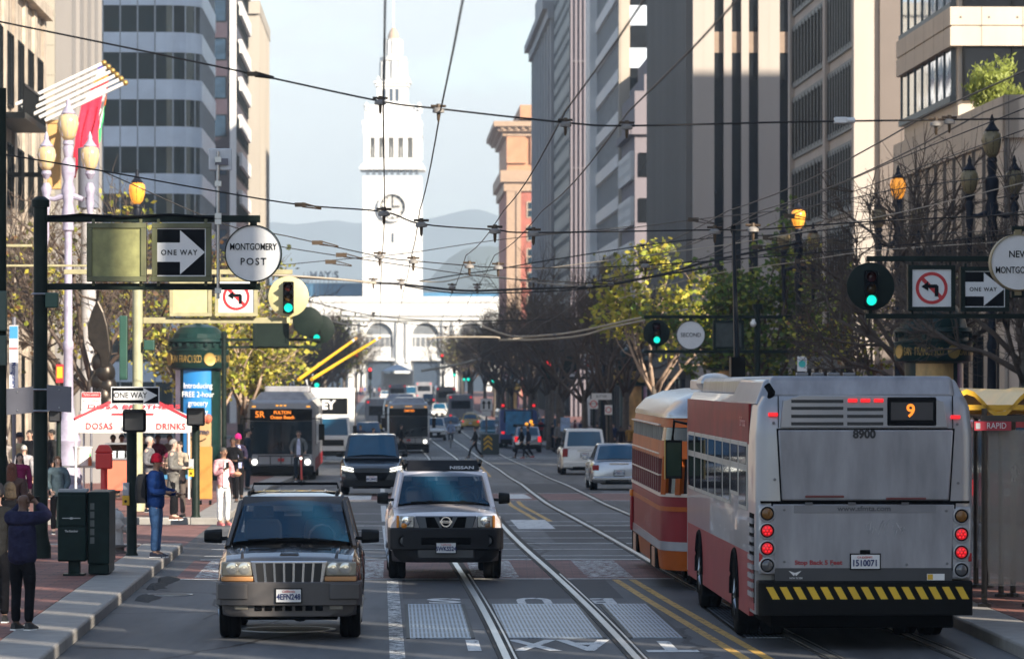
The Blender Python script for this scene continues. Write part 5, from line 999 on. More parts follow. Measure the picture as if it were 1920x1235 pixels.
wire('curved junction strand from the tower foot to the brick building',[(786,527,d4+4),(830,528,d4+4),(900,515,d4+4),(960,523,d4+4),(1010,530,d4+4),(1100,538,d4+4)],.018,wirel,bells=[(1000,527,d4+4)])
# contact wires along the street: street coordinate, height above ground
def contact(label,s,bells,grp='contact wires along the street',end=330,r=.0085,h=5.82):
    o=thing('contact_wire',label,'wire',(0,0,0),0,grp); pts=[]
    hangers=[12,41,66,90,123,160,200,240,285,330]
    for a,b in zip(hangers,hangers[1:]):
        if b>end+1: break
        for k in range(6):
            u=k/6; t=a+(b-a)*u; p=W(s(t),t,0); p.z=h-.10*math.sin(math.pi*u)+zg(t)*.9; pts.append(p)
    m=M(wirem); m.tube(pts,r,5); m.build('cable',o,smooth=180)
for lab,k in (('contact wire passing just left of the tower clock',[(12,.0),(41,-.09),(66,-.12),(90,-.22),(123,-.35),(330,-1)]),('contact wire rising steeply right of the clock tower',[(12,.45),(41,.46),(66,.42),(90,.40),(123,.3),(330,-.3)]),('contact wire curving past the brick building on the right',[(12,1.6),(41,1.66),(66,1.72),(90,1.55),(123,1.7),(330,2)]),('contact wire crossing the windowless mauve slab on the right',[(12,2.2),(41,2.27),(66,2.32),(90,2.15),(123,2.3),(330,2.6)]),('contact wire above the streetcar on the right',[(12,4.9),(41,5.2),(66,5.2),(90,4.9),(123,5),(330,5.2)]),('rightmost contact wire above the silver bus',[(12,5.4),(41,5.7),(66,5.7),(90,5.5),(123,5.6),(330,5.8)])): contact(lab,(lambda kk:(lambda t:interp(kk,t)))(k),())
# fan of feeder wires on the right and far bright switches
R_=[('pale feeder wire rising to the right edge above the tangled tree',[(1000,506,110),(1280,470,108),(1440,446,105),(1680,400,100),(1930,340,95)]),
('feeder wire across the leafy green tree',[(1060,540,115),(1280,493,112),(1420,463,110),(1700,425,106),(1930,395,100)]),
('feeder wire below the lit lamp beside the leafy tree',[(1150,530,118),(1330,499,116),(1560,452,112),(1760,438,110),(1930,430,106)]),
('feeder wire slanting from the ribbed tower down to the yellow tree',[(1260,512,118),(1340,474,112),(1480,405,104),(1640,345,98),(1930,240,90)]),
('feeder wire slanting steeply across the mullioned tower',[(1290,455,100),(1440,400,95),(1560,352,90),(1700,292,84),(1930,200,80)]),
('lower feeder wire through the tangled tree',[(1160,560,130),(1330,515,128),(1500,490,122),(1640,470,118),(1930,450,112)]),
('thin wire crossing the corner of the ribbed tower',[(990,440,120),(1140,432,115),(1300,412,110),(1510,388,100),(1700,352,96),(1930,325,92)])]
for lab,pts in R_: wire(lab,pts,.012,wirel if 'pale' in lab or 'lower' in lab else wirem,links=[(pts[2][0],pts[2][1],pts[2][2])])
D=195
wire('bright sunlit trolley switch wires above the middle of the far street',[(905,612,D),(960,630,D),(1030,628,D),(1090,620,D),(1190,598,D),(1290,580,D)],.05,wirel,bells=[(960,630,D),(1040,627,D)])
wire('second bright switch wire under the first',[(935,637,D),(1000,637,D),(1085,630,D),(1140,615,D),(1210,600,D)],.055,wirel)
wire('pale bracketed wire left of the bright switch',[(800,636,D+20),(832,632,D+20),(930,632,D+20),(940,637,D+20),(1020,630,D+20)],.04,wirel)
wire('dark far span wire over the terminal arches',[(560,560,230),(690,590,230),(800,600,230),(880,602,230),(1050,598,230),(1200,585,230)],.03,bells=[(700,588,230),(862,602,230)])
wire('darker far span wire below the previous one',[(640,590,260),(760,606,260),(835,612,260),(940,606,260),(1060,602,260)],.025,bells=[(835,615,260)])
wire('pale slack wire looping before the right terminal arch',[(800,600,240),(815,622,240),(840,625,240),(880,602,240)],.02,wirel)
wire('pale branch wire low over the far traffic',[(790,695,420),(850,685,420),(900,673,420)],.12,wirel)
wire('short pale wire right of the dark signal disc',[(606,598,150),(640,606,150),(690,612,150)],.03,wirel)
# ---------------------------------------------------------------- vehicles
def paint(name,c,metal=.3,r=.3): return K(name,c,r,metal,var=.04,scale=20,coat=1)
rimm=K('alloy rim',(.35,.36,.37),.3,.9); under=K('underbody',(.004,.004,.0045),.9,spec=.03); platew=K('plate white',(.7,.7,.7),.4); platek=K('plate ink',(.02,.03,.12),.5)
def kp(k,y):
    for a,b in zip(k,k[1:]):
        if y<=b[0]:
            u=max(0,(y-a[0])/(b[0]-a[0])); return [p+(q-p)*u for p,q in zip(a[1:],b[1:])]
    return list(k[-1][1:])
def wheel(par,x,y,r,w,rim=rimm,name='wheel'):
    s=1 if x>0 else -1; m=M(rubber)
    m.lathe([(r*.62,-w/2),(r*.9,-w/2),(r*.985,-w*.42),(r,-w*.3),(r*1.0,-w*.12),(r*.985,-w*.1),(r*.985,-w*.06),(r,-w*.04),(r,w*.04),(r*.985,w*.06),(r*.985,w*.1),(r,w*.12),(r,w*.3),(r*.985,w*.42),(r*.9,w/2),(r*.62,w/2)],26,(x,y,r),'x')
    t=m.build(name,par,smooth=50); m=M(rim); xo=x+s*w*.42
    m.lathe([(r*.63,xo-s*.06),(r*.63,xo),(r*.56,xo+s*.005),(r*.54,xo-s*.05),(.0,xo-s*.05)],22,(0,y,r),'x')
    for k in range(5):
        a=2*math.pi*k/5; c,q=math.cos(a),math.sin(a); m.tube([(xo,y+c*r*.1,r+q*r*.1),(xo-s*.01,y+c*r*.55,r+q*r*.55)],[.05,.035],4)
    m.lathe([(.06,xo-s*.03),(.05,xo+s*.01),(0,xo+s*.012)],10,(0,y,r),'x'); m.build('rim',t,smooth=35)
def plate(par,y,z,s,back=False,w=.31,h=.155,small=True):
    sg=1 if back else -1; m=M(platew); m.box((-w/2,y,z-h/2),(w/2,y+sg*.012,z+h/2)); m.use(black); m.box((-w/2-.015,y-sg*.004,z-h/2-.015),(w/2+.015,y+sg*.006,z+h/2+.015)); p=m.build('number_plate',par)
    if s:
        rot=(R(90),0,math.pi) if back else (R(90),0,0); text(s,h*.62,platek,p,(0,y+sg*.016,z-h*.10),rot,bold=.003,sx=.82)
        text('California',h*.26,signr,p,(0,y+sg*.016,z+h*.34),rot)
def body_shell(par,name,mat,K_,zb0,wheels,wr,L0,L1,n=44,arch=1.16,flare=0,zref=.62):
    ys=sorted(set([L0,L1]+[L0+(L1-L0)*i/n for i in range(n+1)]+[wy+d*wr*arch for wy in wheels for d in (-1.0,-.97,-.85,-.6,-.3,0,.3,.6,.85,.97,1.0)]+[k[0] for k in K_]))
    rings=[]
    for y in ys:
        zt,w,wt=kp(K_,y); zb=zb0
        e=min((y-L0),(L1-y)); zb=zb0+max(0,.10-e*.5)
        fl=0
        for wy in wheels:
            q=(wr*arch)**2-(y-wy)**2
            if q>0: zb=max(zb,wr+math.sqrt(q)); fl=flare
        zb=min(zb,zt-.08); h=zt-zb
        half=[(w*.93,zb),(w*.985+fl,zb+.03),(w+fl,zb+h*.35),(w,zb+h*.62),(w*.975,zt-.10),(wt,zt-.015),(wt*.6,zt+.02),(0,zt+.03)]
        rings.append([(-x,y,z) for x,z in half]+[(x,y,z) for x,z in half[-2::-1]])
    m=M(mat); m.loft(rings); return m.build(name,par,smooth=32)
def lerp3(q,u,v):
    a,b,c,d=[Vector(p) for p in q]; return a.lerp(b,u).lerp(d.lerp(c,u),v)
def pane(par,name,q,u0,u1,v0,v1,mat,off,bow=0):
    n=8; m=M(mat); a,b,c,d=[Vector(p) for p in q]; nn=(b-a).cross(d-a).normalized()
    rows=[]
    for j in range(4):
        v=v0+(v1-v0)*j/3; row=[]
        for i in range(n+1):
            u=u0+(u1-u0)*i/n; row.append(lerp3(q,u,v)+nn*(off+bow*(1-(2*u-1)**2)))
        rows.append(row)
    m.loft(rows,caps=False,closed=False); return m.build(name,par,smooth=180)
def cabin(par,mat,yb0,yb1,yr0,yr1,zb,zr,wb,wr,glass=carglass,panes=((.05,.47),(.53,.93)),bow=.07,pillar=.07,crown=.05,see=False):
    # front corners, rear corners at belt and roof; the windscreen bows forward
    n=8; rings=[]
    def ring(t):
        z=zb+(zr-zb)*t; w=wb+(wr-wb)*t; f=yb0+(yr0-yb0)*t; r=yb1+(yr1-yb1)*t; pts=[]
        for i in range(n+1): u=-1+2*i/n; pts.append((u*w,f-bow*(1-u*u),z))
        for i in range(n+1): u=1-2*i/n; pts.append((u*w,r+bow*.5*(1-u*u),z))
        return pts
    top=[(x*.93,y*.97+.03*(yr0+yr1)/2,z+crown*.7) for x,y,z in ring(1)]; top2=[(x*.6,y*.75+.25*(yr0+yr1)/2,z+crown) for x,y,z in ring(1)]
    m=M(mat)
    if see:
        glass=seeglass; m.loft([ring(.93),ring(1.0),top,top2])
        for s in (-1,1):
            for (a,b) in ((yb0,yr0),(yb0+(yb1-yb0)*.5,yr0+(yr1-yr0)*.5),(yb1,yr1)): m.tube([(s*wb,a,zb-.03),(s*wr,b,zr)],.045,6)
        q=M(under); q.box((-wb+.05,yb0+.15,zb-.1),(wb-.05,yb1-.05,zb+.055)); q.box((-wr,(yr0+yr1)/2+.3,zb),(wr,(yr0+yr1)/2+.42,zr-.15)); q.build('interior',par)
        for s in (-1,1):
            q=M(K('seat cloth',(.05,.052,.055),.9)); y=yb0+1.0; q.loft([[(s*.38+x*w_,y+dy,z) for x,dy in ((-.24,-.06),(.24,-.06),(.24,.06),(-.24,.06))] for z,w_ in ((zb,1),(zb+.22,1),(zb+.3,.8))]); q.box((s*.38-.13,y-.03,zb+.32),(s*.38+.13,y+.06,zb+.47)); q.build('seat',par,bev=.03,smooth=40)
        q=M(K('wheel grey',(.09,.09,.095),.6)); q.tube([(.38+.17*math.cos(a*.5236),yb0+.55+.03*math.sin(a*.5236),zb+.07+.17*math.sin(a*.5236)) for a in range(13)],.018,6); q.build('steering_wheel',par,smooth=60)
        q=M(K('rear mirror grey',(.12,.13,.14),.3)); q.box((-.11,yr0+.06,zr-.17),(.11,yr0+.1,zr-.11)); q.build('inside_mirror',par)
    else: m.loft([ring(0),ring(.5),ring(.96),ring(1.0),top,top2])
    c=m.build('cabin',par,smooth=40)
    qf=[(-wb,yb0,zb),(wb,yb0,zb),(wr,yr0,zr),(-wr,yr0,zr)]; ws=pane(par,'windscreen',qf,pillar*.75,1-pillar*.75,.05,.93,glass,.006,bow*.985)
    qb=[(wb,yb1,zb),(-wb,yb1,zb),(-wr,yr1,zr),(wr,yr1,zr)]; pane(par,'rear_window',qb,pillar,1-pillar,.1,.9,glass,.006,bow*.49)
    for s in (-1,1):
        qs=[(s*wb,yb0 if s>0 else yb1,zb),(s*wb,yb1 if s>0 else yb0,zb),(s*wr,yr1 if s>0 else yr0,zr),(s*wr,yr0 if s>0 else yr1,zr)]
        for a,b in panes:
            u0,u1=(a,b) if s>0 else (1-b,1-a); pane(par,'side_window',qs,u0,u1,.08,.9,glass,.006)
    return c,ws
def mirrors(par,mat,x,y,z,w=.2,h=.15):
    for s in (-1,1):
        m=M(mat); m.loft([[(s*(x+a*w),y+.10*(1-a*a*.3)-d,z+h*b*(1-.2*a)) for b,d in ((-.5,.06),(-.3,.11),(.3,.11),(.5,.05),(.5,-.04),(-.5,-.04))] for a in (.1,.35,.8,1.0)]); m.tube([(s*(x-.08),y+.05,z-.02),(s*(x+.06),y+.04,z-.03)],.03,5); q=m.build('side_mirror',par,smooth=50,bev=.045)
def slab(par,name,mat,a,b,bev=.02): m=M(mat); m.box(a,b); return m.build(name,par,bev=bev,smooth=40)
def wipers(par,zb,yb,w):
    for x0,x1 in ((-w*.75,-w*.02),(-.02,w*.72)):
        m=M(black); m.tube([(x0,yb-.075,zb+.07),((x0+x1)/2,yb-.10,zb+.075),(x1,yb-.10,zb+.06)],.014,4); m.box(((x0*.4+x1*.6)-.04,yb-.10,zb+.05),((x0*.4+x1*.6)+.04,yb-.05,zb+.1)); m.build('wiper',par)
def interior(par,zb,zr,yb,yr,w): pass
# ---- brown off-roader, nearest
D=52.55; o=thing('off_road_car','dusty dark brown SUV with a seven slot chrome grille and roof rack, nearest car','car',Vector(((541-960)*D/F,D,0)),TH)
jp=paint('brown car paint',(.048,.040,.034),.45,.2); clad=K('grey cladding',(.078,.071,.069),.5,var=.08,scale=8)
y0=.22
body_shell(o,'body',jp,[(y0,.95,.80,.74),(y0+.12,1.0,.845,.78),(y0+.35,1.05,.86,.79),(y0+.8,1.095,.875,.80),(y0+1.25,1.13,.885,.82),(y0+1.5,1.14,.89,.82),(y0+4.0,1.14,.89,.84),(y0+4.3,1.08,.86,.82)],.40,(.95,3.62),.37,y0,y0+4.3,flare=.025)
cb_,ws=cabin(o,jp,y0+1.16,y0+4.25,y0+1.98,y0+3.75,1.13,1.645,.80,.66,pillar=.05,bow=.08,crown=.12,see=True)
for s in (-1,1):   # hood ridges
    m=M(jp); m.tube([(s*.58,y0+.15,1.0),(s*.60,y0+.7,1.085),(s*.62,y0+1.2,1.135)],[.03,.035,.02],6); m.build('hood_ridge',o,smooth=180)
m=M(jp); m.loft([[(-.13,y0+.2,1.04),(-.10,y0+.2,1.06),(.10,y0+.2,1.06),(.13,y0+.2,1.04)],[(-.16,y0+1.1,1.14),(-.13,y0+1.1,1.158),(.13,y0+1.1,1.158),(.16,y0+1.1,1.14)]]); m.build('hood_bulge',o,smooth=40)
text('Jeep',.075,K('badge dull',(.12,.115,.11),.3,.8),o,(.02,y0-.012,.955),sx=1.3) if 0 else None
# bumper
m=M(clad); m.loft([[(-.90,y0+.55,z),(-.90,y0+.05,z),(-.84,y0-.10,z),(-.6,y0-.17,z),(.6,y0-.17,z),(.84,y0-.10,z),(.90,y0+.05,z),(.90,y0+.55,z)] for z in (.44,.52,.70,.73)]); m.loft([[(-.84,y0+.4,z),(-.82+a,y0-.03,z),(-.6+a,y0-.11,z),(.6-a,y0-.11,z),(.82-a,y0-.03,z),(.84,y0+.4,z)] for z,a in ((.30,.1),(.36,.02),(.45,.0))]); bp=m.build('bumper',o,smooth=30,bev=.012)
for s in (-1,1):
    m=M(clad); m.loft([[(s*.89,y0-.02,z),(s*.87,y0-.135,z),(s*.56,y0-.20,z),(s*.50,y0-.185,z),(s*.56,y0-.12,z)] for z in (.52,.54,.69,.71)]); m.build('bumper_pad',bp,smooth=30,bev=.01)
    slab(bp,'fog_lamp',K('dusty lens',(.20,.185,.155),.3,var=.1),(s*.50,y0-.118,.385),(s*.67,y0-.06,.465),.015)
    # headlamp: hazed cluster over an amber strip
    m=M(K('hazed headlamp',(.27,.25,.20),.18,.2,var=.2,scale=6,coat=.6)); m.box((s*.45,y0-.045,.80),(s*.835,y0+.1,.975)); h=m.build('headlight',o,bev=.02,smooth=40)
    m=M(K('reflector',(.62,.60,.54),.12,.7,var=.1))
    for x in (.55,.70): m.lathe([(.075,-.048),(.06,-.054),(.03,-.052),(0,-.056)],16,(s*x,y0,.895),'y')
    m.build('reflector_bowl',h,smooth=60); slab(h,'indicator',K('dusty amber',(.50,.24,.09),.3,var=.1),(s*.44,y0-.05,.735),(s*.835,y0+.1,.795),.012)
g_=M(chrome); zt_,zb_=.985,.70; out_=[(-.475,zt_),(.475,zt_),(.425,zb_+.03),(.40,zb_),(-.40,zb_),(-.425,zb_+.03)]; g_.prism(out_,y0-.06,y0+.02); gg=g_.build('grille',o,bev=.012)
for i in range(7):
    x=(-3+i)*.122; t_=x*.94; m=M(K('grille slot black',(.006,.006,.007),.5)); m.prism([(x-.048,.96),(x+.048,.96),(t_+.044,.735),(t_+.034,.722),(t_-.034,.722),(t_-.044,.735)],y0-.066,y0-.058); m.build('slot',gg)
for i in range(7): slab(bp,'lower_slot',under,((-3+i)*.125-.045,y0-.125,.375),((-3+i)*.125+.045,y0-.105,.455),.008)
plate(o,y0-.185,.565,'4EFN248',w=.305,h=.155)
for x in (-.75,.75):
    for y in (.95,3.62): wheel(o,x,y,.37,.255)
slab(o,'underbody',under,(-.6,.5,.24),(.6,4.2,.5)); m=M(under); m.ball((.12,1.0,.30),(.13,.12,.11),10,8); m.tube([(-.65,.95,.36),(.65,.95,.36)],.05,6); m.build('axle',o)
mirrors(o,trimblk,.86,y0+1.42,1.235,.25,.19); wipers(o,1.13,y0+1.13,.72)
rk=M(black)
for s in (-1,1): rk.tube([(s*.56,y0+2.05,1.70),(s*.565,y0+2.2,1.77),(s*.57,y0+3.6,1.77),(s*.56,y0+3.8,1.70)],.022,6)
rk.tube([(-.57,y0+3.5,1.76),(-.55,y0+3.5,1.85),(.55,y0+3.5,1.85),(.57,y0+3.5,1.76)],.02,6); rk.tube([(-.57,y0+2.3,1.76),(.57,y0+2.3,1.76)],.018,6)
rk.build('roof_rack',o); 
rk=M(chrome)
for i in range(5): rk.box((-.40+i*.2-.012,y0+2.35,1.765),(-.40+i*.2+.012,y0+3.5,1.775))
rk.build('roof_slats',o)
# ---- white off-roader
D=67.9; o=thing('off_road_car','silver white SUV with black bumper and black roof deflector on the tram rail','car',Vector(((836-960)*D/F,D,0)),TH+.012)
xp=paint('pearl car paint',(.76,.71,.71),.0,.3); blk=K('black plastic',(.012,.0125,.015),.5,var=.1,scale=10,spec=.2)
body_shell(o,'body',xp,[(.15,1.0,.885,.80),(.3,1.06,.895,.82),(1.1,1.12,.905,.83),(1.4,1.16,.905,.83),(4.2,1.16,.905,.84),(4.45,1.12,.88,.83)],.45,(.9,3.6),.385,.15,4.45,flare=.02)
cabin(o,xp,1.22,4.4,1.85,4.1,1.14,1.66,.80,.68,panes=((.09,.36),(.4,.66),(.7,.93)),pillar=.05,bow=.09,see=True)
m=M(blk); m.loft([[(-.92,.62,z),(-.92,.12,z),(-.88,-.02,z),(-.66,-.12,z),(.66,-.12,z),(.88,-.02,z),(.92,.12,z),(.92,.62,z)] for z in (.50,.56,.80,.845)]); m.loft([[(-.86,.5,z),(-.86+a,.06,z),(-.62+a,-.07,z),(.62-a,-.07,z),(.86-a,.06,z),(.86,.5,z)] for z,a in ((.30,.16),(.40,.04),(.51,.0))]); bp=m.build('bumper',o,smooth=30,bev=.02)
slab(bp,'bumper_opening',under,(-.40,-.135,.585),(.40,-.10,.70),.02); slab(bp,'skid_plate',K('skid grey',(.05,.052,.056),.4),(-.45,-.10,.36),(.45,-.06,.52),.02)
for s in (-1,1):
    m=M(under); m.lathe([(.095,-.105),(.095,-.135),(.075,-.135),(.06,-.12),(0,-.12)],20,(s*.665,.02,.645),'y'); m.use(K('fog glass',(.12,.13,.14),.1,.4)); m.lathe([(.07,-.122),(0,-.13)],16,(s*.665,.02,.645),'y'); m.build('fog_lamp',bp,smooth=40)
    m=M(K('clear headlamp',(.50,.50,.47),.1,.5,var=.35,scale=14,coat=.8)); m.box((s*.50,.02,.845),(s*.745,.22,1.04)); h=m.build('headlight',o,bev=.02,smooth=40); m=M(chrome); m.lathe([(.075,.018),(.05,.012),(0,.016)],16,(s*.63,0,.955),'y'); m.build('reflector_bowl',h,smooth=60)
    slab(h,'indicator',K('bright amber',(.75,.26,.03),.25),(s*.745,.03,.845),(s*.785,.25,1.04),.012); m=M(K('bright amber',(0,0,0)) if s<0 else K('dull amber',(.22,.12,.06),.3)); m.lathe([(.045,.015),(0,.0)],14,(s*.665,0,.885),'y'); m.build('lamp_bulb',h,smooth=60)
m=M(K('grille frame blue grey',(.075,.085,.10),.35,.4)); m.prism([(-.49,1.035),(.49,1.035),(.40,.775),(-.40,.775)],-.03,.10); gg=m.build('grille',o,bev=.015)
for pts in ([(-.33,1.02),(-.185,1.02),(-.10,.85),(-.30,.85)],[(-.11,1.02),(.11,1.02),(.065,.85),(-.065,.85)],[(.185,1.02),(.33,1.02),(.30,.85),(.10,.85)]): m=M(under); m.prism(pts,-.038,-.028); m.build('grille_mesh',gg)
m=M(chrome); m.lathe([(.085,-.045),(.085,-.06),(.065,-.06),(.065,-.045),(.085,-.045)],24,(0,0,.945),'y'); m.box((-.10,-.058,.925),(.10,-.05,.965)); em=m.build('emblem',gg,smooth=40); text('NISSAN',.03,signk,em,(0,-.062,.945),bold=.001)
plate(o,-.155,.535,'5WKS524',w=.305,h=.155)
for x in (-.765,.765):
    for y in (.9,3.6): wheel(o,x,y,.385,.27)
slab(o,'underbody',under,(-.6,.5,.28),(.6,4.3,.55)); mirrors(o,trimblk,.88,1.58,1.27,.2,.2); wipers(o,1.15,1.22,.72)
m=M(blk); m.loft([[(-.60,1.95,1.71),(.60,1.95,1.71),(.60,2.3,1.71),(-.60,2.3,1.71)],[(-.57,2.15,1.88),(.57,2.15,1.88),(.57,2.3,1.88),(-.57,2.3,1.88)]]); dfl=m.build('roof_deflector',o,bev=.02); text('NISSAN',.085,K('letter pale',(.5,.5,.5),.4),dfl,(.31,2.0-.055+.01,1.76),(R(50),0,0),bold=.002,sx=1.4)
m=M(black); 
for s in (-1,1): m.tube([(s*.60,2.1,1.80),(s*.62,2.3,1.86),(s*.62,3.8,1.83),(s*.6,4.0,1.72)],.035,6)
m.tube([(-.6,3.0,1.84),(.6,3.0,1.84)],.02,5); m.build('roof_rack',o)
# ---- generic cars: front of the car at local y = 0 facing the camera, or the tail when back=True
def car(name,label,cat,px,D,mat,kind='suv',back=False,yaw=0,lit=False,group=None,num=None,detail=True,rack=False):
    o=thing(name,label,cat,at(px,D),TH+yaw+(math.pi if back else 0),group)
    if back:   # put the tail at depth D: shift along the street by the car length
        pass
    S={'suv':(4.6,.93,1.08,1.70,.35,1.05,3.75,.70),'big':(5.1,.98,1.12,1.86,.39,1.1,4.05,.74),'sedan':(4.7,.90,.92,1.42,.32,1.0,3.8,.60),'hatch':(4.3,.87,.98,1.55,.31,.9,3.45,.65),'van':(5.2,.98,1.15,2.3,.36,1.0,4.2,.85)}[kind]
    L_,w,zb,zr,wr,wy0,wy1,wroof=S
    K_=[(0,zb*.72,w*.82,w*.7),(.15,zb*.80,w*.94,w*.82),(1.0,zb*.92,w,w*.88),(1.25,zb,w,w*.90),(L_-.5,zb,w,w*.92),(L_-.05,zb*.97,w*.94,w*.86),(L_,zb*.85,w*.9,w*.8)]
    if back:
        o.location=at(px,D)+Vector((-ST*L_,CT*L_,0)); o.location.z=zg(D+2)
    body_shell(o,'body',mat,K_,.26,(wy0,wy1),wr,0,L_,n=20)
    if kind=='sedan': cabin(o,mat,1.15,L_-.62,2.0,L_-1.35,zb-.01,zr,w*.86,wroof,bow=.1,pillar=.06)
    elif kind=='van': cabin(o,mat,.7,L_-.02,1.15,L_-.1,zb-.01,zr,w*.94,w*.88,panes=((.06,.3),(.36,.6),(.66,.93)),bow=.06)
    else: cabin(o,mat,1.12,L_-.05,1.95,L_-.5 if kind!='big' else L_-.3,zb-.01,zr,w*.87,wroof,panes=((.1,.38),(.43,.68),(.73,.92)),bow=.09)
    for x in (-w+.14,w-.14):
        for y in (wy0,wy1): wheel(o,x,y,wr,.23)
    slab(o,'bumper',trimblk if kind!='sedan' else mat,(-w*.9,-.06,.26),(w*.9,.12,zb*.45),.04)
    m=M(under); m.prism([(-w*.55,zb*.62),(w*.55,zb*.62),(w*.42,zb*.42),(-w*.42,zb*.42)],-.075,.1); m.build('grille',o)
    for s in (-1,1):
        m=M(headl if lit else K('clear headlamp',(.5,.5,.47),.1,.5)); m.prism([(s*w*.55,zb*.68),(s*w*.88,zb*.74),(s*w*.9,zb*.66),(s*w*.58,zb*.62)],-.02,.2); m.build('headlight',o)
        zl=zb*.80; m=M(redl if lit and back else redlens); m.box((s*w*.70,L_-.12,zl-(.09 if kind=='sedan' else .14)),(s*w*.93,L_+.015,zl+(.08 if kind=='sedan' else .2))); m.build('tail_light',o,bev=.02)
    slab(o,'rear_bumper',mat if kind in('big','sedan') else trimblk,(-w*.92,L_-.12,.30),(w*.92,L_+.07,zb*.5),.04); slab(o,'exhaust_trim',under,(-w*.35,L_+.04,.24),(w*.5,L_+.09,.36),.02)
    mirrors(o,trimblk if kind!='sedan' else mat,w*.93,1.5,zb+.08,.18,.15)
    if back: plate(o,L_+.015 if kind!='sedan' else L_+.075,zb*.74 if kind!='sedan' else zb*.62,num,True)
    else: plate(o,-.08,.5,num)
    if back:
        m=M(chrome); m.box((-.3,L_-.02,zb*.80+.1),(.3,L_+.02,zb*.80+.14)); m.build('trim_strip',o)
    slab(o,'underbody',under,(-w*.6,.4,.2),(w*.6,L_-.3,.4))
    if rack:
        m=M(black)
        for y in (2.3,3.3): m.tube([(-.7,y,zr+.1),(.7,y,zr+.1)],.03,5)
        for s in (-1,1): m.tube([(s*.6,2.1,zr+.02),(s*.6,2.3,zr+.1),(s*.6,3.4,zr+.1),(s*.6,3.6,zr+.02)],.03,5)
        m.build('roof_rack',o)
    return o
dblue=paint('black blue paint',(.012,.02,.032),.4,.2); wp=paint('white car paint',(.72,.70,.66),.0,.25); sil=paint('silver car paint',(.42,.43,.45),.7,.25); blkp=paint('black car paint',(.012,.012,.014),.2,.2); taxi=paint('taxi yellow',(.70,.42,.03),.0,.3); tealp=paint('teal car paint',(.03,.16,.22),.3,.3); redp=paint('red car paint',(.42,.02,.03),.2,.25); navyp=paint('navy car paint',(.02,.04,.1),.3,.3); greyp=paint('grey car paint',(.16,.17,.18),.5,.3)
o=car('compact_suv','black blue SUV with lit slanted headlamps behind the white SUV','car',697,123.5,dblue,'suv',lit=False,num='8KLM402')
for s in (-1,1):
    for k in (0,1): m=M(headl); m.prism([(s*.52,.70+k*.075),(s*.86,.77+k*.07),(s*.87,.80+k*.065),(s*.54,.725+k*.075)],-.065,.02); m.build('headlight_strip',o)
o=car('large_suv','big white SUV seen from behind, parked in the right lane','car',1096,176,wp,'big',True,num='7ABC231'); 
o=car('sedan_car','silver sedan seen from behind, partly covered by the orange streetcar','car',1161,133.5,sil,'sedan',True,num='6TRK118'); slab(o,'bumper_valance',K('grey cladding',(0,0,0)),(-.8,4.70,.25),(.8,4.79,.36),.02)
FAR=[('yellow taxi seen from behind in the middle distance',882,405,taxi,'sedan',True,True),('dark SUV with glowing brake lamps ahead of the yellow taxi',853,455,blkp,'suv',True,True),('white and yellow taxi van facing the camera beside the oncoming trolleybus',815,330,wp,'suv',False,False),('silver sedan beside the yellow taxi',846,375,sil,'sedan',False,False),('teal car with amber lamps beside the lane sign',920,330,tealp,'hatch',False,False),('white car with a blue roof light farther up the middle lane',824,470,wp,'suv',False,True),('silver hatchback with a roof rack behind the two walking people',990,262,sil,'hatch',True,True),('red car half hidden behind the silver hatchback',972,285,redp,'suv',True,True),('dark car waiting left of the white truck among distant traffic',690,275,navyp,'suv',False,False),('white car far up the left lane before the terminal',712,560,wp,'sedan',False,False),('blue car with brake lamps far up the street',757,520,tealp,'sedan',True,True),('silver car with brake lamps right of the far blue car',784,535,sil,'suv',True,True),('black car with brake lamps near the street end',803,600,blkp,'suv',True,True),('white van near the end of the street',770,680,wp,'van',False,False),('grey car at the end of the street left lane',737,640,greyp,'suv',False,True),('red tailed white car near the terminal crossing',722,700,wp,'sedan',True,True),('silver car near the terminal crossing',752,720,sil,'sedan',False,False),('dark car parked at the right kerb beyond the blue truck',1028,330,blkp,'suv',True,False),('grey car parked at the right kerb farther on',1000,420,greyp,'sedan',True,False),('black car behind the amber kiosk at the right kerb',1066,262,navyp,'sedan',True,False)]
for lab,px,D,mt,kd,bk,lt in FAR: car('distant_car',lab,'car',px,D,mt,kd,bk,lit=lt,group='cars in the distant traffic',rack='rack' in lab)
t_=[o for o in bpy.data.objects if o.get('label','').startswith('yellow taxi')][0]; m=M(white); m.box((-.35,2.3,1.46),(.35,2.5,1.62)); m.build('taxi_light',t_)
# amber beacons over the silver hatchback
o=thing('arrow_beacon','dark bar of amber and red warning lamps above the silver hatchback','beacon',P(992,797,266),TH); m=M(signk); m.box((-1,0,-.1),(1,.2,.06)); m.lathe([(.05,-2.6),(.05,0)],6,(0,.3,0)); m.build('bar',o)
for x,z,c in ((-.15,.12,amberl),(.12,.28,amberl),(.2,.05,amberl),(.0,-.22,redl),(-.4,-.1,redl)): m=M(c); m.ball((x,-.06,z-.05),.11,8,6); m.build('lamp',o)
# right edge red vehicle behind the shelter
o=car('red_van','red van with lit tail lamps behind the bus shelter','van',1893,88,redp,'van',True,lit=True); o.location.z=0
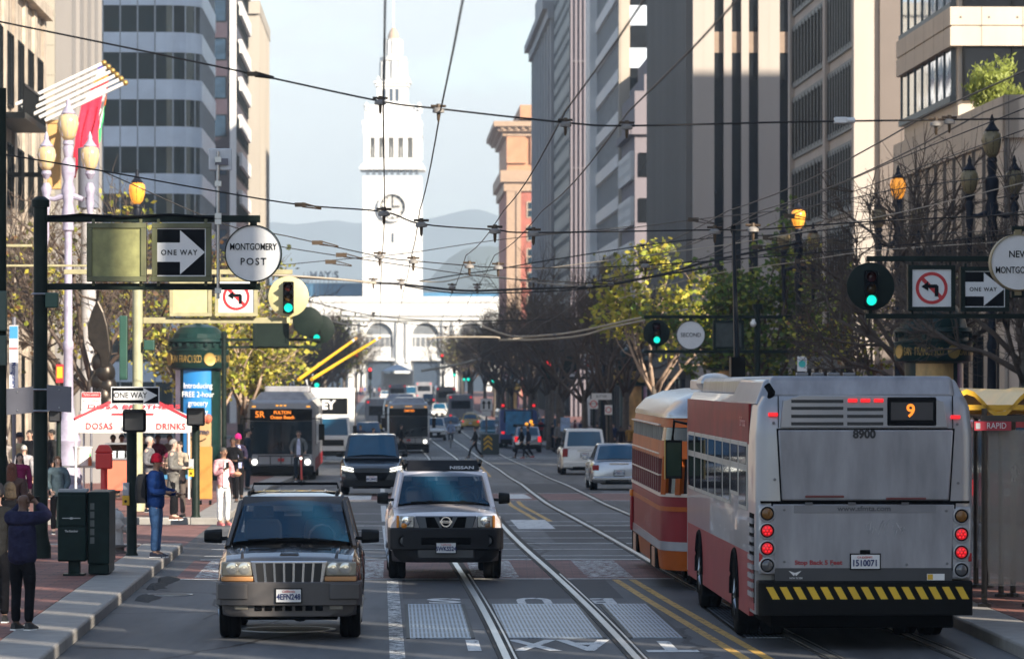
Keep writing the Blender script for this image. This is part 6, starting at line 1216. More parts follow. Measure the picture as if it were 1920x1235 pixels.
# ---- buses
silv=K('bus silver',(.32,.325,.345),.36,.35,var=.06,scale=1.5,coat=.5); silv2=K('bus silver dusty',(.275,.275,.295),.45,.3,var=.26,scale=3.2,stretch=(1,1,.22),coat=.2); busred=K('bus red band',(.24,.012,.017),.5,var=.3,scale=2,coat=.08,spec=.15); busrose=K('bus red skirt',(.29,.032,.037),.5,var=.12,coat=.05,spec=.15); busglass=K('bus glass',(.012,.014,.018),.04,var=.5,scale=1.2); cream_f=K('window frame beige',(.40,.38,.34),.5,.2); lens_r=K('red led lens',(.35,.01,.012),.25,emit=.12,ec=(1,.02,.03),var=.3,scale=40)
D=50.9; o=thing('city_bus','silver city bus number 8900 on route 9 seen from behind with a hazard striped bumper','bus',Vector(((1622-960)*D/F,D,0)),TH)
q=D/F; X=lambda px:(px-1622)*q; Zb=lambda py:CH-(py-H0)*q; W_=1.30; Lb=12.1
def outline(z,inset=0,y0=0,rad=.16):
    w=W_-inset; pts=[]
    for cx,cy,a0 in ((w-rad,y0+rad,-90),(w-rad,Lb-rad,0),(-w+rad,Lb-rad,90),(-w+rad,y0+rad,180)):
        for k in range(5): a=R(a0+k*22.5); pts.append((cx+rad*math.cos(a),cy+rad*math.sin(a),z))
    return pts
m=M(silv); m.loft([outline(.95),outline(2.55),outline(2.9,.03,.03),outline(3.03,.10,.10)]); m.build('body',o,smooth=35)
m=M(silv); m.box((-W_+.004,.25,.42),(W_-.004,Lb-.1,.96)); sk=m.build('skirt',o)
m=M(busrose); m.box((-W_-.004,1.0,.36),(-W_+.05,Lb-.35,Zb(1042))); m.box((-W_-.004,.35,.46),(-W_+.05,1.0,Zb(1042)-.05)); m.build('red_skirt',o)
m=M(busred); m.box((-W_-.005,1.05,2.44),(-W_+.03,Lb-.3,2.93)); rb_=m.build('red_band',o); text('San Francisco',.17,K('band ghost letters',(.45,.12,.13),.3),rb_,(-W_-.009,1.9,2.70),(R(90),0,R(-90)),sx=.9)
m=M(silv2); m.loft([[(x,y,z) for x,y,z in ((-1.12,.28,3.0),(1.12,.28,3.0),(1.12,Lb-.6,3.0),(-1.12,Lb-.6,3.0))],[(-1.10,.40,3.27),(1.10,.40,3.27),(1.10,Lb-.8,3.24),(-1.10,Lb-.8,3.24)]]); rf=m.build('roof_fairing',o,bev=.06,smooth=40)
m=M(silv); m.loft([[(-1.29,.35,2.92),(-.98,.30,2.96),(-.98,4.2,2.96),(-1.29,4.2,2.92)],[(-1.16,.6,3.22),(-.98,.5,3.27),(-.98,4.0,3.27),(-1.16,4.0,3.22)]]); m.loft([[(1.29,.35,2.92),(.98,.30,2.96),(.98,4.2,2.96),(1.29,4.2,2.92)],[(1.16,.6,3.22),(.98,.5,3.27),(.98,4.0,3.27),(1.16,4.0,3.22)]]); m.build('roof_shroud',o,bev=.03,smooth=40)
slab(o,'roof_unit',K('roof unit grey',(.36,.38,.40),.4,.3),(X(1520),.45,3.2),(X(1715),2.2,Zb(716)),.03); m=M(rubber); m.tube([(X(1446),.16,Zb(752)),(X(1448),.12,Zb(735)),(X(1440),.16,Zb(722))],.045,8); m.build('roof_hose',o,smooth=60)
for x in (1515,1545,1575,1605): slab(rf,'roof_bolt',K('clamp grey',(.2,.2,.21),.5,.4),(X(x)-.07,.7,3.27),(X(x)+.07,.85,3.31),.01)
# rear upper panel with louvres and destination display
m=M(silv); m.prism([(X(1462),Zb(802)),(X(1778),Zb(802)),(X(1770),Zb(752)),(X(1740),Zb(742)),(X(1500),Zb(740)),(X(1468),Zb(750))],-.02,.1); up=m.build('upper_panel',o,bev=.012,smooth=40)
for (xa,xb,rows) in ((1483,1581,(746,759,774,788)),(1588,1656,(761,774,788))):
    for y in rows: m=M(K('louvre dark',(.03,.032,.035),.6)); m.box((X(xa),-.026,Zb(y+9)),(X(xb),-.015,Zb(y))); l_=m.build('louvre',up,bev=.006); m=M(silv); m.box((X(xa),-.034,Zb(y+3)),(X(xb),-.024,Zb(y-1))); m.build('louvre_lip',l_)
for x in (1598,1622,1647): slab(up,'marker_light',redl,(X(x-9),-.05,Zb(754)),(X(x+9),-.015,Zb(747)),.008)
for x in (1449,1792): slab(o,'marker_light',redl,(X(x-9),-.03,Zb(780 if x<1600 else 785)),(X(x+9),.06,Zb(773 if x<1600 else 778)),.008)
m=M(signk); m.box((X(1663),-.035,Zb(798)),(X(1756),.05,Zb(744))); dp=m.build('destination_display',o,bev=.02,smooth=40); m=M(K('display face',(.035,.036,.042),.25)); m.box((X(1670),-.04,Zb(787)),(X(1749),-.034,Zb(754))); m.build('display_face',dp); text('9',.215,ledor,dp,(X(1707),-.046,Zb(770.5)),bold=.005,sx=1.0)
text('8900',.135,K('bus number ink',(.02,.021,.025),.5),o,(X(1620),-.03,Zb(814)),bold=.006,sx=1.0)
m=M(silv2); m.prism([(X(1465),Zb(938)),(X(1780),Zb(938)),(X(1788),Zb(805)),(X(1458),Zb(805))],-.022,.1); m.build('rear_panel',o,bev=.02,smooth=40)
slab(o,'panel_seam',under,(-W_+.05,-.008,Zb(943)),(W_-.05,.06,Zb(938.5)),.003)
for x0,x1,y in ((1509,1582,930),(1661,1736,934)): slab(o,'grab_bar',K('dull red bar',(.13,.025,.025),.4),(X(x0),-.045,Zb(y+2)),(X(x1),-.02,Zb(y-2)),.004)
m=M(silv2); m.prism([(X(1450),Zb(1066)),(X(1785),Zb(1068)),(X(1790),Zb(945)),(X(1448),Zb(944))],-.018,.1); dr=m.build('engine_door',o,bev=.015,smooth=40); slab(dr,'handle_recess',K('bus silver shade',(.20,.20,.215),.45,.3),(X(1488),-.022,Zb(961)),(X(1755),-.0175,Zb(946)),.004); text('www.sfmta.com',.085,K('bus web ink',(.06,.062,.07),.5),dr,(X(1620),-.0225,Zb(953)),bold=.002,sx=1.15)
text('Stop Back 5 Feet',.072,K('warning red ink',(.30,.03,.04),.5),dr,(X(1534),-.0205,Zb(1054)),bold=.003,sx=1.15)
m=M(under); m.prism([(X(1463),Zb(940)),(X(1782),Zb(940)),(X(1790.5),Zb(803)),(X(1455.5),Zb(803))],-.012,.1); m.prism([(X(1447.5),Zb(1067)),(X(1787.5),Zb(1069)),(X(1792.5),Zb(943)),(X(1445.5),Zb(943))],-.0105,.1); m.build('panel_gap',o)
m=M(under)
for x in (1459,1787): m.box((X(x)-.004,-.006,Zb(802)),(X(x)+.004,.05,Zb(742)))
m.build('corner_seam',o)
for x,y in ((1450,792),(1452,898),(1795,795),(1797,905),(1470,1052),(1776,1056),(1560,1058),(1700,1058),(1470,955),(1775,957)): m=M(K('screw grey',(.16,.16,.17),.4,.4)); m.lathe([(.018,-.012),(.016,-.026),(0,-.028)],10,(X(x),0,Zb(y)),'y'); m.build('screw',o)
for x in (1509,1590,1690): slab(o,'hinge',K('hinge grey',(.10,.10,.105),.5),(X(x),-.03,Zb(946)),(X(x+14),-.015,Zb(941)),.003)
sc=K('scratch pale',(.42,.42,.44),.5); rnd=random.Random(12); m=M(sc)
for k in range(7):
    x=1628+k*11; m.tube([(X(x+rnd.uniform(-4,10)),-.0205,Zb(972+rnd.uniform(0,32))) for _ in range(5)],.0045,3)
m.build('graffiti',dr); 
m=M(K('band dark',(.045,.046,.05),.5)); m.box((X(1452),-.021,Zb(1089)),(X(1785),.06,Zb(1064))); lb_=m.build('lower_band',o); m=M(signw); m.box((X(1738),-.026,Zb(1087)),(X(1771),-.0215,Zb(1075))); m.use(K('chevron yellow',(0,0,0))); m.box((X(1739),-.028,Zb(1086)),(X(1749),-.0265,Zb(1076))); m.build('sticker',lb_); m=M(signw); m.prism([(X(1478),Zb(1069)),(X(1490),Zb(1073)),(X(1502),Zb(1069)),(X(1496),Zb(1075)),(X(1492),Zb(1079)),(X(1490),Zb(1075)),(X(1488),Zb(1079)),(X(1484),Zb(1075))],-.026,-.0215); em=m.build('wing_emblem',lb_); text('NEW FLYER',.03,signw,em,(X(1492),-.0235,Zb(1083)))
for x,ys,sx in ((1438,(962,994,1027,1059),-1),(1803,(967,1001,1035,1068),1)):
    m=M(silv); m.box((X(x)-.13 if sx>0 else -W_+.03,-.012,Zb(ys[3]+18)),(W_-.03 if sx>0 else X(x)+.13,.1,Zb(ys[0]-18))); cl=m.build('lamp_column',o,bev=.03,smooth=40)
    for y,mt in zip(ys,(K('dull amber lens',(.20,.09,.02),.25),lens_r,lens_r,K('smoked clear lens',(.12,.12,.125),.15,.3))):
        m=M(silv); m.lathe([(.105,-.012),(.10,-.03),(.085,-.032),(.08,-.012),(.105,-.012)],22,(X(x),0,Zb(y)),'y'); m.use(signk); m.lathe([(.082,-.014),(.075,-.028),(.07,-.02)],20,(X(x),0,Zb(y)),'y'); m.use(mt); m.lathe([(.066,-.022),(.045,-.034),(0,-.038)],18,(X(x),0,Zb(y)),'y'); m.build('tail_light',cl,smooth=40)
        if mt is lens_r:
            m=M(redl)
            for a_ in range(7):
                rr=0 if a_==6 else .04; m.ball((X(x)+rr*math.cos(a_*1.047),-.034,Zb(y)+rr*math.sin(a_*1.047)),.0135,6,4)
            m.build('led_dots',cl)
    slab(o,'side_reflector',redlens,(X(1426 if sx<0 else 1819)-.02,-.03,Zb(1052)),(X(1426 if sx<0 else 1819)+.02,.03,Zb(1036)),.004)
plate(o,-.03,Zb(1052),None,w=.34,h=.165); pl_=[c for c in o.children if c.name.startswith('number_plate')][0]; text('1510071',.105,platek,pl_,(X(1621),-.048,Zb(1055)),bold=.003,sx=.85); text('CA EXEMPT',.035,signr,pl_,(X(1621),-.048,Zb(1044)))
slab(o,'plate_lamp',black,(X(1612),-.05,Zb(1038)),(X(1631),-.02,Zb(1030)),.006)
m=M(black); m.box((-W_+.02,-.06,.42),(W_-.02,.35,Zb(1090))); m.box((-W_+.02,-.035,Zb(1092)),(W_-.02,.2,Zb(1088))); bm_=m.build('bumper',o,bev=.02); m=M(K('hazard yellow',(.72,.46,.03),.5,var=.1))
for i in range(16):
    x=1424+i*25.4; xs=(x,x+13,x+24,x+11); 
    if x+24<1828: m.add([(X(xs[3])-.0,-.066,Zb(1099)),(X(xs[3])+.085,-.066,Zb(1099)),(X(xs[3])+.165,-.066,Zb(1122)),(X(xs[3])+.08,-.066,Zb(1122))],[(0,1,2,3)])
m.build('hazard_stripes',bm_)
slab(o,'underbody',under,(-1.1,.3,.25),(1.1,Lb-.5,.5))
# left flank: windows in two tiers, louvred engine grille, wheels
for i in range(8):
    ya=1.25+i*1.28
    if i==7: ya=10.3
    for z0_,z1_,nm in ((1.66 if i!=1 else 1.8,2.13,'window'),(2.17,2.43,'upper_window')):
        m=M(cream_f); m.box((-W_-.012,ya,z0_-.03),(-W_+.02,ya+1.22,z1_+.03)); f_=m.build(nm,o,bev=.006); m=M(busglass); m.box((-W_-.018,ya+.09,z0_+.02),(-W_-.008,ya+1.13,z1_-.02)); m.build('pane',f_)
for i in range(9): m=M(silv2); m.box((-W_-.03,.32,.62+i*.11),(-W_+.02,.92,.68+i*.11)); m.build('grille_slat',o)
m=M(under); m.box((-W_-.004,.30,.55),(-W_+.01,.95,1.62)); m.build('grille_back',o)
for y in (3.1,9.3):
    m=M(under); n=18; m.prism([(y+.56*math.cos(math.pi*k/n),.5+.58*math.sin(math.pi*k/n)) for k in range(n+1)]+[(y-.56,.2),(y+.56,.2)],-W_-.008,-W_+.35,'x'); m.build('wheel_arch',o)
    m=M(rubber); m.tube([(-W_-.01,y+.57*math.cos(math.pi*k/n),.5+.58*math.sin(math.pi*k/n)) for k in range(n+1)],.03,5); m.build('arch_trim',o)
    for x in (-W_+.14,W_-.14): wheel(o,x,y,.48,.29)
    if y<5:
        for x in (-W_+.46,W_-.46): wheel(o,x,y,.48,.27)
m=M(black); m.tube([(-W_+.05,Lb-.1,2.55),(-W_-.18,Lb+.05,2.6),(-W_-.2,Lb+.1,2.3)],.025,6); m.box((-W_-.30,Lb+.05,1.75),(-W_-.06,Lb+.12,2.32)); mr=m.build('side_mirror',o,bev=.02); m=M(K('mirror yellow rim',(.5,.33,.05),.4)); m.box((-W_-.32,Lb+.06,1.74),(-W_-.305,Lb+.13,2.33)); m.build('mirror_rim',mr); m=M(K('mirror dark glass',(.02,.04,.02),.05)); m.box((-W_-.285,Lb+.04,1.79),(-W_-.075,Lb+.048,2.28)); m.build('mirror_glass',mr)
# ---- front view buses
def front_bus(name,label,px,D,route,dest,L_=12,W2=1.28,lit=True,Ht=3.05,poles=False,yaw=0,sand=False):
    o=thing(name,label,'bus',at(px,D),TH+yaw); o.location.z=zg(D+3)
    def ring(y,i,top=Ht): return [(-W2+i,y,.35),(-W2+i,y,2.7),(-W2+.12+i,y,top),(W2-.12-i,y,top),(W2-i,y,2.7),(W2-i,y,.35)]
    m=M(silv); m.loft([[(x*.97,y,z) for x,y,z in ring(0,.08,Ht-.12)],ring(.18,0),ring(L_-.1,0),ring(L_,.06)]); m.build('body',o,smooth=35)
    m=M(busred); m.box((-W2-.01,.6,.38),(W2+.01,L_-.2,.85)); m.build('red_skirt',o)
    m=M(K('bus windscreen',(.008,.018,.026),.05,var=.5,scale=1.1)); n=8; m.loft([[(-1.17+2.34*i/n,-.03-.05*(1-(2*i/n-1)**2),z) for i in range(n+1)] for z in (1.02,2.25)],caps=False,closed=False); ws=m.build('windscreen',o,smooth=180)
    m=M(black); m.box((-.02,-.10,1.02),(.02,-.06,2.25)); m.build('divider',ws); m=M(signk); m.loft([[(-1.17+2.34*i/n,-.035-.05*(1-(2*i/n-1)**2),z) for i in range(n+1)] for z in (2.27,2.72)],caps=False,closed=False); d=m.build('destination_display',o,smooth=180); text(route,.33,ledor,d,(-.80,-.10,2.5),bold=.006); 
    for i,l in enumerate(dest): text(l,.17,ledor,d,(.05,-.10,2.58-i*.18),bold=.006)
    for s in (-1,1):
        m=M(headl if lit else lens); m.lathe([(.11,-.04),(.08,-.07),(0,-.08)],14,(s*1.0,.02,.72),'y'); m.build('headlight',o,smooth=60); slab(o,'marker_light',amberl,(s*1.1,-.02,2.78),(s*.95,.1,2.83),.01); m=M(black); m.tube([(s*1.15,.05,2.35),(s*1.5,-.15,2.35),(s*1.52,-.15,2.1)],.025,5); m.box((s*1.42,-.2,1.55),(s*1.64,-.1,2.15)); m.build('side_mirror',o,bev=.02)
        for y in (2.6,8.6): wheel(o,s*(W2-.16),y,.48,.29)
        for i in range(7):
            ya=1.4+i*1.45
            if ya+1.3<L_: m=M(busglass); m.box((s*(W2-.01),ya,1.35),(s*(W2+.012),ya+1.35,2.45)); m.build('window',o)
    for x in (-.15,0,.15): slab(o,'marker_light',amberl,(x-.05,-.01,2.82),(x+.05,.12,2.87),.01)
    m=M(black); m.box((-W2+.04,-.12,.32),(W2-.04,.2,.58)); m.build('bumper',o,bev=.04); m=M(K('rack dark',(.05,.05,.055),.5)); 
    for z in (.62,.95): m.tube([(-.85,-.22,z),(.85,-.22,z)],.025,5)
    for x in (-.85,-.4,0,.4,.85): m.tube([(x,-.22,.6),(x,-.22,.97)],.02,5)
    m.build('bike_rack',o); slab(o,'front_badge',signr,(-.12,-.11,.74),(.12,-.05,.86),.01)
    m=M(silv2); m.loft([[(-1.05,.5,Ht-.02),(1.05,.5,Ht-.02),(1.05,L_-.5,Ht-.02),(-1.05,L_-.5,Ht-.02)],[(-.8,1.1,Ht+.3),(.8,1.1,Ht+.3),(.8,L_-.8,Ht+.3),(-.8,L_-.8,Ht+.3)]]); m.build('roof_fairing',o,bev=.05)
    slab(o,'underbody',under,(-1.1,.3,.2),(1.1,L_-.5,.45))
    if poles:
        for x,(bx,by) in ((-.3,(667,634)),(.3,(713,632))):
            pass
    return o
b5=front_bus('articulated_bus','grey bus on route 5 facing the camera beside the sunlit left tree',527,161,'5R',('FULTON','Ocean Beach'),L_=17,poles=True)
for (x0,yy0,x1,yy1,lab) in ((560,711,668,634,'left yellow trolley pole rising from the roof of the bus'),(584,711,713,632,'right yellow trolley pole rising from the roof of the bus')):
    a=P(x0,yy0,173); b=P(x1,yy1,179); v=b-a; m=M(K('pole yellow',(.72,.40,.02),.4)); m.tube([(0,0,0),v*.93],[.075,.055],8); m.use(signw); m.tube([v*.92,v*.95],.06,6); m.use(K('pole tip orange',(.6,.25,.05),.5)); m.tube([v*.95,v],.05,6); po=m.build('trolley_pole',b5); po.location=Matrix.Rotation(-TH,3,'Z')@(a-b5.location); po.rotation_euler=(0,0,-TH); po['label']=lab
m=M(silv2); m.box((-.9,9,3.3),(.9,13,3.55)); m.build('trolley_base',b5,bev=.05)
front_bus('trolleybus','grey trolleybus with glaring headlamps coming up the middle of the street',766,258,'',('LIMITED',),lit=True)
front_bus('far_bus','teal glassed bus close behind the oncoming trolleybus',752,302,'',(),lit=False,Ht=3.3)
def rear_bus(label,px,D,lit=True,mat=None,Ht=3.1,ad=None):
    o=thing('distant_bus',label,'bus',at(px,D),TH,'buses in the distance'); m=M(mat or silv2); m.loft([[(-1.22,0,.4),(-1.22,0,Ht-.15),(-1.1,0,Ht),(1.1,0,Ht),(1.22,0,Ht-.15),(1.22,0,.4)],[(-1.28,.2,.35),(-1.28,.2,Ht-.15),(-1.15,.2,Ht),(1.15,.2,Ht),(1.28,.2,Ht-.15),(1.28,.2,.35)],[(-1.28,11,.35),(-1.28,11,Ht-.15),(-1.15,11,Ht),(1.15,11,Ht),(1.28,11,Ht-.15),(1.28,11,.35)]]); m.build('body',o,smooth=35)
    m=M(busglass); m.box((-.95,-.02,1.7),(.95,.05,2.5)); m.build('rear_window',o)
    for s in (-1,1):
        for z in (.95,2.75): slab(o,'tail_light',redl,(s*1.12,-.03,z),(s*.92,.05,z+.16),.02)
        for y in (2.5,8.5): wheel(o,s*1.1,y,.48,.29)
        m=M(busglass); m.box((s*1.275,1,1.4),(s*1.295,10,2.4)); m.build('window',o)
    m=M(black); m.box((-1.2,-.05,.3),(1.2,.2,.6)); m.build('bumper',o)
    if ad: slab(o,'advert_panel',ad,(-.85,-.03,.9),(.85,-.005,2.45),.01)
    return o
rear_bus('grey bus with red lamps seen from behind in the distance right of the clock tower',864,428); rear_bus('darker grey bus seen from behind near the end of the street',836,540,mat=greyp); o=rear_bus('grey bus with a yellow band turning at the left of the oncoming buses',713,360); slab(o,'yellow_band',taxi,(-1.0,-.06,.6),(1.0,-.03,.95),.01)
o=rear_bus('dark blue bus with a pale blue advert panel behind the chevron barrier',972,283,mat=paint('deep blue paint',(.015,.05,.2),.1,.3),Ht=2.55,ad=K('advert teal',(.03,.18,.34),.35,var=.5,scale=2))
for i,(px,D,lab) in enumerate(((745,600,'tiny bus at the end of the street under the terminal arch'),(795,660,'tiny grey bus near the right terminal arch'))): rear_bus(lab,px,D)
# ---- white box truck
D=212; o=thing('box_truck','white box truck with dark side behind the left bus','truck',at(618,D),TH); w=1.22
m=M(K('truck white',(.78,.78,.76),.5,var=.05)); m.box((-w,1.9,.95),(w,9,3.75)); bx_=m.build('cargo_box',o,bev=.04); slab(bx_,'dark_side_panel',K('truck side dark',(.05,.04,.038),.6,var=.3),(w-.01,2.4,1.1),(w+.012,8.6,3.55),.005); slab(bx_,'front_advert',signk,(-.6,1.87,2.45),(w-.35,1.905,3.25),.005); text('EY',.6,signw,bx_,(-.1,1.86,2.9),bold=.03)  # dark panel laid over the right side of the box
m=M(K('truck white',(0,0,0))); m.loft([[(-1.05,.0,.5),(1.05,.0,.5),(1.05,1.85,.5),(-1.05,1.85,.5)],[(-1.05,.0,1.35),(1.05,.0,1.35),(1.05,1.85,1.35),(-1.05,1.85,1.35)],[(-.95,.5,2.3),(.95,.5,2.3),(.95,1.85,2.3),(-.95,1.85,2.3)]]); m.build('cab',o,bev=.05); pane(o,'windscreen',[(-1.05,0,1.35),(1.05,0,1.35),(.95,.5,2.3),(-.95,.5,2.3)],.06,.94,.06,.92,carglass,.01)
for s in (-1,1):
    slab(o,'headlight',lens,(s*.95,-.03,.75),(s*.7,.05,.92),.02); m=M(black); m.box((s*1.15,.2,1.3),(s*1.35,.3,1.9)); m.build('side_mirror',o)
    for y in (1.0,7.2): wheel(o,s*1.0,y,.44,.28)
m=M(black); m.box((-1.0,-.08,.4),(1.0,.1,.65)); m.box((-.7,-.02,.9),(.7,.02,1.2)); m.build('grille',o)
# ---- orange and red streetcar
D=64.6; o=thing('streetcar','orange and maroon vintage streetcar with a silver roof beside the silver bus','streetcar',Vector(((1238-960)*66/F+1.28,D,0)),.021)
sor=K('streetcar orange',(.38,.08,.008),.5,var=.15,coat=.05,spec=.15); smar=K('streetcar maroon',(.22,.014,.018),.5,var=.15,scale=2,coat=.06,spec=.15); sgr=K('streetcar grey band',(.30,.29,.30),.3,var=.08,coat=.5); srf=K('streetcar silver roof',(.40,.40,.41),.25,.8,var=.1); srs=K('streetcar rose side',(.46,.22,.2),.2,var=.08,scale=2,coat=1); smu=K('maroon post',(.18,.03,.035),.3,coat=.5)
Ws=1.28; Ls=10.2
def so_(z,ins=0,r=1.0):
    pts=[]; w=Ws-ins
    for k in range(9): a=R(180+k*11.25); pts.append((-w+r+r*math.cos(a),ins+r*1.1+r*1.1*math.sin(a),z))
    for k in range(9): a=R(270+k*11.25); pts.append((w-r+r*math.cos(a),ins+r*1.1+r*1.1*math.sin(a),z))
    for k in range(5): a=R(k*22.5); pts.append((w-.5+.5*math.cos(a),Ls-ins-.5+.5*math.sin(a),z))
    for k in range(5): a=R(90+k*22.5); pts.append((-w+.5+.5*math.cos(a),Ls-ins-.5+.5*math.sin(a),z))
    return pts
for z0_,z1_,i0,i1,mt,nm in ((.30,.60,.03,.0,sor,'skirt'),(.60,.735,-.015,-.015,sgr,'grey_band'),(.735,1.2,0,0,smar,'lower_body'),(1.2,1.27,-.008,-.008,sor,'orange_stripe'),(1.27,1.42,0,0,smar,'belt'),(1.42,1.47,-.012,-.012,K('cream line',(.6,.5,.42),.3),'cream_line'),(1.47,2.0,.02,.05,busglass,'window_band'),(2.0,2.27,.0,.02,sor,'letterboard'),(2.27,2.48,.04,.06,busglass,'standee_window_band'),(2.48,2.62,.03,.07,sor,'cornice')):
    m=M(mt); m.loft([so_(z0_,i0),so_(z1_,i1)]); m.build(nm,o,smooth=50)
m=M(srf); m.loft([so_(2.62,.05),so_(2.70,.06),so_(2.88,.22),so_(3.0,.5,.7),so_(3.05,.85,.4)]); m.build('roof',o,smooth=60)
for i in range(14):
    y=1.35+i*.62
    m=M(smu); m.box((-Ws-.01,y,1.47),(-Ws+.06,y+.09,2.02)); m.build('window_post',o)
    m=M(cream_f); m.box((-Ws+.02,y+.02,2.26),(-Ws+.06,y+.08,2.49)); m.build('standee_post',o)
m=M(sor); 
for a in (200,222,250): 
    x=-Ws+1.0+1.0*math.cos(R(a)); y=1.1+1.1*math.sin(R(a)); m.tube([(x,y,1.45),(x+.03,y+.03,2.03)],.075,6)
m.build('corner_post',o)
m=M(K('cream line',(0,0,0))); 
for z in (1.73,2.06,2.5): m.box((-Ws-.012,1.2,z),(-Ws+.03,Ls-.6,z+.02))
m.build('side_line',o)
for y,n_ in ((1.7,1),(7.6,1)):
    m=M(under); m.box((-Ws-.012,y,.28),(-Ws+.3,y+1.9,.58)); m.build('truck_opening',o)
    m=M(K('truck frame orange',(.45,.22,.13),.5)); m.box((-Ws-.02,y+.5,.28),(-Ws+.0,y+1.3,.58)); m.build('truck_frame',o)
    for yy in (y+.2,y+1.6):
        for x in (-.72,.72): wheel(o,x,yy,.33,.12)
slab(o,'marker_light',amber,(-Ws-.06,Ls-1,1.18),(-Ws+.0,Ls-.8,1.3),.02); slab(o,'grab_rail',redlens,(-Ws-.06,Ls-1.05,.6),(-Ws-.0,Ls-.9,1.18),.02)
m=M(steel); m.box((-.5,3,3.03),(.5,6,3.2)); m.ball((-.35,2.2,3.15),(.3,.5,.16),10,8); m.build('roof_gear',o,bev=.03)
m=M(black); a=P(1382,690,67.5); b=P(1375,430,71); L0_=Matrix.Rotation(-.021,3,'Z'); m.tube([L0_@(a-o.location),L0_@(a.lerp(b,.45)-o.location),L0_@(b-o.location)],[.05,.04,.025],8); m.ball(L0_@(b-o.location),(.05,.06,.09),8,6); m.cb(L0_@(a-o.location),(.22,.5,.35)); m.build('trolley_pole',o)
# ---- electric scooter of the rider
D=145; o=thing('kick_scooter','electric kick scooter with a red stem under the man in front of the left bus','scooter',at(563,D-.25),TH); m=M(K('scooter red',(.6,.06,.04),.4)); m.tube([(.05,-.05,.2),(.02,.1,1.0)],.035,8); m.build('stem',o); m=M(black); m.tube([(-.25,.1,1.02),(.3,.1,1.02)],.02,6); m.build('handlebar',o); m=M(black); m.box((-.08,.05,.1),(.16,.9,.15)); m.build('deck',o)
for y in (-.08,.95): m=M(rubber); m.lathe([(.1,-.02),(.11,0),(.1,.02)],14,(.04,y,.11),'x'); m.build('wheel',o)
m=M(headl); m.ball((.02,.02,.93),.045,8,6); m.build('lamp',o)
o=thing('bicycle','bicycle under the distant cyclist between the tram rails','bicycle',at(845,282),TH); 
for y in (-.5,.5): m=M(rubber); m.lathe([(.31,-.02),(.34,0),(.31,.02),(.29,0),(.31,-.02)],18,(0,y,.34),'x'); m.build('wheel',o)
m=M(blkp); m.tube([(0,-.5,.34),(0,-.35,.95),(0,.15,.85),(0,.5,.34)],.025,5); m.tube([(0,-.38,.8),(0,.02,.3),(0,.15,.85)],.025,5); m.build('frame',o); m=M(black); m.tube([(-.25,-.42,1.0),(.25,-.42,1.0)],.02,5); m.build('handlebar',o); m=M(black); m.box((-.07,.05,.86),(.07,.3,.92)); m.build('saddle',o)
# ---------------------------------------------------------------- people
skins=[(.42,.26,.19),(.30,.17,.11),(.13,.07,.045),(.50,.33,.25)]
def skin_obj(name,chains,mat,par,sub=1):
    """chains: list of [(x,y,z,r or (rx,ry)),...]; the first point of later chains names the index to join by proximity"""
    vs=[];es=[];rs=[]
    def find(p):
        for i,v in enumerate(vs):
            if (Vector(v)-Vector(p)).length<1e-4: return i
        return None
    for ch in chains:
        prev=None
        for q in ch:
            p=q[:3]; i=find(p)
            if i is None: vs.append(p); r=q[3]; rs.append(r if isinstance(r,tuple) else (r,r)); i=len(vs)-1
            if prev is not None and prev!=i: es.append((prev,i))
            prev=i
    me=bpy.data.meshes.new(name); me.from_pydata(vs,es,[])
    o=bpy.data.objects.new(name,me); COL.objects.link(o)
    md=o.modifiers.new('skin','SKIN'); md.use_smooth_shade=True; md.branch_smoothing=.3
    if not me.skin_vertices: me.skin_vertices.new() if hasattr(me.skin_vertices,'new') else None
    for i,r in enumerate(rs): me.skin_vertices[0].data[i].radius=r
    me.skin_vertices[0].data[0].use_root=True
    sb=o.modifiers.new('sub','SUBSURF'); sb.levels=sb.render_levels=sub
    dg=bpy.context.evaluated_depsgraph_get(); m2=bpy.data.meshes.new_from_object(o.evaluated_get(dg)); m2.name=name
    bpy.data.objects.remove(o); m2.materials.clear(); m2.materials.append(mat); m2.shade_smooth()
    o=bpy.data.objects.new(name,m2); COL.objects.link(o); o.parent=par; return o
def cloth(c,n): return K('worn cloth '+n,c,.9,var=.3,scale=9,bump=.6,bs=11,spec=.12)
